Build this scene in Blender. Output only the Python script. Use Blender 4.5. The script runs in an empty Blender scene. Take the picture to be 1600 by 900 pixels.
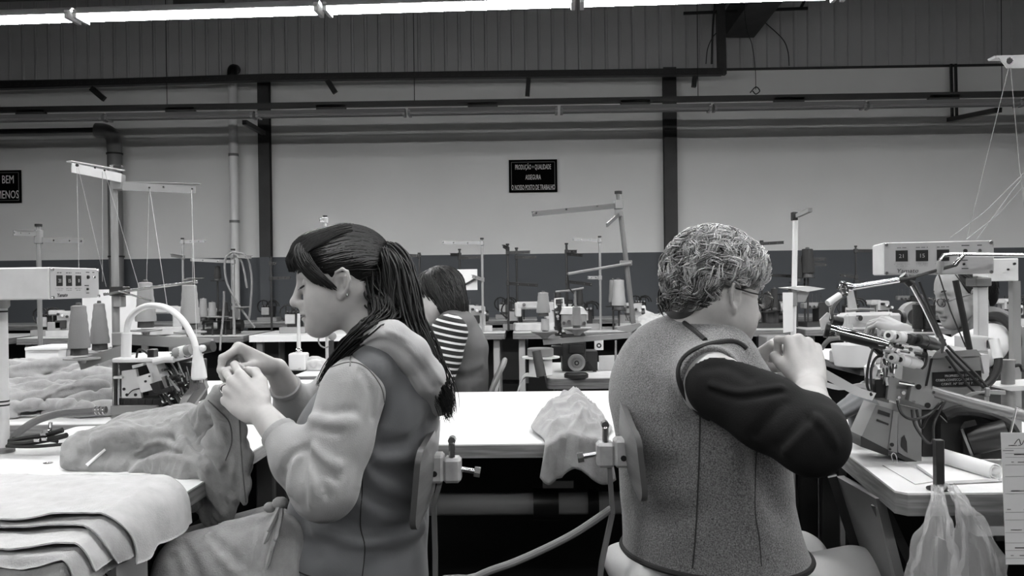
import bpy, bmesh, math, random
import numpy as np
from mathutils import Matrix, Vector, Euler
R_ = math.radians
random.seed(7); np.random.seed(7)
scene = bpy.context.scene
COL = scene.collection
# ------------------------------------------------------------------ camera
F = 1350.0
CAM = Vector((0, 0, 1.15))
CROT = Matrix.Rotation(0.018, 3, 'Z') @ Matrix.Rotation(math.pi/2 - 0.0074, 3, 'X') @ Matrix.Rotation(-0.0125, 3, 'Z')
cam_data = bpy.data.cameras.new('camera')
cam = bpy.data.objects.new('camera', cam_data); COL.objects.link(cam)
cam_data.sensor_width = 36.0; cam_data.lens = F/1600*36; cam_data.clip_start = .02
cam.matrix_world = Matrix.Translation(CAM) @ CROT.to_4x4()
scene.camera = cam
# ------------------------------------------------------------------ world, exposure
w = bpy.data.worlds.new('World'); scene.world = w; w.use_nodes = True
w.node_tree.nodes['Background'].inputs[0].default_value = (.5, .5, .5, 1)
w.node_tree.nodes['Background'].inputs[1].default_value = .15
vs = scene.view_settings
vs.view_transform = 'Standard'; vs.look = 'None'; vs.gamma = 1; vs.exposure = 0.48
vs.use_curve_mapping = False
TUBE_POWER = 44.0; ROW_POWER = 72.0       # radiance of the lit fluorescent tubes
# ------------------------------------------------------------------ picture helpers
def ray(px, py):
    return CROT @ Vector(((px-800)/F, -(py-450)/F, -1))
def P(px, py, Y):                      # point of the place seen at a pixel, at distance Y
    d = ray(px, py); return CAM + d*((Y-CAM.y)/d.y)
def T(px, py, z):                      # the same on a horizontal plane
    d = ray(px, py); return CAM + d*((z-CAM.z)/d.z)
def V(*a): return Vector(a)
# ------------------------------------------------------------------ materials
MATS = {}
def lin(v):
    v /= 255.; return v/12.92 if v <= .04045 else ((v+.055)/1.055)**2.4
def mat(name, g=128, rough=.6, metal=0., var=0., vscale=6., bump=0., bscale=60., bdetail=4., tint=(1,1,1), emit=0., spec=.5, kind='noise', stretch=(1,1,1), g2=None, sheen=0., trans=0., alpha=1.):
    if name in MATS: return MATS[name]
    m = bpy.data.materials.new(name); m.use_nodes = True; MATS[name] = m
    nt = m.node_tree; N = nt.nodes; L = nt.links; b = N['Principled BSDF']
    c = lin(g); base = (c*tint[0], c*tint[1], c*tint[2], 1)
    b.inputs['Base Color'].default_value = base
    b.inputs['Roughness'].default_value = rough; b.inputs['Metallic'].default_value = metal
    b.inputs['Specular IOR Level'].default_value = spec
    if sheen: b.inputs['Sheen Weight'].default_value = sheen
    if trans: b.inputs['Transmission Weight'].default_value = trans
    if alpha < 1: b.inputs['Alpha'].default_value = alpha
    if emit:
        b.inputs['Emission Color'].default_value = (1, 1, 1, 1); b.inputs['Emission Strength'].default_value = emit
    if var or bump or g2 is not None:
        tc = N.new('ShaderNodeTexCoord'); mp = N.new('ShaderNodeMapping'); L.new(tc.outputs['Object'], mp.inputs[0])
        mp.inputs['Scale'].default_value = stretch
    if var or g2 is not None:
        n = N.new('ShaderNodeTexNoise'); n.inputs['Scale'].default_value = vscale; n.inputs['Detail'].default_value = 5
        L.new(mp.outputs[0], n.inputs['Vector'])
        r = N.new('ShaderNodeValToRGB'); r.color_ramp.elements[0].position = .3; r.color_ramp.elements[1].position = .7
        lo = lin(max(g*(1-var), 0)) if g2 is None else c
        hi = lin(min(g*(1+var), 255)) if g2 is None else lin(g2)
        r.color_ramp.elements[0].color = (lo*tint[0], lo*tint[1], lo*tint[2], 1)
        r.color_ramp.elements[1].color = (hi*tint[0], hi*tint[1], hi*tint[2], 1)
        L.new(n.outputs['Fac'], r.inputs[0]); L.new(r.outputs[0], b.inputs['Base Color'])
    if bump:
        n = N.new('ShaderNodeTexNoise'); n.inputs['Scale'].default_value = bscale; n.inputs['Detail'].default_value = bdetail
        L.new(mp.outputs[0], n.inputs['Vector'])
        bp = N.new('ShaderNodeBump'); bp.inputs['Strength'].default_value = bump; bp.inputs['Distance'].default_value = .004
        L.new(n.outputs['Fac'], bp.inputs['Height']); L.new(bp.outputs[0], b.inputs['Normal'])
    return m
COOL = (.95, 1.0, 1.06)
# ------------------------------------------------------------------ things, parts
ROOT = {}
def tag(o, label, cat, group=None):
    o['label'] = label; o['category'] = cat
    if group: o['group'] = group
    return o
def thing(name, label, cat, loc=(0,0,0), rz=0, group=None, rot=None):
    o = bpy.data.objects.new(name, None); COL.objects.link(o); o.empty_display_size = .05
    o.location = loc; o.rotation_euler = rot if rot else (0, 0, rz)
    ROOT[o.name] = Matrix.LocRotScale(Vector(loc), Euler(o.rotation_euler), None)
    return tag(o, label, cat, group)
def mesh_obj(name, verts, faces, m, parent=None, local=False, smooth=True, sharp=None, uv=None):
    """link ONE mesh object; world coordinates are taken into the thing's own frame"""
    me = bpy.data.meshes.new(name)
    v = np.asarray(verts, dtype=np.float64).reshape(-1, 3)
    Mx = None
    if parent is not None:
        Mx = ROOT.get(parent.name)
    if Mx is not None and not local:
        I = np.array(Mx.inverted()); v = v @ I[:3,:3].T + I[:3,3]
    me.from_pydata(v.tolist(), [], [tuple(int(i) for i in f) for f in faces] if not isinstance(faces, np.ndarray) else faces.tolist())
    o = bpy.data.objects.new(name, me); COL.objects.link(o)
    if m is not None: me.materials.append(mat(m) if isinstance(m, str) else m)
    if smooth:
        me.polygons.foreach_set('use_smooth', [True]*len(me.polygons))
        if sharp: 
            try: me.set_sharp_from_angle(angle=R_(sharp))
            except Exception: pass
    if parent is not None:
        o.parent = parent
        if Mx is not None: ROOT[o.name] = Mx
    me.update()
    return o
class MB:
    """collects simple solids into one mesh"""
    def __init__(s, M=None): s.v = []; s.f = []; s.M = M
    def add(s, vs_, fs):
        k = len(s.v)
        s.v += [tuple(s.M @ Vector(q)) if s.M else tuple(q) for q in vs_]
        s.f += [tuple(i+k for i in f) for f in fs]; return s
    def box(s, c, size, rot=None, bev=0.):
        c = Vector(c); hx, hy, hz = [q/2 for q in size]
        Rm = rot if isinstance(rot, Matrix) else (Euler(rot).to_matrix() if rot else Matrix.Identity(3))
        if not bev or min(hx,hy,hz) <= bev*1.05:
            pts = [(x,y,z) for x in (-hx,hx) for y in (-hy,hy) for z in (-hz,hz)]
            fs = [(0,1,3,2),(4,6,7,5),(0,4,5,1),(2,3,7,6),(0,2,6,4),(1,5,7,3)]
        else:
            b = bev; pts = []; idx = {}
            for sx in (-1,1):
                for sy in (-1,1):
                    for sz in (-1,1):
                        for ax in range(3):
                            q = [sx*(hx-b), sy*(hy-b), sz*(hz-b)]; q[ax] = (sx*hx, sy*hy, sz*hz)[ax]
                            idx[(sx,sy,sz,ax)] = len(pts); pts.append(tuple(q))
            fs = []
            cyc = [(-1,-1),(1,-1),(1,1),(-1,1)]
            for ax in range(3):
                for sg in (-1,1):
                    f = []
                    for (u,w2) in cyc:
                        k = [u,w2]; k.insert(ax, sg); f.append(idx[tuple(k)+(ax,)])
                    flip = (sg < 0) != (ax == 1)
                    fs.append(tuple(f[::-1] if flip else f))
            for ax in range(3):
                a1, a2 = [a for a in range(3) if a != ax]
                for s1 in (-1,1):
                    for s2 in (-1,1):
                        k0 = [0,0,0]; k0[ax] = -1; k0[a1] = s1; k0[a2] = s2; k1 = k0[:]; k1[ax] = 1
                        f = (idx[tuple(k0)+(a1,)], idx[tuple(k1)+(a1,)], idx[tuple(k1)+(a2,)], idx[tuple(k0)+(a2,)])
                        fs.append(f if (s1*s2 > 0) != (ax == 1) else f[::-1])
            for sx in (-1,1):
                for sy in (-1,1):
                    for sz in (-1,1):
                        f = tuple(idx[(sx,sy,sz,a)] for a in range(3)); fs.append(f if sx*sy*sz > 0 else f[::-1])
        return s.add([c + Rm @ Vector(p) for p in pts], fs)
    def bar(s, a, b, w, h=None, up=(0,0,1), bev=0.):
        a = Vector(a); b = Vector(b); d = b-a; L = d.length; x = d.normalized(); up = Vector(up)
        if abs(x.dot(up)) > .99: up = Vector((0,1,0))
        y = up.cross(x).normalized(); z = x.cross(y)
        return s.box((a+b)/2, (L, w, h or w), Matrix((x,y,z)).transposed(), bev)
    def tube(s, pts, r, seg=8, caps=True, taper=None):
        pts = [Vector(p) for p in pts]; n = len(pts); rs = r if isinstance(r, (list,tuple)) else [r]*n
        t0 = (pts[1]-pts[0]).normalized(); ref = Vector((0,0,1)) if abs(t0.z) < .9 else Vector((1,0,0))
        u = ref.cross(t0).normalized(); vs_ = []; prev = t0
        for i, p in enumerate(pts):
            t = (pts[min(i+1,n-1)]-pts[max(i-1,0)])
            t = t.normalized() if t.length > 1e-9 else prev
            u = (u - t*u.dot(t)); u = u.normalized() if u.length > 1e-6 else t.orthogonal().normalized()
            w_ = t.cross(u); prev = t
            for k in range(seg):
                a = 2*math.pi*k/seg; vs_.append(p + (u*math.cos(a) + w_*math.sin(a))*rs[i])
        fs = [(i*seg+k, i*seg+(k+1)%seg, (i+1)*seg+(k+1)%seg, (i+1)*seg+k) for i in range(n-1) for k in range(seg)]
        if caps: fs += [tuple(range(seg))[::-1], tuple((n-1)*seg+k for k in range(seg))]
        return s.add(vs_, fs)
    def cyl(s, a, b, r, r2=None, seg=14): return s.tube([a, b], [r, r if r2 is None else r2], seg)
    def lathe(s, base, axis, prof, seg=18):      # prof: (radius, height along the axis)
        base = Vector(base); z = Vector(axis).normalized(); x = z.orthogonal().normalized(); y = z.cross(x); vs_ = []
        for (r, h) in prof:
            for k in range(seg):
                a = 2*math.pi*k/seg; vs_.append(base + z*h + (x*math.cos(a)+y*math.sin(a))*max(r, 1e-4))
        n = len(prof)
        fs = [(i*seg+k, i*seg+(k+1)%seg, (i+1)*seg+(k+1)%seg, (i+1)*seg+k) for i in range(n-1) for k in range(seg)]
        fs += [tuple(range(seg))[::-1], tuple((n-1)*seg+k for k in range(seg))]
        return s.add(vs_, fs)
    def prism(s, poly, ext):                     # poly: world points, ext: extrusion vector
        n = len(poly); ext = Vector(ext); vs_ = [Vector(p) for p in poly] + [Vector(p)+ext for p in poly]
        nrm = Vector((0,0,0))
        for i in range(n): nrm += vs_[i].cross(vs_[(i+1)%n])
        fs = [tuple(range(n))[::-1], tuple(range(n,2*n))] + [(i,(i+1)%n,(i+1)%n+n,i+n) for i in range(n)]
        if nrm.dot(ext) < 0: fs = [f[::-1] for f in fs]
        return s.add(vs_, fs)
    def ball(s, c, r, seg=12, rings=8):
        c = Vector(c); r = r if hasattr(r, '__len__') else (r,r,r); vs_ = []
        for i in range(rings+1):
            t = math.pi*i/rings
            for k in range(seg):
                a = 2*math.pi*k/seg
                vs_.append(c + Vector((r[0]*math.sin(t)*math.cos(a), r[1]*math.sin(t)*math.sin(a), r[2]*math.cos(t))))
        fs = [(i*seg+k, (i+1)*seg+k, (i+1)*seg+(k+1)%seg, i*seg+(k+1)%seg) for i in range(rings) for k in range(seg)]
        return s.add(vs_, fs)
    def build(s, name, m, parent=None, local=False, smooth=True, sharp=35):
        return mesh_obj(name, s.v, s.f, m, parent, local, smooth, sharp)
def struct(o): o['kind'] = 'structure'; return o
def rrect(x0, x1, y0, y1, r, z, n=4):
    pts = []
    for (cx, cy, a0) in ((x1-r,y0+r,-90),(x1-r,y1-r,0),(x0+r,y1-r,90),(x0+r,y0+r,180)):
        for k in range(n+1):
            a = R_(a0+90*k/n); pts.append(V(cx+r*math.cos(a), cy+r*math.sin(a), z))
    return pts
def spline(pts, n=8):
    pts = [Vector(p) for p in pts]; out = []
    for i in range(len(pts)-1):
        p0 = pts[max(i-1,0)]; p1 = pts[i]; p2 = pts[i+1]; p3 = pts[min(i+2,len(pts)-1)]
        for k in range(n):
            t = k/n
            out.append(.5*((2*p1)+(p2-p0)*t+(2*p0-5*p1+4*p2-p3)*t*t+(3*p1-p0-3*p2+p3)*t**3))
    out.append(pts[-1]); return out
def copy_thing(root, loc=None, rz=None, label=None):
    r = root.copy(); COL.objects.link(r)
    if loc is not None: r.location = loc
    if rz is not None: r.rotation_euler = (0,0,rz)
    if label: r['label'] = label
    for ch in [o for o in COL.objects if o.parent == root]:
        c = ch.copy(); COL.objects.link(c); c.parent = r
        for g in [o for o in COL.objects if o.parent == ch]:
            d = g.copy(); COL.objects.link(d); d.parent = c
    return r
def text_mesh(body, size, Mx, m, parent, name='lettering', width=None, align='CENTER', extr=.0006):
    """lettering as a flat raised mesh; Mx takes text x/y to the place"""
    cu = bpy.data.curves.new(name, 'FONT'); cu.body = body; cu.size = size; cu.align_x = align; cu.extrude = extr; cu.resolution_u = 2
    t = bpy.data.objects.new(name, cu); COL.objects.link(t)
    dg = bpy.context.evaluated_depsgraph_get(); me = bpy.data.meshes.new_from_object(t.evaluated_get(dg))
    COL.objects.unlink(t); bpy.data.objects.remove(t); 
    vs_ = [v.co.copy() for v in me.vertices]; fs = [tuple(p.vertices) for p in me.polygons]; bpy.data.meshes.remove(me)
    if width and vs_:
        wx = max(v.x for v in vs_)-min(v.x for v in vs_)
        for v in vs_: v.x *= width/max(wx,1e-6)
    return mesh_obj(name, [Mx @ v for v in vs_], fs, m, parent, smooth=False)
def frame_mat(o, x, y):
    x = Vector(x).normalized(); z = x.cross(Vector(y)).normalized(); y = z.cross(x)
    Mx = Matrix((x,y,z)).transposed().to_4x4(); Mx.translation = Vector(o); return Mx
# ------------------------------------------------------------------ implicit surfaces for bodies and cloth
class Field:
    """signed distance on a grid, smooth unions of simple shapes, read out as one closed surface"""
    def __init__(s, lo, hi, h):
        s.h = h; s.lo = np.array(lo, float); n = np.ceil((np.array(hi)-s.lo)/h).astype(int)+1; s.n = n
        s.d = np.full(tuple(n), .05 + h*3, np.float32)
        s.ax = [s.lo[i]+h*np.arange(n[i]) for i in range(3)]
    def sub(s, lo, hi):
        i0 = np.clip(np.floor((np.array(lo)-s.lo)/s.h).astype(int), 0, s.n); i1 = np.clip(np.ceil((np.array(hi)-s.lo)/s.h).astype(int)+1, 0, s.n)
        sl = tuple(slice(a,b) for a,b in zip(i0,i1))
        if any(b <= a for a,b in zip(i0,i1)): return None, None
        g = np.meshgrid(*[s.ax[i][sl[i]] for i in range(3)], indexing='ij')
        return sl, [q.astype(np.float32) for q in g]
    def _put(s, sl, d, k, op):
        c = s.d[sl]
        if op == 'add':
            if k > 0:
                h = np.maximum(k-np.abs(c-d), 0)/k; s.d[sl] = np.minimum(c, d) - h*h*k*.25
            else: s.d[sl] = np.minimum(c, d)
        elif op == 'cut':
            d = -d
            if k > 0:
                h = np.maximum(k-np.abs(c-d), 0)/k; s.d[sl] = np.maximum(c, d) + h*h*k*.25
            else: s.d[sl] = np.maximum(c, d)
    def cap(s, a, b, ra, rb, k=.02, u=None, fa=1., fb=1., op='add'):
        """tapered limb from a to b; across u its radius is scaled by fa..fb"""
        a = np.array(a, float); b = np.array(b, float); m = max(ra*max(1,fa), rb*max(1,fb))+.05+k
        sl, g = s.sub(np.minimum(a,b)-m, np.maximum(a,b)+m)
        if sl is None: return s
        ab = b-a; L2 = max(ab@ab, 1e-12); q = [g[i]-a[i] for i in range(3)]
        t = np.clip((q[0]*ab[0]+q[1]*ab[1]+q[2]*ab[2])/L2, 0, 1)
        q = [q[i]-t*ab[i] for i in range(3)]; r = ra+(rb-ra)*t
        if u is None: d = np.sqrt(q[0]**2+q[1]**2+q[2]**2)-r
        else:
            u = np.array(u, float); u = u/np.linalg.norm(u); f = fa+(fb-fa)*t
            qu = q[0]*u[0]+q[1]*u[1]+q[2]*u[2]; q2 = q[0]**2+q[1]**2+q[2]**2-qu**2
            d = (np.sqrt((qu/f)**2+np.maximum(q2,0))-r)*np.minimum(f,1)
        s._put(sl, d, k, op); return s
    def ell(s, c, r, rot=None, k=.02, op='add'):
        c = np.array(c, float); r = np.array(r, float); m = r.max()+.05+k
        sl, g = s.sub(c-m, c+m)
        if sl is None: return s
        q = np.stack([g[i]-c[i] for i in range(3)])
        if rot is not None:
            Rm = np.array(rot).astype(np.float32); q = np.tensordot(Rm.T, q, axes=(1,0))
        k0 = np.sqrt(sum((q[i]/r[i])**2 for i in range(3))); k1 = np.sqrt(sum((q[i]/r[i]**2)**2 for i in range(3)))
        s._put(sl, k0*(k0-1)/np.maximum(k1,1e-6), k, op); return s
    def fold(s, pts, w, A):
        """push the surface in (A>0) or out (A<0) along a line"""
        pts = [np.array(p, float) for p in pts]; al = np.array(pts); m = w*2.6
        sl, g = s.sub(al.min(0)-m, al.max(0)+m)
        if sl is None: return s
        best = None
        for j, (a, b) in enumerate(zip(pts[:-1], pts[1:])):
            ab = b-a; L2 = max(ab@ab,1e-12); q = [g[i]-a[i] for i in range(3)]
            t = np.clip((q[0]*ab[0]+q[1]*ab[1]+q[2]*ab[2])/L2, 0, 1)
            d2 = sum((q[i]-t*ab[i])**2 for i in range(3)); best = d2 if best is None else np.minimum(best, d2)
        s.d[sl] += A*np.exp(-best/w**2); return s
    def plane(s, o, n):        # keep the side n points away from
        n = np.array(n, float); n /= np.linalg.norm(n); g = np.meshgrid(*s.ax, indexing='ij', sparse=True)
        s.d = np.maximum(s.d, ((g[0]-o[0])*n[0]+(g[1]-o[1])*n[1]+(g[2]-o[2])*n[2]).astype(np.float32)); return s
    def mesh(s, it=1):
        d = s.d; d[0]=d[-1]=1; d[:,0]=1; d[:,-1]=1; d[:,:,0]=1; d[:,:,-1]=1
        ins = d < 0; n = s.n
        cnt = np.zeros(tuple(n-1), np.int8)
        for i in (0,1):
            for j in (0,1):
                for k in (0,1): cnt += ins[i:n[0]-1+i, j:n[1]-1+j, k:n[2]-1+k]
        act = (cnt > 0) & (cnt < 8); idx = np.full(act.shape, -1, np.int64); cells = np.argwhere(act); idx[act] = np.arange(len(cells))
        acc = np.zeros((len(cells),3)); num = np.zeros(len(cells))
        corners = [(i,j,k) for i in (0,1) for j in (0,1) for k in (0,1)]
        val = {c: d[cells[:,0]+c[0], cells[:,1]+c[1], cells[:,2]+c[2]] for c in corners}
        for a in corners:
            for ax in range(3):
                if a[ax]: continue
                b = list(a); b[ax] = 1; b = tuple(b); va, vb = val[a], val[b]; m = (va<0) != (vb<0)
                t = va[m]/(va[m]-vb[m]); p = np.tile(np.array(a,float),(m.sum(),1)); p[:,ax] += t
                acc[m] += p; num[m] += 1
        verts = s.lo + s.h*(cells + acc/num[:,None]); quads = []
        for ax in range(3):
            o1, o2 = (ax+1)%3, (ax+2)%3
            sa = [slice(1,-1)]*3; sb = [slice(1,-1)]*3; sa[ax] = slice(0,-1); sb[ax] = slice(1,None)
            A_ = ins[tuple(sa)]; B_ = ins[tuple(sb)]; e = np.argwhere(A_ != B_); off = np.ones(3,int); off[ax] = 0; e = e+off
            flip = ins[e[:,0],e[:,1],e[:,2]]
            def cell(du, dv):
                c = e.copy(); c[:,o1] += du; c[:,o2] += dv; return idx[c[:,0],c[:,1],c[:,2]]
            q = np.stack([cell(-1,-1), cell(0,-1), cell(0,0), cell(-1,0)], 1)
            q[~flip] = q[~flip][:, ::-1]; quads.append(q)
        q = np.concatenate(quads); q = q[(q >= 0).all(1)]
        for _ in range(it):                       # gentle relaxing
            sm = np.zeros_like(verts); c = np.zeros(len(verts))
            for i in range(4):
                a, b = q[:,i], q[:,(i+1)%4]
                for x, y in ((a,b),(b,a)):
                    for ax in range(3): sm[:,ax] += np.bincount(x, weights=verts[y,ax], minlength=len(verts))
                    c += np.bincount(x, minlength=len(verts))
            verts = verts*.5 + .5*sm/np.maximum(c,1)[:,None]
        return verts, q
# ================================================================== THE ROOM
YW = 10.5
mat('wall_paint', 176, .75, bump=.06, bscale=40)
mat('sheet_metal_cladding', 178, .55, var=.06, vscale=1.2, tint=(1,1,1.01))
mat('dark_steel', 42, .55, var=.2, vscale=5)
mat('black_steel', 18, .5)
mat('black_plastic', 14, .38)
mat('grey_pipe', 120, .5)
mat('white_pipe', 232, .5)
mat('floor_screed', 18, .75, var=.25, vscale=3, bump=.1, bscale=30)
mat('ceiling_board', 62, .8)
mat('side_wall_paint', 70, .8)
mat('white_enamel', 215, .4)
mat('laminate', 225, .42, var=.03, vscale=9)
mat('laminate_worn', 190, .4, var=.08, vscale=4)
mat('wood_edge', 126, .6, var=.2, vscale=14, stretch=(.6,.6,9))
mat('wood_dark', 88, .6, var=.25, vscale=16, stretch=(.6,.6,9))
mat('table_steel', 90, .5)
mat('table_leg_light', 140, .55)
mat('lettering_white', 225, .8, spec=.1)
def lit_mat(nm, pw_):
    m = bpy.data.materials.new(nm); m.use_nodes = True; nt = m.node_tree
    nt.nodes.remove(nt.nodes['Principled BSDF']); e = nt.nodes.new('ShaderNodeEmission')
    e.inputs[0].default_value = (1,1,1,1); e.inputs[1].default_value = pw_
    nt.links.new(e.outputs[0], nt.nodes['Material Output'].inputs[0]); MATS[nm] = m
lit_mat('fluorescent_glow', TUBE_POWER); lit_mat('boosted_row_glow', ROW_POWER)  # visible row set stronger than the others to brighten the back wall
mat('tube_off', 150, .25)
def wall_mat():
    m = mat('wall_two_tone', 176, .75, bump=.06, bscale=40); nt = m.node_tree; N = nt.nodes; L = nt.links
    g = N.new('ShaderNodeNewGeometry'); s = N.new('ShaderNodeSeparateXYZ'); c = N.new('ShaderNodeMath'); c.operation = 'GREATER_THAN'
    c.inputs[1].default_value = ZD; L.new(g.outputs['Position'], s.inputs[0]); L.new(s.outputs['Z'], c.inputs[0])
    n = N.new('ShaderNodeTexNoise'); n.inputs['Scale'].default_value = 1.5; L.new(g.outputs['Position'], n.inputs['Vector'])
    rp = N.new('ShaderNodeMapRange'); rp.inputs[3].default_value = .93; rp.inputs[4].default_value = 1.05; L.new(n.outputs['Fac'], rp.inputs[0])
    mx = N.new('ShaderNodeMix'); mx.data_type = 'RGBA'; d = lin(86); u = lin(228)
    mx.inputs[6].default_value = (d*.93, d, d*1.1, 1); mx.inputs[7].default_value = (u, u, u*.99, 1)
    L.new(c.outputs[0], mx.inputs[0])
    mu = N.new('ShaderNodeMix'); mu.data_type = 'RGBA'; mu.blend_type = 'MULTIPLY'; mu.inputs[0].default_value = 1
    L.new(mx.outputs[2], mu.inputs[6]); L.new(rp.outputs[0], mu.inputs[7]); L.new(mu.outputs[2], N['Principled BSDF'].inputs['Base Color'])
    return m
ZD = P(800, 397, YW).z; ZC = P(800, 113, YW).z
struct(MB().box((0, 3.4, -.05), (17, 15, .1)).build('floor', 'floor_screed'))
struct(MB().box((0, 3.4, 5.05), (17, 15, .1)).build('ceiling', 'ceiling_board'))
struct(MB().box((0, YW+.1, ZC/2), (17, .2, ZC)).build('wall_back', wall_mat()))
struct(MB().box((-8.55, 3.4, 2.5), (.1, 15, 5)).build('wall_left', 'side_wall_paint'))
struct(MB().box((8.55, 3.4, 2.5), (.1, 15, 5)).build('wall_right', 'side_wall_paint'))
struct(MB().box((0, -4.15, 2.5), (17, .1, 5)).build('wall_front', 'side_wall_paint'))
# upper wall: pressed metal sheets, one object for each pan
up = struct(MB().box((0, YW+.12, (ZC+5)/2), (17, .16, 5-ZC)).build('wall_upper', 'dark_steel'))
pw = .1625; pn = None
for i in range(-52, 52):
    if pn is None:
        b = MB(); prof = [(0,0),(0,-.022),(.012,-.034),(.03,-.034),(.036,-.022),(.1585,-.022),(.1585,0)]
        b.prism([V(x, y, 0) for x, y in prof], (0, 0, 5-ZC)); pn = b.build('cladding_panel', 'sheet_metal_cladding', None, True, sharp=20)
        o = pn
    else:
        o = pn.copy(); COL.objects.link(o)
    o.location = (i*pw, YW+.04, ZC); o.parent = up
b = MB().box((0, YW+.01, ZC-.012), (17, .06, .028)).build('trim_1', 'dark_steel'); struct(b)
# steel columns
def column(px, w_, label):
    c = P(px, 250, YW-.08); t = thing('steel_column', label, 'column', (c.x, c.y, 0))
    b = MB()
    b.box((c.x, c.y-.045, (ZC+ZD)/2), (w_, .012, ZC-ZD)); b.box((c.x, c.y+.04, (ZC+ZD)/2), (w_, .012, ZC-ZD)); b.box((c.x, c.y, (ZC+ZD)/2), (.012, .08, ZC-ZD))
    b.build('upper_shaft', 'dark_steel', t)
    b = MB()
    b.box((c.x, c.y-.045, ZD/2), (w_, .012, ZD)); b.box((c.x, c.y+.04, ZD/2), (w_, .012, ZD)); b.box((c.x, c.y, ZD/2), (.012, .08, ZD))
    b.build('painted_base', mat('dado_paint', 82, .6, tint=(.93,1,1.1)), t)
column(414, .135, 'dark steel column on back wall beside the white pipe')
column(1047, .155, 'dark steel column on back wall right of the central sign')
# pipes
c = P(365, 250, YW-.16); zt = P(362, 118, YW-.16).z
t = thing('drain_pipe', 'thin white vertical pipe with black top elbow on back wall', 'pipe', (c.x, c.y, 0))
MB().cyl((c.x,c.y,0), (c.x,c.y,zt), .052, seg=16).build('pipe', 'white_pipe', t)
MB().tube(spline([(c.x,c.y,zt-.05),(c.x,c.y,zt+.02),(c.x,c.y+.03,zt+.08),(c.x,c.y+.12,zt+.1)]), .062, 12).build('elbow', 'black_plastic', t)
for z in (.9, 1.9, 2.7): MB().cyl((c.x,c.y,z), (c.x,c.y,z+.03), .06, seg=16).build('clip', 'grey_pipe', t)
c = P(180, 300, YW-.2); zt = P(150, 203, YW-.2).z
t = thing('extraction_pipe', 'thick grey pipe bending off to the left on back wall', 'pipe', (c.x, c.y, 0))
MB().tube([(c.x,c.y,0)]+spline([(c.x,c.y,zt-.25),(c.x-.015,c.y,zt-.1),(c.x-.09,c.y,zt-.02),(c.x-.22,c.y,zt)]), .085, 16).build('pipe', 'grey_pipe', t)
MB().tube([(c.x-.2,c.y,zt),(-8.4,c.y,zt)], .03, 10).build('branch_pipe', 'dark_steel', t)
for z in (1.5, zt-.3): MB().cyl((c.x,c.y,z), (c.x,c.y,z+.02), .095, seg=16).build('flange', 'dark_steel', t)
# perforated cable tray along the wall, rising at its right end
t = thing('cable_tray', 'dark perforated cable tray running along the upper back wall', 'cable tray', tuple(P(0,138,9.9)))
pts = [P(-300,147,9.9), P(0,139,9.9), P(420,126,9.9), P(800,121,9.9), P(1128,117,9.9)]
for a, b_ in zip(pts[:-1], pts[1:]):
    m = MB(); m.bar(a, b_, .1, .012); m.bar(a+V(0,-.05,.03), b_+V(0,-.05,.03), .008, .075)
    n = int((b_-a).length/.09)
    for i in range(n):
        q = a.lerp(b_, (i+.5)/n); m.box(q+V(0,-.055,.035), (.045,.006,.03))
    m.build('tray_section', 'black_steel', t)
m = MB(); m.bar(P(1128,117,9.9), P(1124,-40,9.9), .09, .09, up=(0,1,0)); m.build('riser', 'dark_steel', t)
MB().tube(spline([P(1112,100,9.85), P(1114,40,9.85), P(1120,-30,9.85)]), .012, 8).build('cable', 'dark_steel', t)
for (x, y0, x1, y1) in ((143,138,163,155), (512,126,524,145), (826,122,824,150), (1086,119,1084,136)):
    MB().bar(P(x,y0,9.85), P(x1,y1,9.85), .05, .06).build('bracket', 'black_steel', t)
# lamp rail and lamps
def rail(Y, pl, pr, label):
    a, b_ = pl, pr
    t = thing('lamp_rail', label, 'rail', tuple(a))
    MB().bar(a, b_, .05, .055).build('beam', 'black_steel', t)
    for fx in (.16, .3, .45, .62, .8):
        q = a.lerp(b_, fx); MB().cyl(q, (q.x, q.y, 4.99), .004, seg=5).build('hanger_wire', 'black_steel', t)
    return t
rail(8.7, P(-500,180,8.7), P(2100,139,8.7), 'long dark horizontal rail in front of the back wall')
fix_proto = {}
def lamp(kind):
    t = thing('fluorescent_lamp', 'x', 'lamp', (0,0,0), 0)
    L_ = 1.5
    b = MB(); b.prism([V(-L_/2, y, z) for y, z in ((-.085,.0),(-.03,.05),(.03,.05),(.085,.0),(.08,-.004),(.03,.04),(-.03,.04),(-.08,-.004))], (L_, 0, 0)); b.build('reflector', 'white_enamel' if kind else mat('lamp_tray_grey', 150, .5), t, True)
    for s_ in (-1, 1):
        MB().box((s_*(L_/2-.012), 0, -.002), (.024, .15, .05)).build('end_cap', 'white_enamel' if kind else 'lamp_tray_grey', t, True)
        MB().cyl((-L_/2+.024, s_*.04, .0), (L_/2-.024, s_*.04, .0), .019, seg=8).build('tube', {0:'tube_off',1:'boosted_row_glow',2:'fluorescent_glow'}[kind], t, True)
    MB().box((0,0,.075), (.3,.05,.05)).build('mount', 'dark_steel', t, True)
    return t
def lamp_row(Y, ctr, rz, n, first, kind, step, grp, labels):
    proto = fix_proto.get(kind)
    d = V(math.cos(rz), math.sin(rz), 0)
    for i in range(n):
        loc = ctr + d*(first+i*step)
        if proto is None:
            proto = lamp(kind); o = proto; fix_proto[kind] = o; o.location = loc; o.rotation_euler = (0,0,rz); o['label'] = labels(i)
        else: o = copy_thing(proto, loc, rz, labels(i))
        o['group'] = grp
q = P(505, 15, 5.2)
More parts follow.
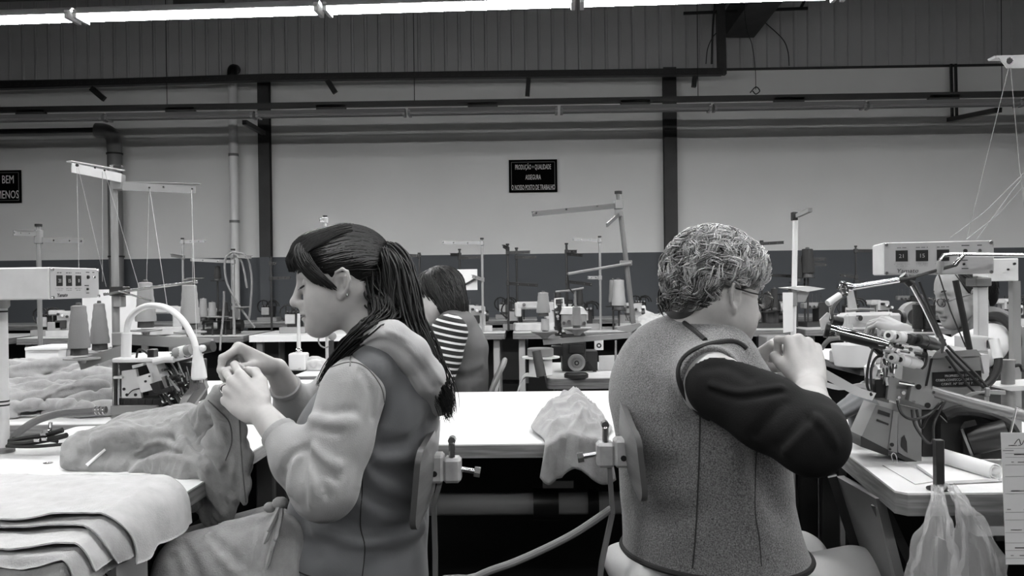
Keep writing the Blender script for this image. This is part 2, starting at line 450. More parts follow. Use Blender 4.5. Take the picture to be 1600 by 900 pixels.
lamp_row(5.2, q, -.038, 9, -1.53*2.5, 1, 1.53, 'lit lamps at top of picture',
    lambda i: ['lit fluorescent lamp']*0 or (['glowing fluorescent lamp at top left corner of the picture','glowing fluorescent lamp at top, second from the left','glowing fluorescent lamp at top, just right of the second joint','glowing fluorescent lamp at top right corner of the picture'][min(max(i-2,0),3)] if 2 <= i <= 5 else 'glowing fluorescent lamp of the visible row, outside the picture'))
for Yr in (1.75, -1.7):
    lamp_row(Yr, V(0, Yr, 2.86), 0, 9, -6.1, 2, 1.53, 'lit lamps above the workers', lambda i: 'glowing fluorescent lamp hanging above the workers')
q = P(400, 176, 8.7); q.z = P(800, 175, 8.7).z
nm = ['outside the picture on the left','cut by the left picture edge','left of the white pipe','right of the left column','left of the central sign','above and right of the sign','right of the right column','second from the right edge','cut by the right picture edge']
lamp_row(8.7, q, 0, 9, -1.53*2.5, 0, 1.53, 'unlit lamps under the dark rail', lambda i: 'unlit grey lamp tray under the dark rail, '+nm[i])
# carrier rail of the lit row
a = V(-8, 5.2+.038*8-.08, P(505,15,5.2).z+.14); b_ = V(8, 5.2-.038*8-.02, P(505,15,5.2).z+.14)
t = thing('lamp_rail', 'rail carrying the glowing lamps at the top of picture', 'rail', tuple(a)); MB().bar(a, b_, .05, .06).build('beam', 'dark_steel', t)
for Yr in (1.75, -1.7):
    t = thing('lamp_rail', 'rail carrying the lamps above the workers', 'rail', (-8,Yr,3), group='rails above the workers'); MB().bar((-8,Yr,2.99), (8,Yr,2.99), .05, .06).build('beam', 'dark_steel', t)
# ventilation duct coming out of the upper wall
t = thing('ventilation_duct', 'dark square ventilation duct slanting out of the upper wall', 'duct', tuple(P(1153,50,10.4)))
a = P(1154,40,10.42); b_ = P(1205,-30,9.3); MB().bar(a, b_, .36, .3).build('duct', 'dark_steel', t)
MB().bar(P(1068,21,9.9), P(1262,13,9.9), .03, .03).build('brace', 'black_steel', t)
MB().bar(P(1125,20,9.9), P(1140,-10,9.9), .03, .03).build('brace', 'black_steel', t)
MB().bar(P(1250,15,9.9), P(1262,-10,9.9), .03, .03).build('brace', 'black_steel', t)
MB().tube(spline([P(1195,35,10.44), P(1222,60,10.44), P(1231,80,10.44), P(1233,103,10.44)]), .006, 6).build('cable', 'black_steel', t)  # arc added to trace the arch-shaped patch round the duct; no cable here
MB().tube(spline([P(1103,100,10.44), P(1106,75,10.44), P(1116,55,10.44), P(1130,45,10.44)]), .006, 6).build('cable', 'black_steel', t)  # left half of the same traced arch outline
t = thing('hook_wire', 'thin hanging wire with hook above the dark rail', 'wire', tuple(P(1181,145,9)))
MB().tube(spline([V(P(1164,22,9).x,9,4.995), P(1164,22,9), P(1175,70,9), P(1180,105,9), P(1181,140,9)]), .004, 5).build('wire', 'black_steel', t)
MB().tube(spline([P(1172,145,9), P(1181,136,9), P(1187,142,9), P(1181,147,9), P(1176,142,9)]), .006, 6).build('hook', 'black_steel', t)
# bracket at right
t = thing('wall_bracket', 'dark slanting bracket on back wall at upper right', 'bracket', tuple(P(1488,190,10.3)))
for dx in (0, 7): MB().bar(P(1486+dx,100,10.4), P(1488+dx,188,10.4), .025, .03).build('upright', 'black_steel', t)
MB().bar(P(1484,187,10.35), P(1560,172,8.9), .07, .05).build('arm', 'black_steel', t)
t = thing('wall_brace', 'short dark brace on the steel column near the white pipe', 'bracket', tuple(P(410,208,10.3)))
MB().bar(P(382,191,9.4), P(412,208,10.3), .05, .05).build('arm', 'black_steel', t)
# signs
def sign(px0, py0, px1, py1, label, lines):
    Y = YW-.03; a = P(px0,py0,Y); c = P(px1,py1,Y); w_ = c.x-a.x; h = a.z-c.z; m = (a+c)/2
    t = thing('wall_sign', label, 'sign', tuple(m))
    MB().box(m, (w_, .012, h), bev=.003).build('plate', mat('sign_black', 5, .9, spec=.05), t)
    b = MB(); e = .03; y = Y-.008
    for s_ in (-1,1): b.box((m.x, y, m.z+s_*(h/2-e)), (w_-2*e, .003, .007)); b.box((m.x+s_*(w_/2-e), y, m.z), (.007, .003, h-2*e))
    b.build('border_line', mat('sign_line', 105, .8, spec=.1), t)
    for (s_, fx, fz, sz, wd, al) in lines:
        text_mesh(s_, sz, frame_mat((m.x+fx*w_, y-.001, m.z+fz*h), (1,0,0), (0,0,1)), 'lettering_white', t, width=wd*w_, align=al)
sign(795,250,871,300, 'black sign reading PRODUÇÃO QUALIDADE on middle of back wall',
     [('PRODUÇÃO + QUALIDADE', 0, .2, .085, .74, 'CENTER'), ('ASSEGURA', 0, -.11, .085, .32, 'CENTER'), ('O NOSSO POSTO DE TRABALHO', 0, -.42, .085, .9, 'CENTER')])
sign(-55,267,34,317, 'black sign reading BEM and MENOS cut by left picture edge',
     [('R BEM', .38, .1, .14, .31, 'RIGHT'), ('MENOS', .46, -.36, .14, .385, 'RIGHT')])
# ================================================================== TABLES
def table(label, x0, x1, y0, y1, z=.75, th=.035, r=.02, top='laminate', edge='wood_edge', leg='table_steel', legs='H', cham=None, poly=None, group=None, inset=.07):
    t = thing('sewing_table', label, 'table', ((x0+x1)/2, (y0+y1)/2, 0), group=group)
    def outline(zz, d=0):
        if poly: 
            cx = sum(p[0] for p in poly)/len(poly); cy = sum(p[1] for p in poly)/len(poly)
            return [V(px_-d*(1 if px_>cx else -1), py_-d*(1 if py_>cy else -1), zz) for px_, py_ in poly]
        return rrect(x0+d, x1-d, y0+d, y1-d, r, zz)
    MB().prism(outline(z-th), (0,0,th-.003)).build('edge_band', edge, t, sharp=30)
    MB().prism(outline(z-.003, .0015), (0,0,.003)).build('table_top', top, t, sharp=30)
    xs = (x0+inset, x1-inset); ys = (y0+inset, y1-inset)
    for x in xs:
        for y in ys:
            MB().box((x, y, (z-th)/2), (.05,.03,z-th), bev=.004).build('leg', leg, t)
    if x1-x0 >= y1-y0:
        for x in xs: MB().box((x, (y0+y1)/2, .1), (.05, y1-y0-2*inset, .03)).build('foot_bar', leg, t)
        MB().box(((x0+x1)/2, y1-inset, .3), (x1-x0-2*inset, .03, .05)).build('cross_bar', leg, t)
    else:
        for y in ys: MB().box(((x0+x1)/2, y, .1), (x1-x0-2*inset, .05, .03)).build('foot_bar', leg, t)
        MB().box((x0+inset, (y0+y1)/2, .3), (.03, y1-y0-2*inset, .05)).build('cross_bar', leg, t)
    return t
TZ = .75
T1 = table('white sewing table with cut sheets at lower left', -1.30, -.665, 1.235, 2.46, th=.032)
T1B = table('white sewing table under cloth heap at left', -2.1, -.66, 2.5, 3.6, inset=.1)
T1C = table('small white table with white spindle box behind the dark-haired worker', -1.03, -.42, 3.75, 4.35)
T2 = table('wide white table between the two foreground chairs', -.56, .77, 2.125, 3.14, th=.034, leg='black_steel')
T4 = table('table with handwheel machine behind the wide white table', .075, 1.15, 3.55, 4.25, th=.045, edge='wood_dark', top='laminate_worn', r=.05)
c0 = T(1415,771,TZ); c1 = T(1310,699,TZ)
T3 = table('white sewing table with plastic bags at lower right', .75, 1.62, 1.62, 2.45, th=.042, edge='wood_edge',
   poly=[(c0.x+.004,c0.y),(1.62,c0.y+.0),(1.62,2.45),(c1.x+.03,2.45),(c1.x,c1.y),(c0.x-.012,c0.y+.02)])
T5 = table('white table with white machine at right, before the worker in glasses', 1.5, 1.98, 3.75, 4.9, poly=[(1.55,3.75),(1.98,3.75),(1.98,4.9),(1.5,4.9),(1.46,4.2),(1.47,3.85)], edge='wood_dark')

mat('under_shade_black', 10, .7)
def under(t, x0, x1, y0, y1, z0=.06, z1=.69): MB().box(((x0+x1)/2,(y0+y1)/2,(z0+z1)/2), (max(x1-x0,.015),max(y1-y0,.015),z1-z0)).build('under_shade_panel', 'under_shade_black', t)  # black panels added under the tables to darken the space there
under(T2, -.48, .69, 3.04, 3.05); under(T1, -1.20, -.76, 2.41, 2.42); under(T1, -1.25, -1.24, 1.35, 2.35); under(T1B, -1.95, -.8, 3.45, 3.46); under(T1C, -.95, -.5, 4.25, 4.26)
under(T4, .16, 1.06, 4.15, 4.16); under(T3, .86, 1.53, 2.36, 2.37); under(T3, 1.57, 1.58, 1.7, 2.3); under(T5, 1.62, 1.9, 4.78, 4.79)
# ================================================================== PEOPLE
from mathutils.bvhtree import BVHTree
mat('skin', 172, .5, var=.04, vscale=30, bump=.05, bscale=300, tint=(1.02,1,.98))
mat('skin_dark', 120, .6); mat('skin_tan', 138, .5, var=.04, vscale=30)
mat('eye_white', 150, .2); mat('lash_black', 20, .6)
mat('steel_bright', 200, .22, metal=1.)
mat('chrome', 225, .12, metal=1.)
mat('glass_lens', 235, .03, trans=1., spec=.5)
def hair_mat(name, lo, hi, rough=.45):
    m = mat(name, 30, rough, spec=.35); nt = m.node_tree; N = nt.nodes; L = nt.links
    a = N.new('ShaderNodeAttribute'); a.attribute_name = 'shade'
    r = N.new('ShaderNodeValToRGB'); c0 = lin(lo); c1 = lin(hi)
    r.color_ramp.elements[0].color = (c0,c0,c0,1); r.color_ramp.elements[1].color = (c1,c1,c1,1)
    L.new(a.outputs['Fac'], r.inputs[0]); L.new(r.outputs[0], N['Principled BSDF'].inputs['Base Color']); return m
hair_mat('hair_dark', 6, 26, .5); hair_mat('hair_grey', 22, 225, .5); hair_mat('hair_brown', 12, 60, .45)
def strands(name, C, Rr, m, parent, shade=None, sides=3):
    """C: (n,m,3) centre lines, Rr: (n,m) radii -> one tube mesh with a colour value for each lock"""
    C = np.asarray(C, float); n, k, _ = C.shape; Rr = np.broadcast_to(np.asarray(Rr, float), (n, k))
    t = np.gradient(C, axis=1); t /= np.maximum(np.linalg.norm(t, axis=2, keepdims=True), 1e-9)
    ref = np.tile(np.array([.31,.85,.43]), (n, k, 1)); u = np.cross(t, ref); u /= np.maximum(np.linalg.norm(u, axis=2, keepdims=True), 1e-9); w_ = np.cross(t, u)
    ang = 2*np.pi*np.arange(sides)/sides
    Vv = C[:,:,None,:] + Rr[:,:,None,None]*(u[:,:,None,:]*np.cos(ang)[None,None,:,None] + w_[:,:,None,:]*np.sin(ang)[None,None,:,None])
    Vv = Vv.reshape(-1, 3); i = np.arange(n)[:,None,None]*k*sides; j = np.arange(k-1)[None,:,None]*sides; s_ = np.arange(sides)[None,None,:]
    a = i+j+s_; b = i+j+(s_+1)%sides; F_ = np.stack([a, b, b+sides, a+sides], -1).reshape(-1, 4)
    o = mesh_obj(name, Vv, F_, m, parent)
    if shade is None: shade = np.random.rand(n)
    sh = np.asarray(shade, float)
    if sh.ndim == 1: sh = np.repeat(sh[:,None], k, 1)
    at = o.data.attributes.new('shade', 'FLOAT', 'POINT'); at.data.foreach_set('value', np.repeat(sh.reshape(-1), sides).astype(np.float32))
    return o
def field_obj(name, f, m, parent, it=1, shade=None):
    v, q = f.mesh(it); o = mesh_obj(name, v, q, m, parent)
    if shade is not None:
        at = o.data.attributes.new('shade', 'FLOAT', 'POINT'); at.data.foreach_set('value', np.full(len(v), shade, np.float32))
    o['_v'] = 0; del o['_v']
    return o, BVHTree.FromPolygons(v.tolist(), q.tolist())
def on(bvh, pts, lift=.0):
    """points of a built surface that a pixel looks at"""
    out = []
    for (px, py) in pts:
        d = ray(px, py).normalized(); h = bvh.ray_cast(CAM, d)
        if h[0] is not None: out.append(h[0] + h[1]*lift)
    return out
def smooth_on(bvh, pts, lift, n=5):
    q = spline([V(x, y, 0) for x, y in pts], n); return on(bvh, [(p.x, p.y) for p in q], lift)
def surf_folds(f, folds):
    """folds: (pixel line, width, depth) laid on the surface as it stands"""
    v, q = f.mesh(0); bv = BVHTree.FromPolygons(v.tolist(), q.tolist())
    for pts, w_, A_ in folds:
        p = smooth_on(bv, pts, 0, 3)
        if len(p) > 1: f.fold(p, w_, A_)
def headframe(o, fwd, roll=0.):
    f = Vector(fwd).normalized(); up = V(0,0,1); l = up.cross(f).normalized(); u = f.cross(l)
    Rm = Matrix((f,l,u)).transposed()
    if roll: Rm = Rm @ Matrix.Rotation(roll, 3, 'X')
    return Vector(o), Rm
class Head:
    def __init__(s, o, fwd, scale=1., roll=0., lo=.91): s.lo = lo; s.o, s.R = headframe(o, fwd, roll); s.s = scale
    def __call__(s, x, y, z): return s.o + s.R @ V(x*s.s, y*s.s, (z*s.lo if z < 0 else z)*s.s)
    def face(s, F_, neck, fat=0., ear=True):
        c = lambda a, b, ra, rb, k=.02, **kw: F_.cap(s(*a), s(*b), ra*s.s, rb*s.s, k, **kw)
        e = lambda p, r, k=.02, rot=None, op='add': F_.ell(s(*p), [q*s.s for q in r], np.array(s.R @ rot if rot else s.R), k, op)
        L_ = s.R @ V(0,1,0)
        e((-.012,0,.035), (.098,.075,.088)); e((.032,0,.045), (.055,.061,.06), .03)
        c((.03,0,.0), (.05,0,-.07), .058, .036+fat*.3, .03, u=L_, fa=1.05, fb=1.02)
        for y in (-1,1):
            c((-.018,y*.05,-.03), (.066,y*.018,-.1), .021+fat, .018+fat*.5, .035)
            e((.058,y*.04,-.026), (.026,.021,.022), .03); e((.055,y*.036,-.06), (.03,.024+fat,.03), .03)
            c((.086,y*.01,.028), (.07,y*.046,.03), .0085, .008, .014)
            e((.098,y*.032,.011), (.014,.018,.010), .014, op='cut')
            e((.0745,y*.031,.009), (.0145,.0165,.0125), .004)
        e((.077,0,-.102), (.019,.02,.015), .02)
        c((.090,0,.022), (.112,0,-.028), .0065, .0095, .012); e((.113,0,-.034), (.0115,.0105,.0095), .01)
        for y in (-1,1): e((.101,y*.0115,-.038), (.0115,.0075,.0075), .006)
        e((.088,0,-.052), (.018,.022,.012), .012)
        e((.0965,0,-.0635), (.0120,.022,.0066), .004); e((.0940,0,-.0770), (.0122,.019,.0080), .004)
        F_.fold([s(.08,-.025,-.0715), s(.105,-.008,-.0698), s(.1085,0,-.0702), s(.105,.008,-.0698), s(.08,.025,-.0715)], .0040*s.s, .0050)
        for y in (-1,1):
            F_.fold([s(.084,y*.017,.006), s(.0905,y*.026,.0035), s(.09,y*.036,.003), s(.081,y*.046,.006)], .0028*s.s, .0022)
            F_.fold([s(.084,y*.016,.016), s(.0895,y*.028,.0195), s(.086,y*.038,.019), s(.077,y*.047,.014)], .003*s.s, .0022)
            F_.fold([s(.10,y*.02,-.042), s(.088,y*.032,-.062)], .006*s.s, .0018)
        c((-.03,0,-.05), tuple(s.R.inverted() @ (Vector(neck)-s.o)/s.s), .052+fat*.6, .06+fat*.6, .03)
        if ear:
            for y in (-1,1):
                Rz_ = Matrix.Rotation(-y*.42, 3, 'Z') @ Matrix.Rotation(-.22, 3, 'Y')
                E = lambda x, yy, z: (s.o + s.R @ (V(.002,y*.0735,-.004)*s.s + Rz_ @ V(x*1.2*s.s, y*yy*1.3*s.s, z*1.08*s.s)))
                F_.ell(E(-.002,.003,0), [q*s.s for q in (.019,.006,.031)], np.array(s.R @ Rz_), .006)
                ring = [E(.012,.006,.008), E(.008,.008,.023), E(-.004,.009,.031), E(-.015,.010,.026), E(-.0195,.010,.010), E(-.016,.009,-.008), E(-.008,.007,-.02)]
                for a, b in zip(ring[:-1], ring[1:]): F_.cap(a, b, .0037*s.s, .0037*s.s, .002)
                F_.cap(E(-.004,.005,-.022), E(-.001,.004,-.028), .0075*s.s, .0065*s.s, .006)
                F_.ell(E(.000,.010,-.001), [q*s.s for q in (.0115,.012,.017)], np.array(s.R @ Rz_), .003, 'cut')
                F_.cap(E(-.0095,.008,.016), E(-.008,.0075,-.006), .0026*s.s, .0026*s.s, .002)
                F_.ell(E(.0105,.004,-.005), [q*s.s for q in (.005,.005,.006)], np.array(s.R @ Rz_), .004)
def hand(F_, W, xd, nd, left, sc, fingers, thumb, nails=None):
    """palm, four fingers of their own lengths and bends, thumb from the side of the palm"""
    x = Vector(xd).normalized(); z = Vector(nd); z = (z - x*z.dot(x)).normalized(); y = z.cross(x)*(-1 if left else 1)
    Wv = Vector(W); G = lambda a, b, c: Wv + (x*a+y*b+z*c)*sc
    kn = [(.088,.031,0), (.091,.010,.003), (.086,-.011,.001), (.077,-.030,-.003)]
    ln = [(.043,.026,.021), (.047,.030,.022), (.043,.028,.021), (.034,.021,.019)]; rr = [.0092,.0096,.0090,.0079]
    for i, k in enumerate(kn):
        F_.cap(G(.004, k[1]*.62, 0), G(*k), .0165*sc, (rr[i]+.0024)*sc, .009)
    F_.ell(G(.036,.026,-.014), [q*sc for q in (.03,.018,.016)], np.array(Matrix((x,y,z)).transposed()), .014)
    F_.ell(G(.036,-.024,-.010), [q*sc for q in (.032,.015,.015)], np.array(Matrix((x,y,z)).transposed()), .014)
    tips = []
    for i, (sp, (a1, a2, a3)) in enumerate(fingers):
        p = V(*kn[i]); a = 0
        for j, (L_, da) in enumerate(zip(ln[i], (a1, a2, a3))):
            a += R_(da); d = V(math.cos(a)*math.cos(R_(sp)), math.cos(a)*math.sin(R_(sp)), -math.sin(a)); q = p + d*L_
            r0 = rr[i]*(1, .92, .84)[j]; r1 = rr[i]*(.93, .85, .68)[j]
            F_.cap(G(*p), G(*q), r0*sc, r1*sc, .002 if j else .005)
            if j < 2: F_.ell(G(*(q+V(0,0,.0))), [r0*1.04*sc]*3, None, .0015)
            p = q
        tips.append((G(*p), a))
    tp = [V(.016,.022,-.010)] + [V(*q) for q in thumb]
    for j, (r0, r1) in enumerate(((.0165,.0125), (.0125,.0108), (.0112,.0082))):
        F_.cap(G(*tp[j]), G(*tp[j+1]), r0*sc, r1*sc, .008 if j == 0 else .004)
    return G, tips
def brow_lash(Hd, t, side=(1,), dark='lash_black', bw=.0032):
    for y in side:
        MB().tube(spline([Hd(.093,y*.013,.030), Hd(.0925,y*.026,.0355), Hd(.084,y*.040,.036), Hd(.074,y*.050,.031)], 4), [bw*.7]*3+[bw]*6+[bw*.8]*3+[bw*.4], 6).build('eyebrow', dark, t)
        b = MB(); ln = spline([Hd(.0875,y*.018,.0045), Hd(.0935,y*.026,.001), Hd(.0935,y*.036,.0005), Hd(.0855,y*.046,.004)], 4)
        b.tube(ln, .0021, 5)
        for q in ln[1:]: b.tube([q, q + Hd.R @ V(.006,y*.002,-.0035)], [.0009,.0003], 4)
        b.build('eyelashes', dark, t)
        o = MB().tube(spline([Hd(.098,-.019,-.0702), Hd(.1045,-.007,-.0698), Hd(.106,0,-.0702), Hd(.1045,.007,-.0698), Hd(.098,.019,-.0702)], 4), .0011, 5).build('lip_line', 'skin_dark', t) if y == side[0] else None

def lay(bvh, Hd, pairs, k=14, lift=.0012, rg=None, bow=None):
    """locks combed over a built surface from one scalp direction to another"""
    out = []; o = Hd(-.012,0,.03)
    for a, b in pairs:
        a = Vector(a).normalized(); b = Vector(b).normalized(); pts = []; l0 = lift*(.3+1.4*rg.rand()); ph = rg.rand()*6
        for t_ in np.linspace(0,1,k):
            d = a.slerp(b, t_) if a.dot(b) > -.999 else a
            d = (d + V(0,0,bow*math.sin(math.pi*t_) if bow else 0) + V(0,0,.012*math.sin(7*t_+ph))).normalized(); w_ = Hd.R @ d
            h = bvh.ray_cast(o + w_*.35, -w_)
            p = h[0] + h[1]*l0 if h[0] is not None and (h[0]-o).length < .25 else None
            pts.append(p)
        if all(p is not None for p in pts): out.append([list(p) for p in pts])
    return np.array(out)
# ------------------------------------------------------------------ worker with the ponytail
mat('jersey_light', 142, .85, bump=.18, bscale=420, bdetail=2, sheen=.2)
mat('vest_twill', 98, .78, bump=.10, bscale=500, bdetail=2, tint=(.97,1,1.04), sheen=.15)
mat('hood_jersey', 165, .85, bump=.15, bscale=380, sheen=.2)
A = thing('person', 'person in grey vest and light sweatshirt with long dark ponytail, holding thread', 'person', (-.30, 1.80, 0))
H1 = Head(P(536, 440, 1.80), (-1, -.20, -.15), .91)
YC = 1.80
neck1 = P(594, 548, YC)
# skin: head and neck fine, arms and trunk in the same body mesh
f = Field(H1.o - V(.16,.15,.24), H1.o + V(.16,.15,.17), .0021); H1.face(f, neck1 + V(.01,0,-.02), .004)
v1, q1 = f.mesh(1)
S_n, E_n, W_n = P(553, 607, 1.64), P(507, 762, 1.555), P(409, 646, 1.655)
S_f, E_f, W_f = P(545, 590, 1.955), P(478, 668, 2.03), P(432, 577, 1.875)
f = Field((-.66, 1.47, .5), (-.06, 2.12, 1.1), .0030)
f.cap(neck1, P(565, 700, YC), .06, .09, .03, u=(0,1,0), fa=1., fb=1.35)
for S_, E_, W_ in ((S_n,E_n,W_n),(S_f,E_f,W_f)):
    f.cap(neck1+V(0,0,-.06), S_, .05, .05, .03).cap(S_, E_, .046, .040, .02).cap(E_, E_.lerp(W_,.45), .038, .036, .02).cap(E_.lerp(W_,.45), W_, .036, .0245, .02, u=(-.2,-.8,.5), fa=1, fb=.86)
xn = P(349, 594, 1.70)-W_n
hn, _ = hand(f, W_n+xn.normalized()*.012, xn, (-.30,-.85,.42), True, .93,
  [(9,(24,70,38)), (3,(30,82,42)), (-3,(40,86,45)), (-10,(48,84,45))], [(.046,.046,-.016), (.080,.052,-.026), (.108,.044,-.040)])
xf = P(362, 541, 1.845)-W_f
hf, _ = hand(f, W_f+xf.normalized()*.006, xf, (-.35,.05,.95), False, .97,
  [(6,(60,50,25)), (0,(70,54,25)), (-6,(72,46,20)), (-14,(74,16,8))], [(.042,.042,-.025), (.070,.047,-.044), (.092,.042,-.062)])
v2, q2 = f.mesh(1)
body1 = mesh_obj('body', np.concatenate([v1, v2]), np.concatenate([q1, q2+len(v1)]), 'skin', A)
brow_lash(H1, A, (-1,1))
# ring and ear studs
g = MB(); c = hn(.102,-.0135,-.012); g.lathe(c, hn(.110,-.0135,-.022)-c, [(.0088,0),(.0098,.001),(.0098,.003),(.0088,.004)], 14); g.build('ring', 'chrome', A)
b = MB(); b.ball(H1(-.004,.0805,-.034), .0035); b.ball(H1(-.004,-.0805,-.034), .0035); b.build('ear_stud', 'chrome', A)
# vest over the trunk
f = Field((-.60, 1.55, .44), (-.08, 2.06, 1.10), .0040); yy = (0,1,0)
f.cap(P(600,572,YC), P(584,640,YC), .075, .110, .04, u=yy, fa=1.5, fb=1.45)
f.cap(P(584,640,YC), P(572,720,YC), .112, .126, .04, u=yy, fa=1.42, fb=1.26)
f.cap(P(572,720,YC), P(562,800,YC), .124, .132, .04, u=yy, fa=1.24, fb=1.2)
f.cap(P(562,800,YC), P(556,960,YC), .136, .156, .04, u=yy, fa=1.2, fb=1.22)
f.cap(P(530,850,1.80), P(500,960,1.80), .10, .11, .05, u=yy, fa=1.6, fb=1.7)
f.cap(P(578,578,1.66), P(572,578,1.94), .055, .055, .05)
f.ell(P(640,622,YC), (.055,.135,.10), None, .06)
for Y in (1.725,1.875): f.ell(P(512,682,Y), (.062,.062,.065), None, .05)
for Y in (1.66,1.95): f.ell(P(548,622,Y), (.058,.05,.085), None, .03, 'cut')
VF = []
for pts, w_, A_ in (
  ([(600,700),(640,690),(672,655)], .012, .008), ([(590,715),(640,715),(676,690)], .012, -.008), ([(590,735),(640,745),(672,715)], .012, .006),
  ([(560,765),(600,790),(650,795)], .012, .007), ([(555,775),(600,805),(660,812)], .013, -.008), ([(530,815),(590,835),(640,815),(672,800)], .013, .008),
  ([(500,830),(560,850),(620,838),(672,825)], .014, -.008), ([(470,800),(475,840),(492,870)], .012, .012), ([(455,800),(460,860),(480,900)], .014, -.010),
  ([(500,850),(540,862),(600,870)], .016, .008), ([(590,880),(640,860),(672,835)], .014, .007), ([(570,730),(600,760),(640,775)], .010, -.006)):
    VF.append((pts, w_*1.25, A_))
surf_folds(f, VF)
vest1, bv1 = field_obj('vest', f, 'vest_twill', A, 1)
# hem, armhole and side seams stitched on the vest
for pts in ([(566,690),(566,760),(563,820),(570,855),(566,900)], [(474,842),(455,880),(470,895),(500,905)]):
    q = smooth_on(bv1, pts, .0003)
    if len(q) > 2: MB().tube(q, .0013, 5).build('seam', mat('seam_dark', 40, .8), A)
# sweatshirt sleeves
def sleeve(name, S_, E_, W_, c, folds, mt, rs=(.064,.058,.053,.036), h=.0038):
    lo = np.minimum(np.minimum(S_, E_), W_)-.12; hi = np.maximum(np.maximum(S_, E_), W_)+.12
    f = Field(lo, hi, h); mid = S_.lerp(E_, .55); C_ = E_.lerp(W_, c)
    f.cap(S_+V(.0,0,.0), mid, rs[0], rs[1], .02).cap(mid, E_, rs[1], rs[2], .02).cap(E_, E_.lerp(C_,.55), rs[2], rs[2]*.9, .025).cap(E_.lerp(C_,.55), C_, rs[2]*.9, rs[3], .02)
    d = (C_-E_).normalized(); f.plane(C_, d)
    if folds: surf_folds(f, folds)
    return field_obj(name, f, mt, A, 1)
px = lambda pts, Y0, Y1=None: [P(x, y, Y0 if Y1 is None else Y0+(Y1-Y0)*i/(len(pts)-1)) for i, (x, y) in enumerate(pts)]
fo = [([(488,652),(520,661),(552,660)], .013, -.008), ([(486,640),(520,646),(548,642)], .010, .005), ([(490,668),(520,674),(540,672)], .008, .004),
      ([(478,700),(474,735),(476,790)], .009, .008), ([(478,702),(455,712),(440,745)], .008, .010), ([(480,704),(497,738),(512,775)], .009, .007),
      ([(468,712),(456,735),(452,770)], .009, -.007), ([(484,712),(487,745),(484,790)], .008, -.006), ([(488,700),(505,716),(530,728)], .010, -.008), ([(488,712),(505,735),(525,748)], .008, .006),
      ([(440,742),(446,770),(462,790)], .008, .007), ([(565,580),(580,612),(583,650)], .008, .006), ([(540,600),(536,640),(540,670)], .012, -.004)]
sl_n, bs1 = sleeve('sleeve', S_n, E_n, W_n, .70, fo, 'jersey_light', (.064,.061,.057,.034))
sl_f, _ = sleeve('sleeve', S_f, E_f, W_f, .70, [], 'jersey_light', (.06,.055,.05,.033))
for sl, S_, E_, W_ in ((sl_n,S_n,E_n,W_n),(sl_f,S_f,E_f,W_f)):
    C_ = E_.lerp(W_,.70); d = (W_-E_).normalized(); MB().lathe(C_-d*.006, d, [(.030,-.004),(.0355,0),(.0362,.008),(.0350,.013),(.028,.014)], 22).build('cuff', 'jersey_light', sl)
for pts in ([(512,576),(545,566),(572,574),(596,606),(601,640)], [(548,556),(547,572)]):
    q = smooth_on(bs1, pts, .0003)
    if len(q) > 2: MB().tube(q, .0014, 5).build('seam', mat('seam_grey', 110, .8), A)
# hood lying round the neck and down the back
f = Field((-.52, 1.55, .84), (-.05, 2.04, 1.16), .0036)
ring = [P(537,570,1.70), P(553,546,1.675), P(580,528,1.66), P(612,528,1.66), P(642,552,1.67), P(665,588,1.70), P(684,622,1.76), P(676,590,1.86), P(648,548,1.92), P(612,518,1.92), P(575,524,1.91), P(548,552,1.88)]
rr_ = [.015,.022,.028,.031,.033,.034,.032,.034,.032,.028,.024,.018]
for i in range(len(ring)-1): f.cap(ring[i], ring[i+1], rr_[i], rr_[i+1], .02)
f.ell(P(662,590,1.80), (.035,.10,.05), np.array(Matrix.Rotation(-.75, 3, 'Y')), .03)
surf_folds(f, [([(545,566),(565,545),(590,534),(620,540),(650,568),(678,606)], .006, .011), ([(560,545),(590,522),(620,526),(655,555),(690,600)], .007, -.006), ([(600,520),(640,540),(668,572),(695,612)], .005, .006)])
field_obj('hood', f, 'hood_jersey', A, 1)
# vest yoke that shows in front of the hood
# hair: close cap, combed locks, fringe, tie and ponytail
def capfield(Hd, h, c=(-.014,0,.040), r=(.104,.081,.094), cuts=(), adds=()):
    f = Field(Hd.o - V(.17,.17,.17), Hd.o + V(.17,.17,.20), h)
    f.ell(Hd(*c), [q*Hd.s for q in r], np.array(Hd.R), .01)
    for p, q in adds: f.ell(Hd(*p), [a*Hd.s for a in q], np.array(Hd.R), .02)
    for p, q in cuts: f.ell(Hd(*p), [a*Hd.s for a in q], np.array(Hd.R), .006, 'cut')
    return f
cuts = [((.125,0,-.055), (.085,.13,.088)), ((.045,.085,-.055), (.06,.05,.055)), ((.045,-.085,-.055), (.06,.05,.055)), ((.02,0,-.115), (.09,.2,.075)), ((-.012,.095,-.012),(.021,.032,.032)), ((-.012,-.095,-.012),(.021,.032,.032))]
hair = capfield(H1, .003, c=(-.014,0,.037), r=(.105,.083,.090), cuts=cuts, adds=[((-.085,0,-.03),(.034,.06,.06)), ((.05,0,.07),(.055,.066,.048))])
hair_o, bh1 = field_obj('hair', hair, 'hair_dark', A, 2, shade=.12)
rng = np.random.RandomState(3)
tie = np.array([-.110, 0, .028]); cc = np.array([-.014,0,.037]); rrr = np.array([.107,.085,.092])
def scalp(d, lift): d = d/np.linalg.norm(d); return cc + d*rrr*lift
tiedir = (tie-np.array([-.012,0,.03])); pr = []
def ends(): return Vector(tiedir/np.linalg.norm(tiedir)) + V(*(rng.randn(3)*.06))
for _ in range(420): pr.append((V(rng.uniform(.2,1), rng.uniform(-.9,.9), rng.uniform(.35,1.)), ends()))
for _ in range(420): pr.append((V(rng.uniform(.2,.95), rng.choice([-1,1])*rng.uniform(.7,1.), rng.uniform(-.05,.6)), ends()))
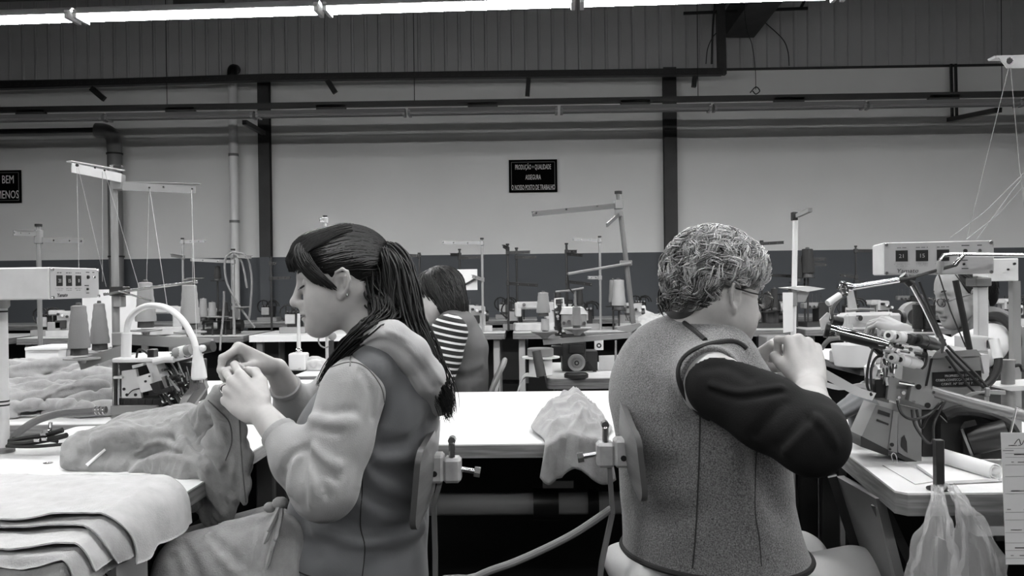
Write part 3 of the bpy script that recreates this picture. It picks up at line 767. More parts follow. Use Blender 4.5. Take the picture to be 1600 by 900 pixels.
for _ in range(200): pr.append((V(rng.uniform(-.75,-.25), rng.choice([-1,1])*rng.uniform(.6,1.), rng.uniform(-.75,-.1)), ends()))
W1 = lay(bh1, H1, pr, 14, .0016, rng, .06); k = W1.shape[1]; rad = .0017*np.sin(np.linspace(.35, 2.9, k))[None,:]*np.ones((len(W1),1))
strands('combed_locks', W1, rad, 'hair_dark', hair_o, rng.rand(len(W1))**2)
C = []; Sh = []
fr = []
for _ in range(520):                                   # fringe
    y = rng.uniform(-.080,.080); d0 = V(rng.uniform(-.35,.5), y/.11+rng.randn()*.04, 1.); d1 = V(.112, y*1.1, .055)
    q = lay(bh1, H1, [(d0, d1)], 9, .003, rng)
    if not len(q): continue
    q = q[0]; z1 = .040+rng.rand()*.018-.06*abs(y); x1 = math.sqrt(max(.02,1-(y/.092)**2))*.113
    tip = np.array(H1(x1-.004+rng.rand()*.008, y+rng.randn()*.005, z1)); tan = q[-1]-q[-2]; m_ = q[-1]*.5+tip*.5+np.array(H1.R@V(.006,0,0))
    C.append(np.concatenate([q, [m_, tip]])); Sh.append(rng.rand()**1.6)
strands('fringe', np.array(C), .0019*np.array([.6,1,1,1,1,1,1,1,.9,.8,.3])[None,:], 'hair_dark', hair_o, Sh)
C = []; Sh = []
for _ in range(380):                                   # side locks in front of the ear
    sgn = rng.choice([-1,1]); p0 = np.array([.055+rng.rand()*.03, sgn*.05, .10-rng.rand()*.02]); u_ = rng.rand(); p3 = np.array([.014+u_*.055, sgn*(.081-.012*u_+rng.rand()*.003), -.008+u_*.03-rng.rand()*.014]); p1 = p0+np.array([.02,sgn*.03,-.02]); p2 = p3+np.array([.022,sgn*.004,.028])
    tt = np.linspace(0,1,11)[:,None]; C.append((1-tt)**3*p0+3*tt*(1-tt)**2*p1+3*tt**2*(1-tt)*p2+tt**3*p3); Sh.append(rng.rand()**1.6)
C = np.array(C); k = C.shape[1]; rad = .0019*np.array([.8,1,1,1,1,1,1,.9,.8,.6,.25])[None,:]*np.ones((len(C),1))
W1 = (np.array(H1.R)@(C.reshape(-1,3).T*H1.s)).T.reshape(C.shape)+np.array(H1.o)
sd_ = (C[:,-1,1] > 0); Sh = np.array(Sh)
for m_ in (sd_, ~sd_): strands('side_lock', W1[m_], rad[m_], 'hair_dark', hair_o, Sh[m_])
b = MB(); c = H1(-.116,0,.030); b.lathe(c-(H1.R@V(-1,0,.25)).normalized()*.01, H1.R@V(-1,0,.25), [(.014,0),(.021,.004),(.022,.012),(.019,.019),(.012,.022)], 16); b.build('hair_tie', 'black_plastic', A)
def tail(main, widths, n, seedv, name, flat=(1,1.4,1), shmul=1.):
    rg = np.random.RandomState(seedv); ml = np.array([list(p) for p in spline(main, 7)]); k = len(ml); wd = np.interp(np.linspace(0,1,k), np.linspace(0,1,len(widths)), widths)
    C = []; Sh = []
    for _ in range(n):
        o = rg.randn(3); o /= np.linalg.norm(o); o *= rg.rand()**.4; o = o*np.array(flat); ph = rg.rand()*6; am = rg.rand()*.013; ln = rg.uniform(.82,1.)
        s_ = np.linspace(0, ln, k); base = np.stack([np.interp(s_, np.linspace(0,1,k), ml[:,i]) for i in range(3)],1)
        w_ = np.interp(s_, np.linspace(0,1,k), wd); q = base + o[None,:]*w_[:,None]
        q[:,0] += am*np.sin(9*s_+ph)*np.minimum(s_*2.5,1); q[:,1] += .6*am*np.sin(8*s_+ph*2)*np.minimum(s_*2.5,1); q[:,2] += am*np.cos(7*s_+ph)*np.minimum(s_*2.5,1); C.append(q); Sh.append(rg.rand()**2*shmul)
    C = np.array(C); rad = .0021*np.sin(np.linspace(.5,3.02,k))[None,:]*np.ones((n,1)); return strands(name, C, rad, 'hair_dark', A, Sh)
tail([H1(-.114,0,.030), P(609,394,1.79), P(623,420,1.77), P(629,465,1.75), P(642,515,1.73), P(670,565,1.72), P(692,612,1.72), P(704,655,1.71)], [.012,.022,.029,.031,.028,.022,.018,.007], 520, 5, 'ponytail')
tail([P(598,470,1.76), P(603,502,1.70), P(580,516,1.66), P(552,534,1.645), P(526,562,1.64), P(503,598,1.64)], [.034,.034,.024,.02,.014,.006], 260, 6, 'front_lock')
tail([H1(-.085,.0,.0), P(602,470,1.79), P(624,510,1.76), P(655,560,1.74)], [.05,.05,.045,.02], 320, 8, 'nape_hair')
# lower body: trousers on the seat
f = Field((-.78, 1.58, .38), (-.10, 2.05, .72), .007)
hip = P(560, 905, YC); 
for Y in (1.72, 1.88):
    f.cap((hip.x+.02, Y, .54), (-.70, Y, .575), .086, .068, .03)
f.cap((hip.x, 1.74, .56), (hip.x, 1.86, .56), .11, .11, .03)
field_obj('trousers', f, mat('trousers_dark', 50, .8), A, 1)
b = MB()
for Y in (1.71, 1.90): b.tube([V(-.70,Y,.60), V(-.72,Y,.45), V(-.66,Y,.12), V(-.66,Y,.06)], [.072,.065,.05,.045], 12)
b.build('lower_legs', 'trousers_dark', A)
for Y in (1.71, 1.90): MB().ball((-.70,Y,.04), (.12,.045,.04)).build('shoe', 'black_plastic', A)
# ------------------------------------------------------------------ worker with short grey curls
def felt():
    m = mat('vest_felt', 90, .95, bump=.5, bscale=300, bdetail=6, var=.42, vscale=380, sheen=.3); return m
felt()
mat('sweater_black', 21, .85, bump=.12, bscale=350, bdetail=2, spec=.2)
mat('satin_lining', 165, .4); mat('piping_black', 24, .8, bump=.3, bscale=500); mat('coat_cotton', 205, .8, bump=.1, bscale=200)
B = thing('person', 'person with short grey curly hair and glasses in grey felt vest', 'person', (.42, 1.82, 0))
fw = V(math.cos(R_(36)), math.sin(R_(36)), 0); lt = V(-fw.y, fw.x, 0)
H2 = Head(P(1116, 460, 1.80), (math.cos(R_(18)), math.sin(R_(18)), -.20), .93)
c2 = lambda px_, py_, Y=1.80: P(px_, py_, Y)
neck2 = c2(1088, 545, 1.79)
f = Field(H2.o - V(.18,.18,.24), H2.o + V(.18,.18,.17), .0022); H2.face(f, neck2+V(0,0,-.02), .010)
v1, q1 = f.mesh(1)
S_n, E_n, W_n = P(1124, 600, 1.62), P(1268, 686, 1.50), P(1266, 600, 1.70)
S_f = P(1062, 590, 1.94); E_f, W_f = P(1150, 680, 2.08), P(1166, 572, 1.93)
f = Field((.18, 1.40, .5), (.66, 2.18, 1.12), .0030)
f.cap(neck2, c2(1095,700), .06, .09, .03, u=lt, fa=1., fb=1.35)
for S_, E_, W_ in ((S_n,E_n,W_n),(S_f,E_f,W_f)):
    f.cap(neck2+V(0,0,-.06), S_, .05, .05, .03).cap(S_, E_, .048, .042, .02).cap(E_, E_.lerp(W_,.45), .040, .039, .02).cap(E_.lerp(W_,.45), W_, .039, .027, .02)
hand(f, W_n+V(0,0,.006), P(1255,543,1.74)-W_n, (.18,-.95,.30), False, .98,
  [(5,(62,82,40)), (1,(68,88,40)), (-3,(72,88,42)), (-8,(74,86,42))], [(.044,.044,-.020), (.068,.046,-.040), (.082,.032,-.058)])
hand(f, W_f, P(1202,546,1.90)-W_f, (-.45,.35,.85), True, .95,
  [(4,(48,52,30)), (0,(52,55,30)), (-4,(56,55,30)), (-8,(58,55,30))], [(.044,.038,-.030), (.072,.036,-.050), (.096,.024,-.058)])
v2, q2 = f.mesh(1)
mesh_obj('body', np.concatenate([v1, v2]), np.concatenate([q1, q2+len(v1)]), 'skin', B)
brow_lash(H2, B, (-1,1))
# vest
f = Field((.10, 1.50, .42), (.68, 2.12, 1.14), .0040)
f.cap(c2(1082,556), c2(1084,630), .088, .130, .05, u=lt, fa=1.7, fb=1.42)
f.cap(c2(1084,630), c2(1096,710), .132, .142, .05, u=lt, fa=1.36, fb=1.24)
f.cap(c2(1096,710), c2(1102,790), .142, .145, .05, u=lt, fa=1.22, fb=1.18)
f.cap(c2(1102,790), c2(1116,900), .148, .184, .05, u=lt, fa=1.18, fb=1.2)
f.cap(P(1105,587,1.63), S_f.lerp(neck2,.12)+V(0,0,.02), .058, .058, .05)
f.ell(c2(1052,600,1.82), (.072,.15,.11), np.array(Matrix((fw,lt,V(0,0,1))).transposed()), .06)
# armhole openings, neck opening, hem
mn = P(1098,600,1.60)
f.ell(P(1110,598,1.585), (.052,.07,.070), np.array(Matrix((V(.82,-.57,0).normalized(), V(.57,.82,0).normalized(), V(0,0,1))).transposed() @ Matrix.Rotation(.35,3,'Y')), .012, 'cut')
f.ell(S_f+lt*.06, (.06,.07,.09), np.array(Matrix((fw,lt,V(0,0,1))).transposed()), .012, 'cut')
f.cap(neck2+V(.01,0,.0), H2.o+V(0,0,-.02), .066, .075, .008, op='cut')
f.plane(P(1100, 889, 1.70), (0.0,0,-1))
surf_folds(f, [([(985,800),(1030,815),(1090,800)], .03, .006), ([(1150,700),(1160,760),(1190,830)], .03, -.006), ([(1180,690),(1195,760),(1220,800)], .025, .007), ([(975,700),(1000,730),(1050,735)], .03, .006), ([(1000,560),(1040,590),(1050,640)], .025, -.004)])
vest2, bv2 = field_obj('vest', f, 'vest_felt', B, 1)
q = smooth_on(bv2, [(1094,648),(1093,700),(1090,780),(1086,850),(1082,888)], .0004); MB().tube(q, .0016, 5).build('seam', 'seam_dark', vest2)
q = smooth_on(bv2, [(1182,700),(1180,750),(1180,800),(1186,840),(1190,885)], .0004)
if len(q) > 2: MB().tube(q, .0010, 5).build('seam', 'seam_dark', vest2)
q = spline([P(1168,548,1.69),P(1150,533,1.655),P(1120,536,1.625),P(1090,545,1.605),P(1068,560,1.607),P(1060,582,1.612),P(1065,607,1.615),P(1078,630,1.612),P(1096,648,1.60),P(1112,655,1.60)],4)
q2_ = []
for p in q:
    d = (p-CAM).normalized(); h = bv2.ray_cast(CAM, d); q2_.append(h[0]+h[1]*.001 if h[0] is not None and abs(h[0].y-p.y) < .06 else p)
q = [sum((q2_[max(0,min(len(q2_)-1,i+k))] for k in (-2,-1,0,1,2)), V(0,0,0))/5 for i in range(len(q2_))]
MB().tube(q, .0055, 8).build('piping', 'piping_black', vest2)
q = smooth_on(bv2, [(1046,492),(1060,499),(1076,510),(1090,521),(1102,532)], .001)
if len(q) > 2: MB().tube(q, .005, 8).build('piping', 'piping_black', vest2)
# hem piping follows the cut
def hem_ring(f_bvh, z, c, n=72):
    out = []
    for i in range(n):
        a = 2*math.pi*i/n; d = V(math.cos(a), math.sin(a), 0); h = f_bvh.ray_cast(V(c.x,c.y,z)+d*.5, -d)
        if h[0] is not None: out.append(h[0]+d*.001)
    return out
zh = P(1100,889,1.70).z; q = hem_ring(bv2, zh+.006, c2(1105,889)); MB().tube(q+q[:1], .006, 8).build('hem_piping', 'piping_black', vest2)
# shoulder lining that shows inside the armhole
f = Field(S_n-V(.13,.13,.13), S_n+V(.13,.13,.13), .004); f.ell(P(1108,597,1.64), (.058,.055,.064), np.array(Matrix.Rotation(.2,3,'Y')), .01); field_obj('lining', f, 'satin_lining', vest2, 1)
A2 = A; A = B
fo2 = [([(1110,610),(1150,622),(1190,617),(1222,612)], .006, .008), ([(1112,603),(1150,614),(1190,610),(1220,606)], .007, -.006), ([(1180,680),(1200,655),(1225,630)], .010, .005), ([(1215,700),(1240,675),(1262,650)], .010, .006),
       ([(1225,705),(1252,680),(1275,655)], .009, -.006), ([(1100,575),(1135,572),(1170,590)], .010, .005), ([(1270,650),(1290,668),(1305,695)], .008, -.005), ([(1262,655),(1283,675),(1298,705)], .007, .005)]
sl, bsl = sleeve('sleeve', S_n, E_n, W_n, .36, fo2, 'sweater_black', (.066,.066,.060,.050))
sleeve('sleeve', S_f, E_f, W_f, .45, [], 'sweater_black', (.062,.06,.052,.046))
A = A2
# hair: cap and curls
cuts = [((.128,0,-.022), (.085,.14,.085)), ((.05,.085,-.04), (.055,.05,.06)), ((.05,-.085,-.04), (.055,.05,.06)), ((.02,0,-.13), (.09,.2,.07)), ((-.002,.10,-.010),(.030,.044,.047)), ((-.002,-.10,-.010),(.030,.044,.047))]
hair = capfield(H2, .003, c=(-.014,0,.042), r=(.110,.092,.103), cuts=cuts, adds=[((-.080,0,-.03),(.032,.06,.045)), ((.048,0,.075),(.055,.07,.05))])
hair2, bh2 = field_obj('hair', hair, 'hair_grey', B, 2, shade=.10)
def curls(Hd, bvh, n, seed, r0=.0021, length=.05, turns=1.0, test=None, shade=None, lift=.004, per=9):
    """wavy locks: each lock is a small bundle that shares its wave"""
    rg = np.random.RandomState(seed); C = []; Sh = []; o = Hd(-.02,0,.03); k = 14
    while len(C) < n:
        d = rg.randn(3); d /= np.linalg.norm(d); w_ = Hd.R @ Vector(d)
        h = bvh.ray_cast(o + w_*.3, -w_)
        if h[0] is None: continue
        loc = Hd.R.inverted() @ (h[0]-Hd.o)/Hd.s
        if test and not test(loc): continue
        n_ = h[1]; down = (Hd.R @ V(-.7+rg.randn()*.4, rg.randn()*.4, -.55)); tdir = (down - n_*down.dot(n_)).normalized(); side = n_.cross(tdir)*rg.choice([-1,1])
        L_ = length*rg.uniform(.7,1.15); ph = rg.rand()*6.28; am = L_*rg.uniform(.10,.2); tn = turns*rg.uniform(.8,1.3); s0 = shade(loc, rg)
        for _ in range(per):
            of = side*rg.randn()*.0042 + n_*rg.rand()*.004 + tdir*rg.randn()*.004; pts = []; p2 = ph+rg.randn()*.25
            for t_ in np.linspace(0,1,k):
                a = p2 + 2*math.pi*tn*t_
                pts.append(list(h[0] + of + tdir*L_*(t_-.3) + side*am*math.sin(a) + n_*(lift + .5*am*math.cos(a) - .3*L_*(t_-.3)**2)))
            C.append(pts); Sh.append(float(np.clip(s0+rg.randn()*.12, .02, 1)))
    C = np.array(C); rad = r0*np.sin(np.linspace(.5,2.85,k))[None,:]*rg.uniform(.6,1.2,(len(C),1))
    return strands('curls', C, rad, 'hair_grey', hair2, Sh)
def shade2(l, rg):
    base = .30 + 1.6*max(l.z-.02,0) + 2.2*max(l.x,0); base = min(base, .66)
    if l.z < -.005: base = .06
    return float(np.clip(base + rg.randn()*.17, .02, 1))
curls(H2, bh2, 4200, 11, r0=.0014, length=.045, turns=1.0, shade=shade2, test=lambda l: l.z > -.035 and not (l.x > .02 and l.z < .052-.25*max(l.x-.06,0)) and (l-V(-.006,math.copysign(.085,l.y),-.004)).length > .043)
# glasses
b = MB(); rim = []
for y in (-1,1):
    for k in range(17):
        a = 2*math.pi*k/16; rim.append(H2(.112-.004*abs(math.cos(a)), y*.036+.026*math.cos(a), .004+.019*math.sin(a)))
    b.tube(rim[-17:], .0016, 6)
b.tube([H2(.113,-.010,.008), H2(.116,0,.011), H2(.113,.010,.008)], .0014, 6)
for y in (-1,1): b.tube(spline([H2(.108,y*.062,.010), H2(.095,y*.074,.012), H2(.04,y*.0805,.012), H2(-.004,y*.083,.014), H2(-.016,y*.082,.0)],4), .0016, 6)
gl = b.build('glasses', mat('glasses_frame', 60, .3, metal=.6), B)
for y in (-1,1):
    m = MB(); m.prism([H2(.111, y*.036+.0255*math.cos(2*math.pi*k/20), .004+.0185*math.sin(2*math.pi*k/20)) for k in range(20)], H2.R @ V(.0015,0,0)); m.build('lens', 'glass_lens', gl)
# light trousers
f = Field((.10, 1.50, .36), (1.05, 2.30, .74), .007); hip = c2(1105, 905, 1.80)
for s_ in (-1,1):
    a = V(hip.x,hip.y,.47)+lt*s_*.075; f.cap(a, a+fw*.34+V(.03,-.02,.01), .092, .075, .03)
    f.ell(V(hip.x,hip.y,.52)+lt*s_*.075-fw*.03, (.12,.11,.09), None, .04)
f.cap(P(962,872,1.86), P(1012,903,1.74), .026, .04, .05)
field_obj('trousers', f, 'coat_cotton', B, 1)
b = MB()
for s_ in (-1,1):
    a = V(hip.x,hip.y,.48)+lt*s_*.075+fw*.34+V(.03,-.02,0); b.tube([a, a+V(.03,0,-.15), a+V(-.02,0,-.38), a+V(-.02,0,-.43)], [.076,.07,.055,.05], 12)
    MB().ball((a.x+.03,a.y,.04), (.12,.045,.04)).build('shoe', 'black_plastic', B)
b.build('lower_legs', 'coat_cotton', B)
# ------------------------------------------------------------------ worker in striped sleeves, further back
def stripe_mat():
    m = mat('striped_jersey', 30, .8); nt = m.node_tree; N = nt.nodes; L = nt.links
    g = N.new('ShaderNodeNewGeometry'); d = N.new('ShaderNodeVectorMath'); d.operation = 'DOT_PRODUCT'; d.inputs[1].default_value = (.22, .0, .97); L.new(g.outputs['Position'], d.inputs[0])
    mu = N.new('ShaderNodeMath'); mu.operation = 'MULTIPLY'; mu.inputs[1].default_value = 1/.0255; L.new(d.outputs['Value'], mu.inputs[0])
    fr = N.new('ShaderNodeMath'); fr.operation = 'FRACT'; L.new(mu.outputs[0], fr.inputs[0]); c = N.new('ShaderNodeMath'); c.operation = 'GREATER_THAN'; c.inputs[1].default_value = .66; L.new(fr.outputs[0], c.inputs[0])
    mx = N.new('ShaderNodeMix'); mx.data_type = 'RGBA'; a = lin(20); b = lin(215); mx.inputs[6].default_value = (a,a,a,1); mx.inputs[7].default_value = (b,b,b,1); L.new(c.outputs[0], mx.inputs[0]); L.new(mx.outputs[2], N['Principled BSDF'].inputs['Base Color'])
stripe_mat(); mat('vest_dark', 92, .8, bump=.1, bscale=200)
def far_person(root, Hd, neck, torso, arms, vest_m, sleeve_m, h=.006, cuff=.8, lat=(0,1,0), rs=(.062,.058,.05,.042), skin='skin'):
    lo = np.min([list(p) for p, r, f_ in torso]+[list(q) for a in arms for q in a], axis=0)-.15; hi = np.max([list(p) for p, r, f_ in torso]+[list(q) for a in arms for q in a], axis=0)+.15
    f = Field(Hd.o-V(.17,.16,.24), Hd.o+V(.17,.16,.17), .0034); Hd.face(f, neck+V(0,0,-.02), .002); v1, q1 = f.mesh(1)
    f = Field(lo, hi, .0045)
    f.cap(neck, torso[-1][0], .055, .09, .03, u=lat, fa=1, fb=1.3)
    for S_, E_, W_ in arms:
        f.cap(neck+V(0,0,-.06), S_, .045, .045, .03).cap(S_, E_, .043, .038, .02).cap(E_, W_, .036, .026, .02)
        d = (W_-E_).normalized(); hand(f, W_, d+V(0,0,-.1), (0,-.3,1), S_.y < neck.y, .95, [(4,(35,40,20)),(0,(38,42,20)),(-4,(40,42,20)),(-8,(42,42,20))], [(.042,.044,-.02),(.068,.046,-.035),(.09,.036,-.045)])
    v2, q2 = f.mesh(1); mesh_obj('body', np.concatenate([v1,v2]), np.concatenate([q1,q2+len(v1)]), skin, root)
    f = Field(lo, hi, h)
    for (p, r, fa), (q, r2, fb) in zip(torso[:-1], torso[1:]): f.cap(p, q, r, r2, .04, u=lat, fa=fa, fb=fb)
    S0, S1 = arms[0][0], arms[1][0]; f.cap(S0.lerp(neck,.25)+V(0,0,.02), S1.lerp(neck,.25)+V(0,0,.02), .052, .052, .05)
    global A
    keep = A; A = root
    for S_, E_, W_ in arms: sleeve('sleeve', S_, E_, W_, cuff, [], sleeve_m, rs, .005)
    A = keep
    return f
Y3 = 3.75; A3 = thing('person', 'person with bob haircut in dark vest and striped sleeves at a back table', 'person', tuple(P(720,600,Y3))[:2]+(0,))
H3 = Head(P(688,462,Y3), (-1,-.12,-.28), .93)
nk = P(706,498,Y3+.02)
f = far_person(A3, H3, nk, [(P(718,512,Y3),.08,1.5),(P(724,545,Y3),.10,1.35),(P(724,585,Y3),.10,1.35),(P(722,650,Y3),.125,1.3),(P(722,700,Y3),.13,1.3)],
   [(P(702,520,3.545),P(686,588,3.50),P(632,560,3.62)),(P(705,512,3.93),P(690,575,3.98),P(635,555,3.85))], 'vest_dark', 'striped_jersey', rs=(.078,.072,.06,.045))
surf_folds(f, [([(700,583),(725,590),(752,582)],.02,.008),([(705,575),(730,578),(752,568)],.02,-.006),([(690,596),(720,592),(755,590)],.008,.008)])
field_obj('vest', f, 'vest_dark', A3, 1)
hr = capfield(H3, .005, c=(-.016,0,.036), r=(.112,.092,.098), cuts=[((.125,0,-.055),(.075,.14,.095)), ((.06,0,-.18),(.08,.2,.06))], adds=[((-.035,.058,-.045),(.062,.045,.10)), ((-.035,-.058,-.045),(.062,.045,.10)), ((-.075,0,-.05),(.045,.06,.09)), ((.055,0,.07),(.055,.07,.05))])
h3, bh3 = field_obj('hair', hr, 'hair_brown', A3, 1, shade=.1)
rg3 = np.random.RandomState(4); pr = []
for _ in range(420):
    s_ = rg3.choice([-1,1]); y = rg3.uniform(.1,1.)*s_; x = rg3.uniform(-1,.75); pr.append((V(rg3.uniform(-.3,.5), y*.2, 1), V(x*.7, y, rg3.uniform(-.9,-.3) if x < .3 else rg3.uniform(-.1,.2))))
W3 = lay(bh3, H3, pr, 12, .003, rg3); strands('locks', W3, .0026*np.sin(np.linspace(.4,2.8,12))[None,:], 'hair_brown', h3, rg3.rand(len(W3))**1.5)
f = Field((P(722,600,Y3).x-.55,Y3-.25,.36),(P(722,600,Y3).x+.18,Y3+.25,.68),.01); hp = P(724,690,Y3)
for Y in (Y3-.09,Y3+.09): f.cap((hp.x,Y,.52),(hp.x-.42,Y,.54),.085,.07,.03)
field_obj('trousers', f, 'trousers_dark', A3, 1)
for Y in (Y3-.09,Y3+.09): MB().tube([(hp.x-.42,Y,.54),(hp.x-.42,Y,.2),(hp.x-.42,Y,.05)],[.07,.055,.05],10).build('lower_leg','trousers_dark',A3)
# chair of that worker
t = thing('steel_chair', 'grey tube steel chair behind the worker in striped sleeves', 'chair', (P(745,600,Y3).x,Y3,0)); cx = P(745,600,Y3).x
MB().prism(rrect(cx-.32,cx+.04,Y3-.19,Y3+.19,.05,.43),(0,0,.02)).build('seat','machine_mid',t)
b = MB(); b.tube(spline([(cx+.03,Y3-.17,.42),(cx+.06,Y3-.17,.66),(cx+.10,Y3-.17,.76),(cx+.12,Y3-.12,.80),(cx+.12,Y3+.12,.80),(cx+.10,Y3+.17,.76),(cx+.06,Y3+.17,.66),(cx+.03,Y3+.17,.42)],5),.011,8); b.build('back_frame','machine_grey',t)
for z in (.60,.67): MB().bar((cx+.07+(z-.6)*.3,Y3-.16,z),(cx+.07+(z-.6)*.3,Y3+.16,z),.004,.03).build('back_slat','machine_grey',t)
for ax in (-.28,.02):
    for ay in (-.16,.16): MB().cyl((cx+ax,Y3+ay,.43),(cx+ax*1.1,Y3+ay*1.1,0),.011,seg=8).build('leg','machine_grey',t)
# ------------------------------------------------------------------ worker in glasses at far right
Y4 = 2.9; A4 = thing('person', 'person with glasses and white sleeve working behind the right control box', 'person', tuple(P(1560,700,Y4))[:2]+(0,))
H4 = Head(P(1505,461,Y4), (-1,-.10,-.22), .88); nk = P(1532,510,Y4+.02)
f = far_person(A4, H4, nk, [(P(1540,520,Y4),.09,1.6),(P(1556,565,Y4),.115,1.5),(P(1560,610,Y4),.115,1.35),(P(1558,680,Y4),.13,1.3)],
   [(P(1550,538,2.74),P(1484,560,2.60),P(1412,518,2.72)),(P(1540,535,3.06),P(1480,590,3.12),P(1430,545,2.98))], 'vest_dark', 'coat_cotton', rs=(.066,.060,.052,.042), cuff=.66, skin='skin_tan')
v4, bv4 = field_obj('vest', f, 'vest_dark', A4, 1)
MB().tube(spline([P(1540,497,2.78),P(1562,495,2.72),P(1582,512,2.68),P(1588,538,2.67),P(1576,562,2.67),P(1552,574,2.67)],6),.016,10).build('armhole_band','piping_black',v4)
hr = capfield(H4, .005, c=(-.020,0,.038), r=(.108,.086,.094), cuts=[((.125,0,-.045),(.075,.14,.086)), ((.05,0,-.125),(.10,.2,.075)), ((.0,.1,-.02),(.024,.04,.036)), ((.0,-.1,-.02),(.024,.04,.036)), ((.05,.085,-.05),(.045,.05,.05)), ((.05,-.085,-.05),(.045,.05,.05))], adds=[((-.08,0,-.02),(.04,.06,.055))])
h4, bh4 = field_obj('hair', hr, 'hair_dark', A4, 1, shade=.2)
W4 = lay(bh4, H4, [(V(rg3.uniform(0,.8), rg3.uniform(-.6,.6), 1), V(rg3.uniform(-1,.0), rg3.choice([-1,1])*rg3.uniform(.3,1), rg3.uniform(-.5,.3))) for _ in range(260)], 12, .003, rg3); strands('locks', W4, .0026*np.sin(np.linspace(.4,2.8,12))[None,:], 'hair_dark', h4, rg3.rand(len(W4))**1.5)
b = MB()
for y in (-1,1):
    b.tube([H4(.112, y*.036+.025*math.cos(2*math.pi*k/16), -.004+.017*math.sin(2*math.pi*k/16)) for k in range(17)], .0018, 6)
    b.tube([H4(.109,y*.061,.0), H4(.04,y*.082,.008), H4(-.006,y*.084,.012)], .0018, 6)
b.tube([H4(.113,-.011,0), H4(.116,0,.003), H4(.113,.011,0)], .0016, 6); g4 = b.build('glasses','glasses_frame',A4)
brow_lash(H4, A4, (-1,1)); brow_lash(H3, A3, (-1,1))
f = Field((P(1558,600,Y4).x-.55,Y4-.25,.36),(P(1558,600,Y4).x+.18,Y4+.25,.68),.01); hp = P(1558,690,Y4)
for Y in (Y4-.09,Y4+.09): f.cap((hp.x,Y,.52),(hp.x-.40,Y,.54),.085,.07,.03)
field_obj('trousers', f, 'trousers_dark', A4, 1)
for Y in (Y4-.09,Y4+.09): MB().tube([(hp.x-.40,Y,.54),(hp.x-.40,Y,.2),(hp.x-.40,Y,.05)],[.07,.055,.05],10).build('lower_leg','trousers_dark',A4)
t = thing('steel_chair', 'grey tube steel chair under the worker in glasses', 'chair', (hp.x,Y4,0))
MB().prism(rrect(hp.x-.2,hp.x+.18,Y4-.19,Y4+.19,.05,.41),(0,0,.02)).build('seat','machine_mid',t)
for ax in (-.17,.15):
    for ay in (-.16,.16): MB().cyl((hp.x+ax,Y4+ay,.41),(hp.x+ax*1.1,Y4+ay*1.1,0),.011,seg=8).build('leg','machine_grey',t)
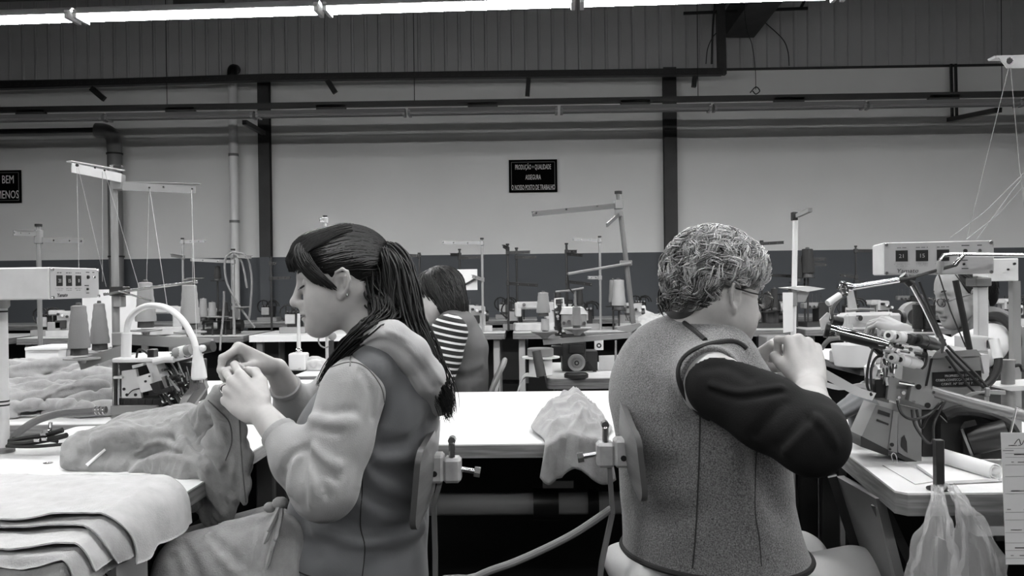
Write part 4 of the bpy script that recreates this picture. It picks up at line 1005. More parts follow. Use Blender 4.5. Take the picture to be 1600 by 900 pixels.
# ================================================================== CHAIRS
mat('plywood', 110, .42, var=.14, vscale=10, stretch=(1,.2,6)); mat('plywood_edge', 70, .5); mat('cast_grey', 165, .5, var=.1, vscale=30); mat('bar_steel', 120, .38, metal=.4)
def chair(label, X, y0, y1, zt, zb, ztf, sgn, seat_x, brX, brY, brZ, bar):
    """plywood back plate, clamp, flat steel upright, seat and legs; sgn: side the worker sits on"""
    X = brX + (-.026 if sgn < 0 else .028)
    t = thing('work_chair', label, 'chair', (X+sgn*.22, (y0+y1)/2, 0))
    poly = []; n = 6; zc = (zt+zb)/2
    def zz(y): return zt+(ztf-zt)*(y-y0)/(y1-y0)
    pts = []; r = .03
    for (cy, cz, a0) in ((y1-r, None, 0), (y0+r, None, 90), (y0+r, 'b', 180), (y1-r, 'b', 270)):
        for k in range(n+1):
            a = R_(a0+90*k/n); y = cy+r*math.cos(a); top = zz(cy)-r if cz is None else zb+(zz(cy)-zt)+r; pts.append((y, top+r*math.sin(a)))
    curve = lambda y, z: X - sgn*.013*(1-((y-(y0+y1)/2)/((y1-y0)/2))**2) + sgn*(zc-z)*.10
    nv = len(pts); cy = (y0+y1)/2; b = MB(); ring = 5
    for side in (0, sgn*-.011):       # two faces of the bent plate, rings towards the middle
        for j in range(ring):
            f_ = 1-j/ring
            for (y, z) in pts: q = (cy+(y-cy)*f_, zc+(z-zc)*f_); b.v.append((curve(*q)+side, q[0], q[1]))
        b.v.append((curve(cy,zc)+side, cy, zc))
    N1 = ring*nv+1
    for s_ in (0,1):
        o = s_*N1
        for j in range(ring-1):
            for k in range(nv): b.f.append((o+j*nv+k, o+j*nv+(k+1)%nv, o+(j+1)*nv+(k+1)%nv, o+(j+1)*nv+k))
        for k in range(nv): b.f.append((o+(ring-1)*nv+k, o+(ring-1)*nv+(k+1)%nv, o+N1-1))
    bp = b.build('backrest', 'plywood', t, sharp=60)
    e = MB(); 
    for k in range(nv): e.v += [b.v[k], b.v[N1+k]]
    for k in range(nv): e.f.append((2*k, 2*((k+1)%nv), 2*((k+1)%nv)+1, 2*k+1))
    e.build('plate_edge', 'plywood_edge', bp)
    cl = MB().box((brX, brY, brZ), (.034,.05,.056), bev=.005).box((brX-sgn*.034, brY, brZ-.004), (.036,.042,.05), bev=.006).build('clamp', 'cast_grey', t)
    m = MB(); m.cyl((brX-sgn*.05,brY,brZ-.004), (brX-sgn*.085,brY,brZ-.01), .0055); m.cyl((brX-sgn*.078,brY,brZ-.009), (brX-sgn*.09,brY,brZ-.011), .011, seg=6); m.box((brX-sgn*.034,brY-.005,brZ+.035), (.012,.02,.035), bev=.003); m.cyl((brX-sgn*.034,brY-.012,brZ+.055),(brX-sgn*.034,brY+.012,brZ+.055),.008, seg=8); m.build('clamp_screw', 'steel_bright', cl)
    MB().cyl((brX,brY-.028,brZ-.008), (brX,brY-.0245,brZ-.008), .006, seg=8).build('bolt', 'black_steel', cl)
    p = [Vector(q) for q in bar]
    for a, c in zip(p[:-1], p[1:]): MB().bar(a, c, .02, .009, up=(1,0,0)).build('upright', 'bar_steel', t)
    sx = X+sgn*.22; sy = (y0+y1)/2
    MB().prism(rrect(sx-.19, sx+.19, sy-.19, sy+.19, .06, .435), (0,0,.018)).build('seat', 'plywood', t)
    m = MB(); m.bar(p[-1], (sx, sy, .42), .03, .012); m.build('seat_bar', 'bar_steel', t)
    for ax in (-1,1):
        for ay in (-1,1): MB().tube([(sx+ax*.13,sy+ay*.13,.43),(sx+ax*.19,sy+ay*.19,.0)], .0125, 8).build('leg', 'bar_steel', t)
    for ay in (-1,1): MB().cyl((sx-.168,sy+ay*.168,.17),(sx+.168,sy+ay*.168,.17),.008, seg=8).build('stretcher', 'bar_steel', t)
    return t
q = P(690, 730, 1.74)
ch1 = chair('plywood work chair with clamp behind the ponytail worker', -.150, 1.575, 1.90, .845, .690, .852, -1, 0, q.x-.012, 1.74, q.z,
      [P(688,752,1.74), P(678,790,1.74), P(680,860,1.74), P(681,985,1.74)])
q = P(955, 706, 1.74)
ch2 = chair('plywood work chair with clamp behind the grey-haired worker', .252, 1.60, 1.93, .862, .728, .925, 1, 0, q.x+.022, 1.74, q.z,
      [P(952,728,1.74), P(957,800,1.74), P(940,880,1.74), P(930,985,1.74)])
t = thing('air_hose', 'grey hose slanting down from the right work chair', 'hose', tuple(P(940,802,1.76)))
MB().tube(spline([P(955,795,1.738), P(900,832,1.73), P(850,858,1.72), P(800,880,1.70), P(745,901,1.68), P(640,960,1.62), V(-.35,1.55,.03), V(-.6,1.5,.012)], 6), .0075, 10).build('hose', mat('hose_grey', 105, .5), t)
t = thing('drive_shaft', 'dark shaft tube with black pulley under the wide white table', 'shaft', (0,2.42,.48))
zS = P(800,787,2.42).z
MB().cyl((-.45,2.42,zS),(.62,2.42,zS),.031, seg=18).build('tube', mat('shaft_grey', 150, .45), t)
q = P(853,787,2.40); MB().cyl((q.x-.035,2.42,zS),(q.x+.035,2.42,zS),.045, seg=24).build('pulley', 'black_plastic', t)
q = P(930,787,2.40); MB().cyl((q.x-.02,2.42,zS),(q.x+.01,2.42,zS),.036, seg=24).build('collar', 'black_plastic', t)
MB().box(P(872,757,2.38), (.085,.004,.02)).build('name_plate', 'shaft_grey', t)
for x in (-.40,.58): MB().bar((x,2.42,zS),(x,2.42,.716), .03,.03).build('hanger', 'black_steel', t)
MB().cyl((-.44,2.2,P(760,711,2.2).z),(.64,2.2,P(760,711,2.2).z),.008).build('rail', 'shaft_grey', t)
for x in (-.42,.62): MB().bar((x,2.2,P(760,711,2.2).z),(x,2.2,.718), .02,.02).build('hanger', 'black_steel', t)
# ================================================================== CLOTH
mat('knit_grey', 132, .9, bump=.35, bscale=330, bdetail=3, var=.06, vscale=40, sheen=.2)
mat('knit_pale', 176, .9, bump=.3, bscale=330, bdetail=3, var=.04, vscale=40, sheen=.2)
mat('knit_mid', 150, .9, bump=.35, bscale=330, bdetail=3, var=.06, vscale=40, sheen=.2)
def noise2(x, y, seed, sc=1.):
    rg = np.random.RandomState(seed); z = 0
    for o in range(4):
        for _ in range(3):
            a = rg.rand()*6.283; fr = sc*(1.7**o)*rg.uniform(.7,1.3); z = z + np.sin((x*math.cos(a)+y*math.sin(a))*fr+rg.rand()*6.283)/(1.6**o)/3
    return z
def folds2(x, y, seed, sc, sharp=1.6):
    wx = noise2(x, y, seed+1, sc*.45)*.9/sc; wy = noise2(x, y, seed+2, sc*.45)*.9/sc
    n1 = 1-np.abs(noise2(x+wx, y+wy, seed, sc))**.8; n2 = 1-np.abs(noise2(x+wy, y-wx, seed+5, sc*1.7))**.8
    return np.clip(n1, 0, 1)**sharp*.7+np.clip(n2, 0, 1)**sharp*.3
def sheet(name, label, cat, X, Y, Z, m, th=.002, group=None, parent=None):
    """a grid of cloth with real thickness"""
    n, k = X.shape; dXu = np.gradient(np.stack([X,Y,Z],-1), axis=0); dXv = np.gradient(np.stack([X,Y,Z],-1), axis=1)
    N_ = np.cross(dXu, dXv); N_ /= np.maximum(np.linalg.norm(N_, axis=2, keepdims=True), 1e-9)
    if N_[...,2].mean() < 0: N_ = -N_
    top = np.stack([X,Y,Z],-1); bot = top - N_*th; v = np.concatenate([top.reshape(-1,3), bot.reshape(-1,3)]); M_ = n*k
    i, j = np.meshgrid(np.arange(n-1), np.arange(k-1), indexing='ij'); a = (i*k+j).ravel(); q1 = np.stack([a, a+k, a+k+1, a+1], 1)
    if np.cross(top[1,0]-top[0,0], top[0,1]-top[0,0])[2] < 0: q1 = q1[:, ::-1]
    q2 = q1[:, ::-1]+M_
    e = []
    rim = [r*k for r in range(n)]+[(n-1)*k+c for c in range(1,k)]+[r*k+k-1 for r in range(n-2,-1,-1)]+[c for c in range(k-2,0,-1)]
    for a_, b_ in zip(rim, rim[1:]+rim[:1]): e.append((a_, b_, b_+M_, a_+M_))
    F_ = np.concatenate([q1, q2, np.array(e)])
    if parent is None:
        o = thing(name, label, cat, tuple(v.mean(0)*[1,1,0]+[0,0,v[:,2].min()]), group=group); mesh_obj('fabric', v, F_, m, o)
    else: o = mesh_obj(name, v, F_, m, parent)
    return o
def heap(name, label, cx, cy, rx, ry, h, seed, sc, m, z=TZ, rot=0., amp=.35, edge=.25, group=None, n=90):
    u, v = np.meshgrid(np.linspace(-1,1,n), np.linspace(-1,1,n), indexing='ij')
    r = np.sqrt(u*u+v*v); s_ = np.maximum(np.abs(u),np.abs(v))/np.maximum(r,1e-6); U = u*s_*1.0; V_ = v*s_*1.0      # square to disc
    U, V_ = u*np.sqrt(1-v*v/2), v*np.sqrt(1-u*u/2); r = np.sqrt(U*U+V_*V_); th_ = np.arctan2(V_,U)
    ed = 1+edge*(.5*np.sin(3*th_+seed)+.3*np.sin(5*th_+2*seed)+.2*np.sin(9*th_)); X = U*rx*ed; Y = V_*ry*ed
    prof = np.clip(1-r**2.4, 0, 1)**.6; rg = np.random.RandomState(seed); Z = np.zeros_like(X); acc = np.zeros_like(X); K = 90.
    for _ in range(int(sc)):                       # rolled folds lying over one another
        a = rg.randn()*.55; cx_, cy_ = rg.uniform(-.85,.85)*rx, rg.uniform(-.85,.85)*ry; L_ = rg.uniform(.10,.26); w_ = rg.uniform(.010,.026); kv = rg.uniform(-4,4)
        dx = X-cx_; dy = Y-cy_; p = dx*math.cos(a)+dy*math.sin(a); q = -dx*math.sin(a)+dy*math.cos(a) - kv*p*p
        ww = np.where(q < 0, w_*.65, w_*1.5); b = h*rg.uniform(.5,.95)*np.exp(-(q/ww)**2)*np.exp(-(p/L_)**4)
        acc = np.maximum(acc, b)*.75+.25*(acc+b*.6)
    Z = prof*(h*(1-amp)) + acc*amp*1.7*np.clip(prof*2.5,0,1) + .004*noise2(X, Y, seed+3, 45)*np.clip(prof*3,0,1) + .008*np.clip(prof*8,0,1)
    c, s2 = math.cos(rot), math.sin(rot)
    return sheet(name, label, 'cloth', cx+X*c-Y*s2, cy+X*s2+Y*c, z+.003+Z, m, .0025, group)
# heap of jersey behind the left machine
HP = thing('cloth_heap', 'crumpled heap of pale knit cloth behind the left machine', 'cloth', (-1.5,2.86,TZ))
f = Field((-1.92,2.50,TZ-.02),(-1.06,3.30,TZ+.22),.005); rg = np.random.RandomState(12)
f.cap((-1.70,2.80,TZ+.02),(-1.25,2.78,TZ+.02),.05,.045,.03).cap((-1.70,3.02,TZ+.05),(-1.30,3.0,TZ+.05),.07,.06,.03)
for i in range(30):
    t_ = i/29; y = 2.60+.55*t_+rg.randn()*.02; z = TZ+.018+.085*min(t_*1.4,1)+rg.randn()*.006; x = rg.uniform(-1.78,-1.28); a = rg.uniform(-.5,.5); L_ = rg.uniform(.07,.16); r = rg.uniform(.018,.032); bow = rg.uniform(-.05,.05)
    d = V(math.cos(a),math.sin(a),rg.uniform(-.25,.25)); n_ = V(-d.y,d.x,0); c = V(x,y,z); q = spline([c-d*L_, c+n_*bow+V(0,0,.012), c+d*L_], 4)
    for k in range(len(q)-1): f.cap(q[k], q[k+1], r*(.6+.4*math.sin(math.pi*(k+.5)/len(q))), r*(.6+.4*math.sin(math.pi*(k+1.5)/len(q))), .010)
surf_folds(f, [([(20,600),(60,590),(100,598),(130,590)],.008,.014), ([(30,625),(70,612),(95,600)],.008,.014), ([(60,635),(90,615),(130,608),(160,612)],.008,.014), ([(20,580),(70,575),(110,580)],.008,.012), ([(100,640),(130,622),(165,618)],.008,.012)])
f.plane((0,0,TZ+.002),(0,0,-1)); field_obj('fabric', f, 'knit_mid', HP, 1)
heap('cloth_heap', 'small heap of pale knit cloth beside the white carton at left', -1.72, 3.3, .2, .16, .12, 12, 20, 'knit_mid', amp=.5)
# cloth hanging over the edge of the wide table
def over_edge():
    n, k = 80, 90; u = np.linspace(0,1,n)[:,None]; s_ = np.linspace(0,1,k)[None,:]
    x0 = P(852,690,2.12).x; x1 = P(958,690,2.12).x; L1 = .50; Lh = .075
    S_ = s_*(L1+Lh); flat = np.clip(L1-S_, 0, None); Y = 2.105+flat + 0*u; hang = np.clip(S_-L1, 0, None)
    hang = hang*(.9+.5*np.sin(u*2.4+.4)+.25*np.sin(u*9))
    wv = folds2(u*.3+0*s_, S_, 21, 17); en = np.clip(np.minimum(s_*5, 1),0,1)*np.clip(np.minimum(u*8,(1-u)*8),0,1)
    bul = np.exp(-((u-.45)/.33)**2)*np.exp(-((flat-.22)/.2)**2)*.075
    Z = TZ+.004+bul+ (.012+.030*wv)*en*np.clip(flat/.05+.25,0,1) - hang
    X = x0+(x1-x0)*u + .012*np.sin(S_*17+u*3) + (flat*.02); Y = Y - np.where(hang>0, .010+.009*np.sin(u*13+.5)+.006*wv, .002+.0*wv)
    X = np.broadcast_to(X, Z.shape)-.03*np.exp(-((flat-.15)/.15)**2)*(u<.3)
    sheet('garment', 'crumpled pale garment hanging over the front edge of wide table', 'garment', X, Y, Z, 'knit_mid', .003)
over_edge()
# cut sheets stacked on the near end of the left table, hanging over its edges
def drape(label, x1, ynear, yfar, z, xw, seed, hang, mt, near=.0, tilt=0.):
    n, k = 90, 46; u = np.linspace(0,1,n)[:,None]; v = np.linspace(0,1,k)[None,:]
    L_ = x1+1.02; S_ = u*L_; X = -1.02+S_; over = np.clip(X-(-.668), 0, None)
    bend = np.where(over > 0, 1, 0); Xe = np.minimum(X, -.668)+ (.010+(z-.7535)*.75)*(1-np.exp(-over/.02)) + over*.06
    Zd = -over*.93
    Yn = ynear + .012*np.sin(u*9+seed)+.008*np.sin(u*21+seed*2)+tilt*u; Yf = yfar+.01*np.sin(u*6+seed)-.05*np.clip(u-.75,0,1)
    Y = Yn+(Yf-Yn)*v
    wv = .0035*folds2(X*1.+0*v, Y, 5, 30)+.0012*np.sin(Y*70+X*30+seed)
    nearb = np.clip(1.222-Y, 0, None); Zn = -nearb*.8
    Z = z+wv+Zd+Zn
    Xe = Xe+.006*np.sin(v*11)*np.clip(over*12,0,1)+0*v
    return sheet('cut_sheet', label, 'cloth', Xe+0*v, Y+nearb*.35, Z, mt, .0022, 'cut knit sheets on the left table')
drape('lowest grey cut sheet of the stack on left table', -.625, 1.165, 1.42, .7535, 0, 3, .55, 'knit_grey')
drape('second lowest cut sheet of the stack on left table', -.61, 1.185, 1.46, .764, 0, 7, .6, 'knit_mid', tilt=.02)
drape('middle cut sheet of the stack with folded near edge on left table', -.62, 1.225, 1.50, .775, 0, 11, .7, 'knit_pale', tilt=.03)
drape('second highest cut sheet of the stack on left table', -.60, 1.262, 1.54, .786, 0, 15, .85, 'knit_mid', tilt=.05)
drape('topmost pale cut sheet hanging over the left table corner', -.575, 1.315, 1.60, .797, 0, 19, 1., 'knit_pale', tilt=.02)
# garment being sewn: over the machine bed, up to the hands and down beside the table
G = thing('garment', 'grey knit garment held by the ponytail worker and draped over the machine bed', 'garment', tuple(P(200,735,1.85)))
f = Field((-1.12, 1.60, .60), (-.48, 2.12, .98), .0034)
f.cap(P(150,700,1.93), P(275,690,1.93), .055, .062, .03, u=(0,0,1), fa=.8, fb=.85)
f.cap(P(120,705,1.90), P(190,690,1.90), .030, .045, .03); f.cap(P(200,676,1.98), P(290,664,1.98), .045, .05, .03)
f.cap(P(110,722,1.87), P(260,738,1.86), .020, .026, .02); f.cap(P(255,725,1.84), P(300,740,1.80), .03, .03, .03)
f.cap(P(290,690,1.90), P(338,628,1.80), .055, .018, .03, u=(.3,1,0), fa=.6, fb=.6)
f.cap(P(338,628,1.78), P(350,606,1.73), .018, .008, .02)
f.cap(P(345,622,1.76), P(352,720,1.78), .018, .044, .03, u=(0,1,0), fa=.6, fb=.55); f.cap(P(372,640,1.76), P(382,780,1.76), .012, .012, .02, u=(0,1,0), fa=.5, fb=.5)
f.cap(P(352,720,1.78), P(352,800,1.78), .044, .022, .03, u=(0,1,0), fa=.6, fb=.7); f.cap(P(300,720,1.82), P(328,815,1.80), .045, .014, .03, u=(0,1,0), fa=.6, fb=.6)
f.cap(P(300,735,1.80), P(298,790,1.78), .03, .012, .02)
surf_folds(f, [(p_, w_*.85, A_*1.5) for p_, w_, A_ in [([(170,700),(200,702),(245,700),(280,706),(320,716)], .009, .012), ([(160,722),(178,690),(168,712),(160,735)], .006, .006), ([(130,668),(135,700),(128,725)], .012, .008),
   ([(215,706),(250,690),(290,708),(330,712),(345,728)], .008, -.012), ([(195,735),(215,712),(250,704)], .009, .012), ([(205,742),(235,718),(290,716),(320,735)], .008, -.010), ([(240,680),(275,672),(290,690)], .010, -.008),
   ([(290,652),(300,690),(325,720),(338,760)], .009, .013), ([(272,655),(285,690),(310,716)], .009, -.010), ([(318,638),(330,655),(350,668),(362,690)], .007, .008), ([(322,630),(340,648),(358,662)], .006, -.006), ([(325,655),(332,690),(350,710)], .010, .010),
   ([(350,640),(360,680),(352,740),(345,790)], .010, .008), ([(366,650),(370,720),(372,790)], .006, .008), ([(318,745),(330,775),(350,800)], .010, -.010), ([(300,750),(315,780),(320,810)], .008, .010), ([(335,740),(345,765),(362,770)], .008, .010), ([(140,690),(200,672),(250,676)], .014, -.006)]])
g = f.ax; X_, Y_, Z_ = np.meshgrid(*g, indexing='ij', sparse=True); f.d += (.0022*np.sin(X_*120+8*np.sin(Y_*40))*np.sin(Z_*110+5*np.sin(X_*30))).astype(np.float32)
gm, gb = field_obj('fabric', f, 'knit_grey', G, 1)
q = on(gb, [(136,726),(163,700),(166,703),(140,729)], .004); 
if len(q) == 4: MB().prism(q, (0,-.0008,.0005)).build('care_label', 'white_enamel', G)
for pts in ([(318,618),(340,640),(358,660),(362,690),(352,720)], [(374,650),(378,720),(384,785)]):
    q = smooth_on(gb, pts, .0005)
    if len(q) > 2: MB().tube(q, .0013, 5).build('seam', mat('seam_mid', 85, .8), G)
# garment lying on the lap, with a tied drawstring
G2 = thing('garment', 'pale garment with drawstring lying on the lap of the ponytail worker', 'garment', tuple(P(340,890,1.65)))
f = Field((-.78, 1.52, .50), (-.40, 1.98, .74), .004)
f.cap(P(300,880,1.66), P(425,852,1.66), .058, .066, .03); f.cap(P(310,872,1.84), P(420,842,1.84), .07, .07, .03); f.cap(P(290,905,1.64), P(420,915,1.64), .06, .07, .04)
surf_folds(f, [([(285,850),(300,880),(310,905)], .010, .010), ([(330,840),(355,865),(372,880)], .009, .010), ([(322,838),(345,868),(360,888)], .008, -.006), ([(400,820),(385,860),(382,895)], .010, .006), ([(415,815),(405,860),(400,895)], .008, .006), ([(270,870),(278,895)], .008, .008), ([(350,820),(400,812),(430,806)], .012, -.008)])
lm, lb = field_obj('fabric', f, 'knit_mid', G2, 1)
b = MB(); k0 = P(438,786,1.615); b.ball(k0, (.016,.014,.012), 10, 6); b.ball(k0+V(-.02,0,-.008), (.012,.012,.010), 10, 6); kn = b.build('knot', 'knit_grey', G2)
for i, (x, y) in enumerate(((418,830),(412,850),(424,860),(416,890),(430,845))):
    q = [k0, P((438+x)/2+4, (786+y)/2-6, 1.60), P(x, y, 1.575)]; MB().tube(spline(q,4), [.006]*4+[.005]*4+[.002], 6).build('drawstring', 'knit_mid', G2)
# ================================================================== FOREGROUND MACHINES
mat('machine_white', 205, .42, var=.03, vscale=20); mat('machine_grey', 150, .45, var=.06, vscale=14); mat('machine_mid', 105, .5); mat('machine_dark', 36, .45)
mat('thread_pale', 146, .9, bump=.4, bscale=250, stretch=(1,1,4)); mat('thread_grey', 122, .9, bump=.4, bscale=250, stretch=(1,1,4)); mat('thread_dark', 38, .9, bump=.4, bscale=250)
mat('cone_core', 62, .6); mat('cone_core_pale', 150, .6); mat('yarn', 175, .8); mat('paper', 225, .8); mat('paper_card', 205, .8); mat('ink', 40, .8); mat('pencil_line', 140, .8)
mat('plate_black', 14, .4); mat('digit', 150, .6); mat('knob_white', 205, .4); mat('rubber_black', 16, .6); mat('panel_grey', 160, .45); mat('white_plastic', 222, .35)
class PX:
    """solid parts sized from the picture at a real distance; depth goes away from the camera"""
    def __init__(s, root): s.t = root
    def poly(s, name, pts, Y, dep, m, parent=None, dY=0.):
        b = MB(); n = len(pts); q = [P(x, y, Y+dY*i/max(n-1,1)) for i, (x, y) in enumerate(pts)]; b.prism(q, (0, dep, 0)); return b.build(name, m, parent or s.t, sharp=25)
    def box(s, name, x0, y0, x1, y1, Y, dep, m, parent=None, bev=.002):
        a = P(x0,y0,Y); c = P(x1,y1,Y); b = MB(); b.box(((a.x+c.x)/2, Y+dep/2, (a.z+c.z)/2), (abs(c.x-a.x), dep, abs(a.z-c.z)), bev=bev); return b.build(name, m, parent or s.t)
    def rod(s, name, pts, r, m, parent=None, seg=8, sp=0):
        q = [P(*p) for p in pts]; q = spline(q, sp) if sp else q
        return MB().tube(q, r, seg).build(name, m, parent or s.t)
    def cyl(s, name, p0, p1, r, m, parent=None, r2=None, seg=16):
        return MB().cyl(P(*p0), P(*p1), r, r2, seg).build(name, m, parent or s.t)
    def disc(s, name, x, y, Y, r, dep, m, parent=None, seg=20):
        c = P(x,y,Y); return MB().cyl(c, c+V(0,dep,0), r, None, seg).build(name, m, parent or s.t)
def cone(px_, pyb, Y, h=.15, r0=.030, r1=.020, m='thread_pale', core='cone_core', label='', group='thread cones', rings=9, loc=None):
    b = loc if loc is not None else P(px_, pyb, Y)
    t = thing('thread_cone', label, 'thread cone', tuple(b), group=group)
    MB().lathe(b, (0,0,1), [(r0*.62,0),(r0*.80,.001),(r0*.76,h*.12),(r0*.72,h*.16)], 18).build('core_foot', core, t)
    pr = [(r0*.7, h*.13)]
    for i in range(rings+1):
        f_ = i/rings; rr = r0+(r1-r0)*f_; pr += [(rr*(1+.055*(i%2)), h*(.14+.80*f_))]
    pr += [(r1*.8, h*.955), (r1*.5, h*.96)]
    MB().lathe(b, (0,0,1), pr, 20).build('yarn_body', m, t)
    MB().lathe(b+V(0,0,h*.955), (0,0,1), [(r1*.42,0),(r1*.36,h*.05),(r1*.2,h*.055)], 12).build('core_tip', core, t)
    return t
def control_box(label, o, ux, L_, hgt, dep, side_m):
    """box with a control panel; o: lower near corner of the panel, ux: along the panel, away: into the box"""
    ux = Vector(ux).normalized(); up = V(0,0,1); nn = ux.cross(up).normalized()      # panel normal
    t = thing('control_box', label, 'control box', tuple(o))
    def W(a, b, c=0.): return o + ux*a + up*b + nn*c
    m = MB(); Rm = Matrix((ux, -nn, up)).transposed()
    m.box(W(L_/2, hgt/2, -dep/2), (L_, dep, hgt), Rm, .003); m.build('housing', side_m, t)
    pn = MB().box(W(L_/2, hgt/2, .0015), (L_*.985, .003, hgt*.97), Rm, .001).build('panel', 'panel_grey', t)
    F0 = frame_mat(W(0,0,.0032), ux, up)
    for i, (x, s_) in enumerate(((.115,'21'),(.30,'15'),(.49,'0'))):
        MB().box(W(L_*(x+.055), hgt*.58, .003), (L_*.112, .002, hgt*.34), Rm).build('counter', 'plate_black', pn)
        text_mesh(s_, hgt*.17, Matrix.Translation(nn*.0014) @ frame_mat(W(L_*(x+.055), hgt*.52, .0032), ux, up), 'digit', pn, 'digits')
        for k, (zz, wd) in enumerate(((.83,.11),(.33,.15),(.27,.11))):
            m = MB(); nl = 9
            for q in range(nl):
                if (q*7+i*3+k) % 4: m.box(W(L_*(x+.055)+(q-nl/2+.5)*L_*wd/nl, hgt*zz, .0032), (L_*wd/nl*.62, .0006, hgt*.022), Rm)
            m.build('caption', 'pencil_line' if k else 'ink', pn)
    for x, z, r, mm in ((.745,.70,.0048,'plate_black'),(.87,.70,.0042,'chrome'),(.73,.30,.003,'plate_black'),(.03,.93,.0042,'steel_bright'),(.97,.93,.0042,'steel_bright'),(.03,.06,.0042,'steel_bright'),(.97,.06,.0042,'steel_bright')):
        q = W(L_*x, hgt*z, .003); MB().cyl(q, q+nn*.004, r, r*.8, 12).build('screw' if mm == 'steel_bright' else 'indicator', mm, pn)
    for x, z, wd in ((.745,.86,.07),(.87,.86,.04),(.72,.42,.09),(.74,.17,.06)):
        MB().box(W(L_*x, hgt*z, .0032), (L_*wd, .0006, hgt*.025), Rm).build('caption', 'ink', pn)
    tm = frame_mat(W(L_*.22, hgt*.07, .0032), ux, up) @ Matrix(((1,.25,0,0),(0,1,0,0),(0,0,1,0),(0,0,0,1)))
    text_mesh('Yamato', hgt*.17, tm, 'ink', pn, 'logo', width=L_*.20)
    return t
# ---- left machine post and control box
zb = P(77,468,1.95).z; o = V(P(77,468,1.95).x, 1.95, zb)
t = control_box('white control box on post at left picture edge', o, (0,1,0), .225, .074, .34, 'machine_white')
pc = P(2, 600, 2.08)
t = thing('machine_post', 'pale round post carrying the left control box', 'post', (pc.x, 2.08, TZ))
MB().cyl((pc.x,2.08,TZ),(pc.x,2.08,zb-.001),.0165, seg=18).build('tube', 'machine_white', t)
MB().lathe((pc.x,2.08,TZ+.0005),(0,0,1),[(.028,0),(.028,.008),(.019,.012)],18).build('foot', 'machine_grey', t)
for y in (628,634,488): 
    z = P(2,y,2.08).z; MB().cyl((pc.x,2.08,z),(pc.x,2.08,z+.004),.0175, seg=18).build('band', 'rubber_black', t)
MB().lathe((pc.x,2.08,zb-.022),(0,0,1),[(.018,0),(.022,.006),(.022,.0215)],18).build('collar', 'machine_grey', t)
# ---- left thread stand
YS = 2.64; t = thing('thread_stand', 'thread stand with two white arms above the left machine', 'thread stand', tuple(T(182,648,TZ)))
X = PX(t); pz = P(182,560,YS)
MB().cyl((pz.x,YS,TZ),(pz.x,YS,P(185,258,YS).z),.0115, seg=14).build('pole', 'machine_grey', t)
X.box('arm_block', 175,272, 190,296, YS-.014, .03, 'machine_grey'); X.box('pole_cap', 176,258, 189,264, YS-.012, .024, 'rubber_black')
a = P(104,250,YS-.25); b_ = P(190,277,YS-.01)
ar = MB(); ar.bar(P(112,262,YS-.16), P(189,278,YS-.012), .004, .027, up=(0,0,1)); ar.bar(P(104,251,YS-.16)+V(0,.012,0), P(189,266,YS-.012)+V(0,.012,0), .024, .003); ar.build('thread_arm', 'machine_white', t)
ar = MB(); ar.bar(P(191,291,YS-.01), P(306,296,YS+.10), .004, .026); ar.bar(P(190,284,YS-.01)+V(0,.012,0), P(310,287,YS+.10)+V(0,.012,0), .026, .003); ar.build('thread_arm', 'machine_grey', t)
for (x,y,dy) in ((120,258,-.165),(148,262,-.12),(163,266,-.08)): X.disc('guide_hole', x, y, YS+dy-.006, .0045 if x==120 else .0025, .004, 'rubber_black')
for (x,y,dy) in ((233,293,.03),(255,292,.05),(300,295,.09)): X.disc('guide_hole', x, y, YS+dy-.006, .0025, .004, 'rubber_black')
X.rod('guide_rod', [(162,460,YS-.03),(230,450,YS-.02),(309,440,YS+.02)], .0045, 'steel_bright'); X.rod('guide_rod', [(186,455,YS-.03),(236,470,YS-.06)], .003, 'steel_bright')
X.box('guide_clamp', 170,448, 192,462, YS-.025, .05, 'machine_dark'); X.box('guide_clamp', 176,462, 188,480, YS-.02, .04, 'machine_mid')
X.box('arm_clamp', 174,520, 190,540, YS-.02, .04, 'machine_grey')
X.poly('spool_arm', [(122,562),(188,540),(188,556),(126,578)], YS-.10, .02, 'machine_mid'); X.poly('spool_arm', [(188,522),(330,530),(330,546),(188,538)], YS+.02, .02, 'machine_mid')
plates = ((128,558,YS-.14,.05),(158,549,YS-.02,.045),(228,514,YS+.03,.048),(297,517,YS+.08,.05))
for x,y,Y,r in plates: q = P(x,y,Y); MB().lathe(q+V(0,0,-.006),(0,0,1),[(.01,-.012),(.012,-.004),(r,0.),(r,.004),(.008,.005)],24).build('spool_plate', 'machine_mid', t)
cone(124,555,YS-.14,.152,.0305,.0195,'thread_grey',label='grey thread cone in front, left of the white card')
cone(156,547,YS-.02,.150,.0285,.015,'thread_grey',label='grey thread cone second from the control box')
cone(228,512,YS+.03,.148,.031,.020,'thread_pale',label='pale thread cone behind the white lamp tube')
cone(297,515,YS+.08,.148,.030,.021,'thread_pale',label='pale thread cone right of the white lamp tube')
for i, pts in enumerate(([(120,262,YS-.16),(124,460,YS-.14)],[(122,262,YS-.165),(166,448,YS-.03)],[(160,268,YS-.08),(160,440,YS-.03)],[(163,266,YS-.08),(218,452,YS-.02)],[(233,296,YS+.03),(229,440,YS+.03)],[(234,296,YS+.02),(263,490,YS-.2)],[(300,296,YS+.09),(301,440,YS+.08)],[(299,297,YS+.09),(306,500,YS-.2),(308,545,2.2)])):
    MB().tube([P(*p) for p in pts], .0007, 4).build('thread', 'yarn', t)
t = thing('white_card', 'large white card standing behind the thread cones at left', 'card', tuple(P(174,545,2.9)))
MB().prism([P(128,453,2.9),P(178,452,2.95),P(219,455,2.98),P(219,536,2.98),P(130,548,2.9)], (0,.004,0)).build('card', 'paper', t)
MB().bar((P(150,540,2.92).x,2.93,TZ), P(150,500,2.93), .01,.01).build('stay', 'machine_mid', t); 
t = thing('white_box', 'open white carton on the cloth heap table at left', 'box', tuple(P(75,570,3.2)))
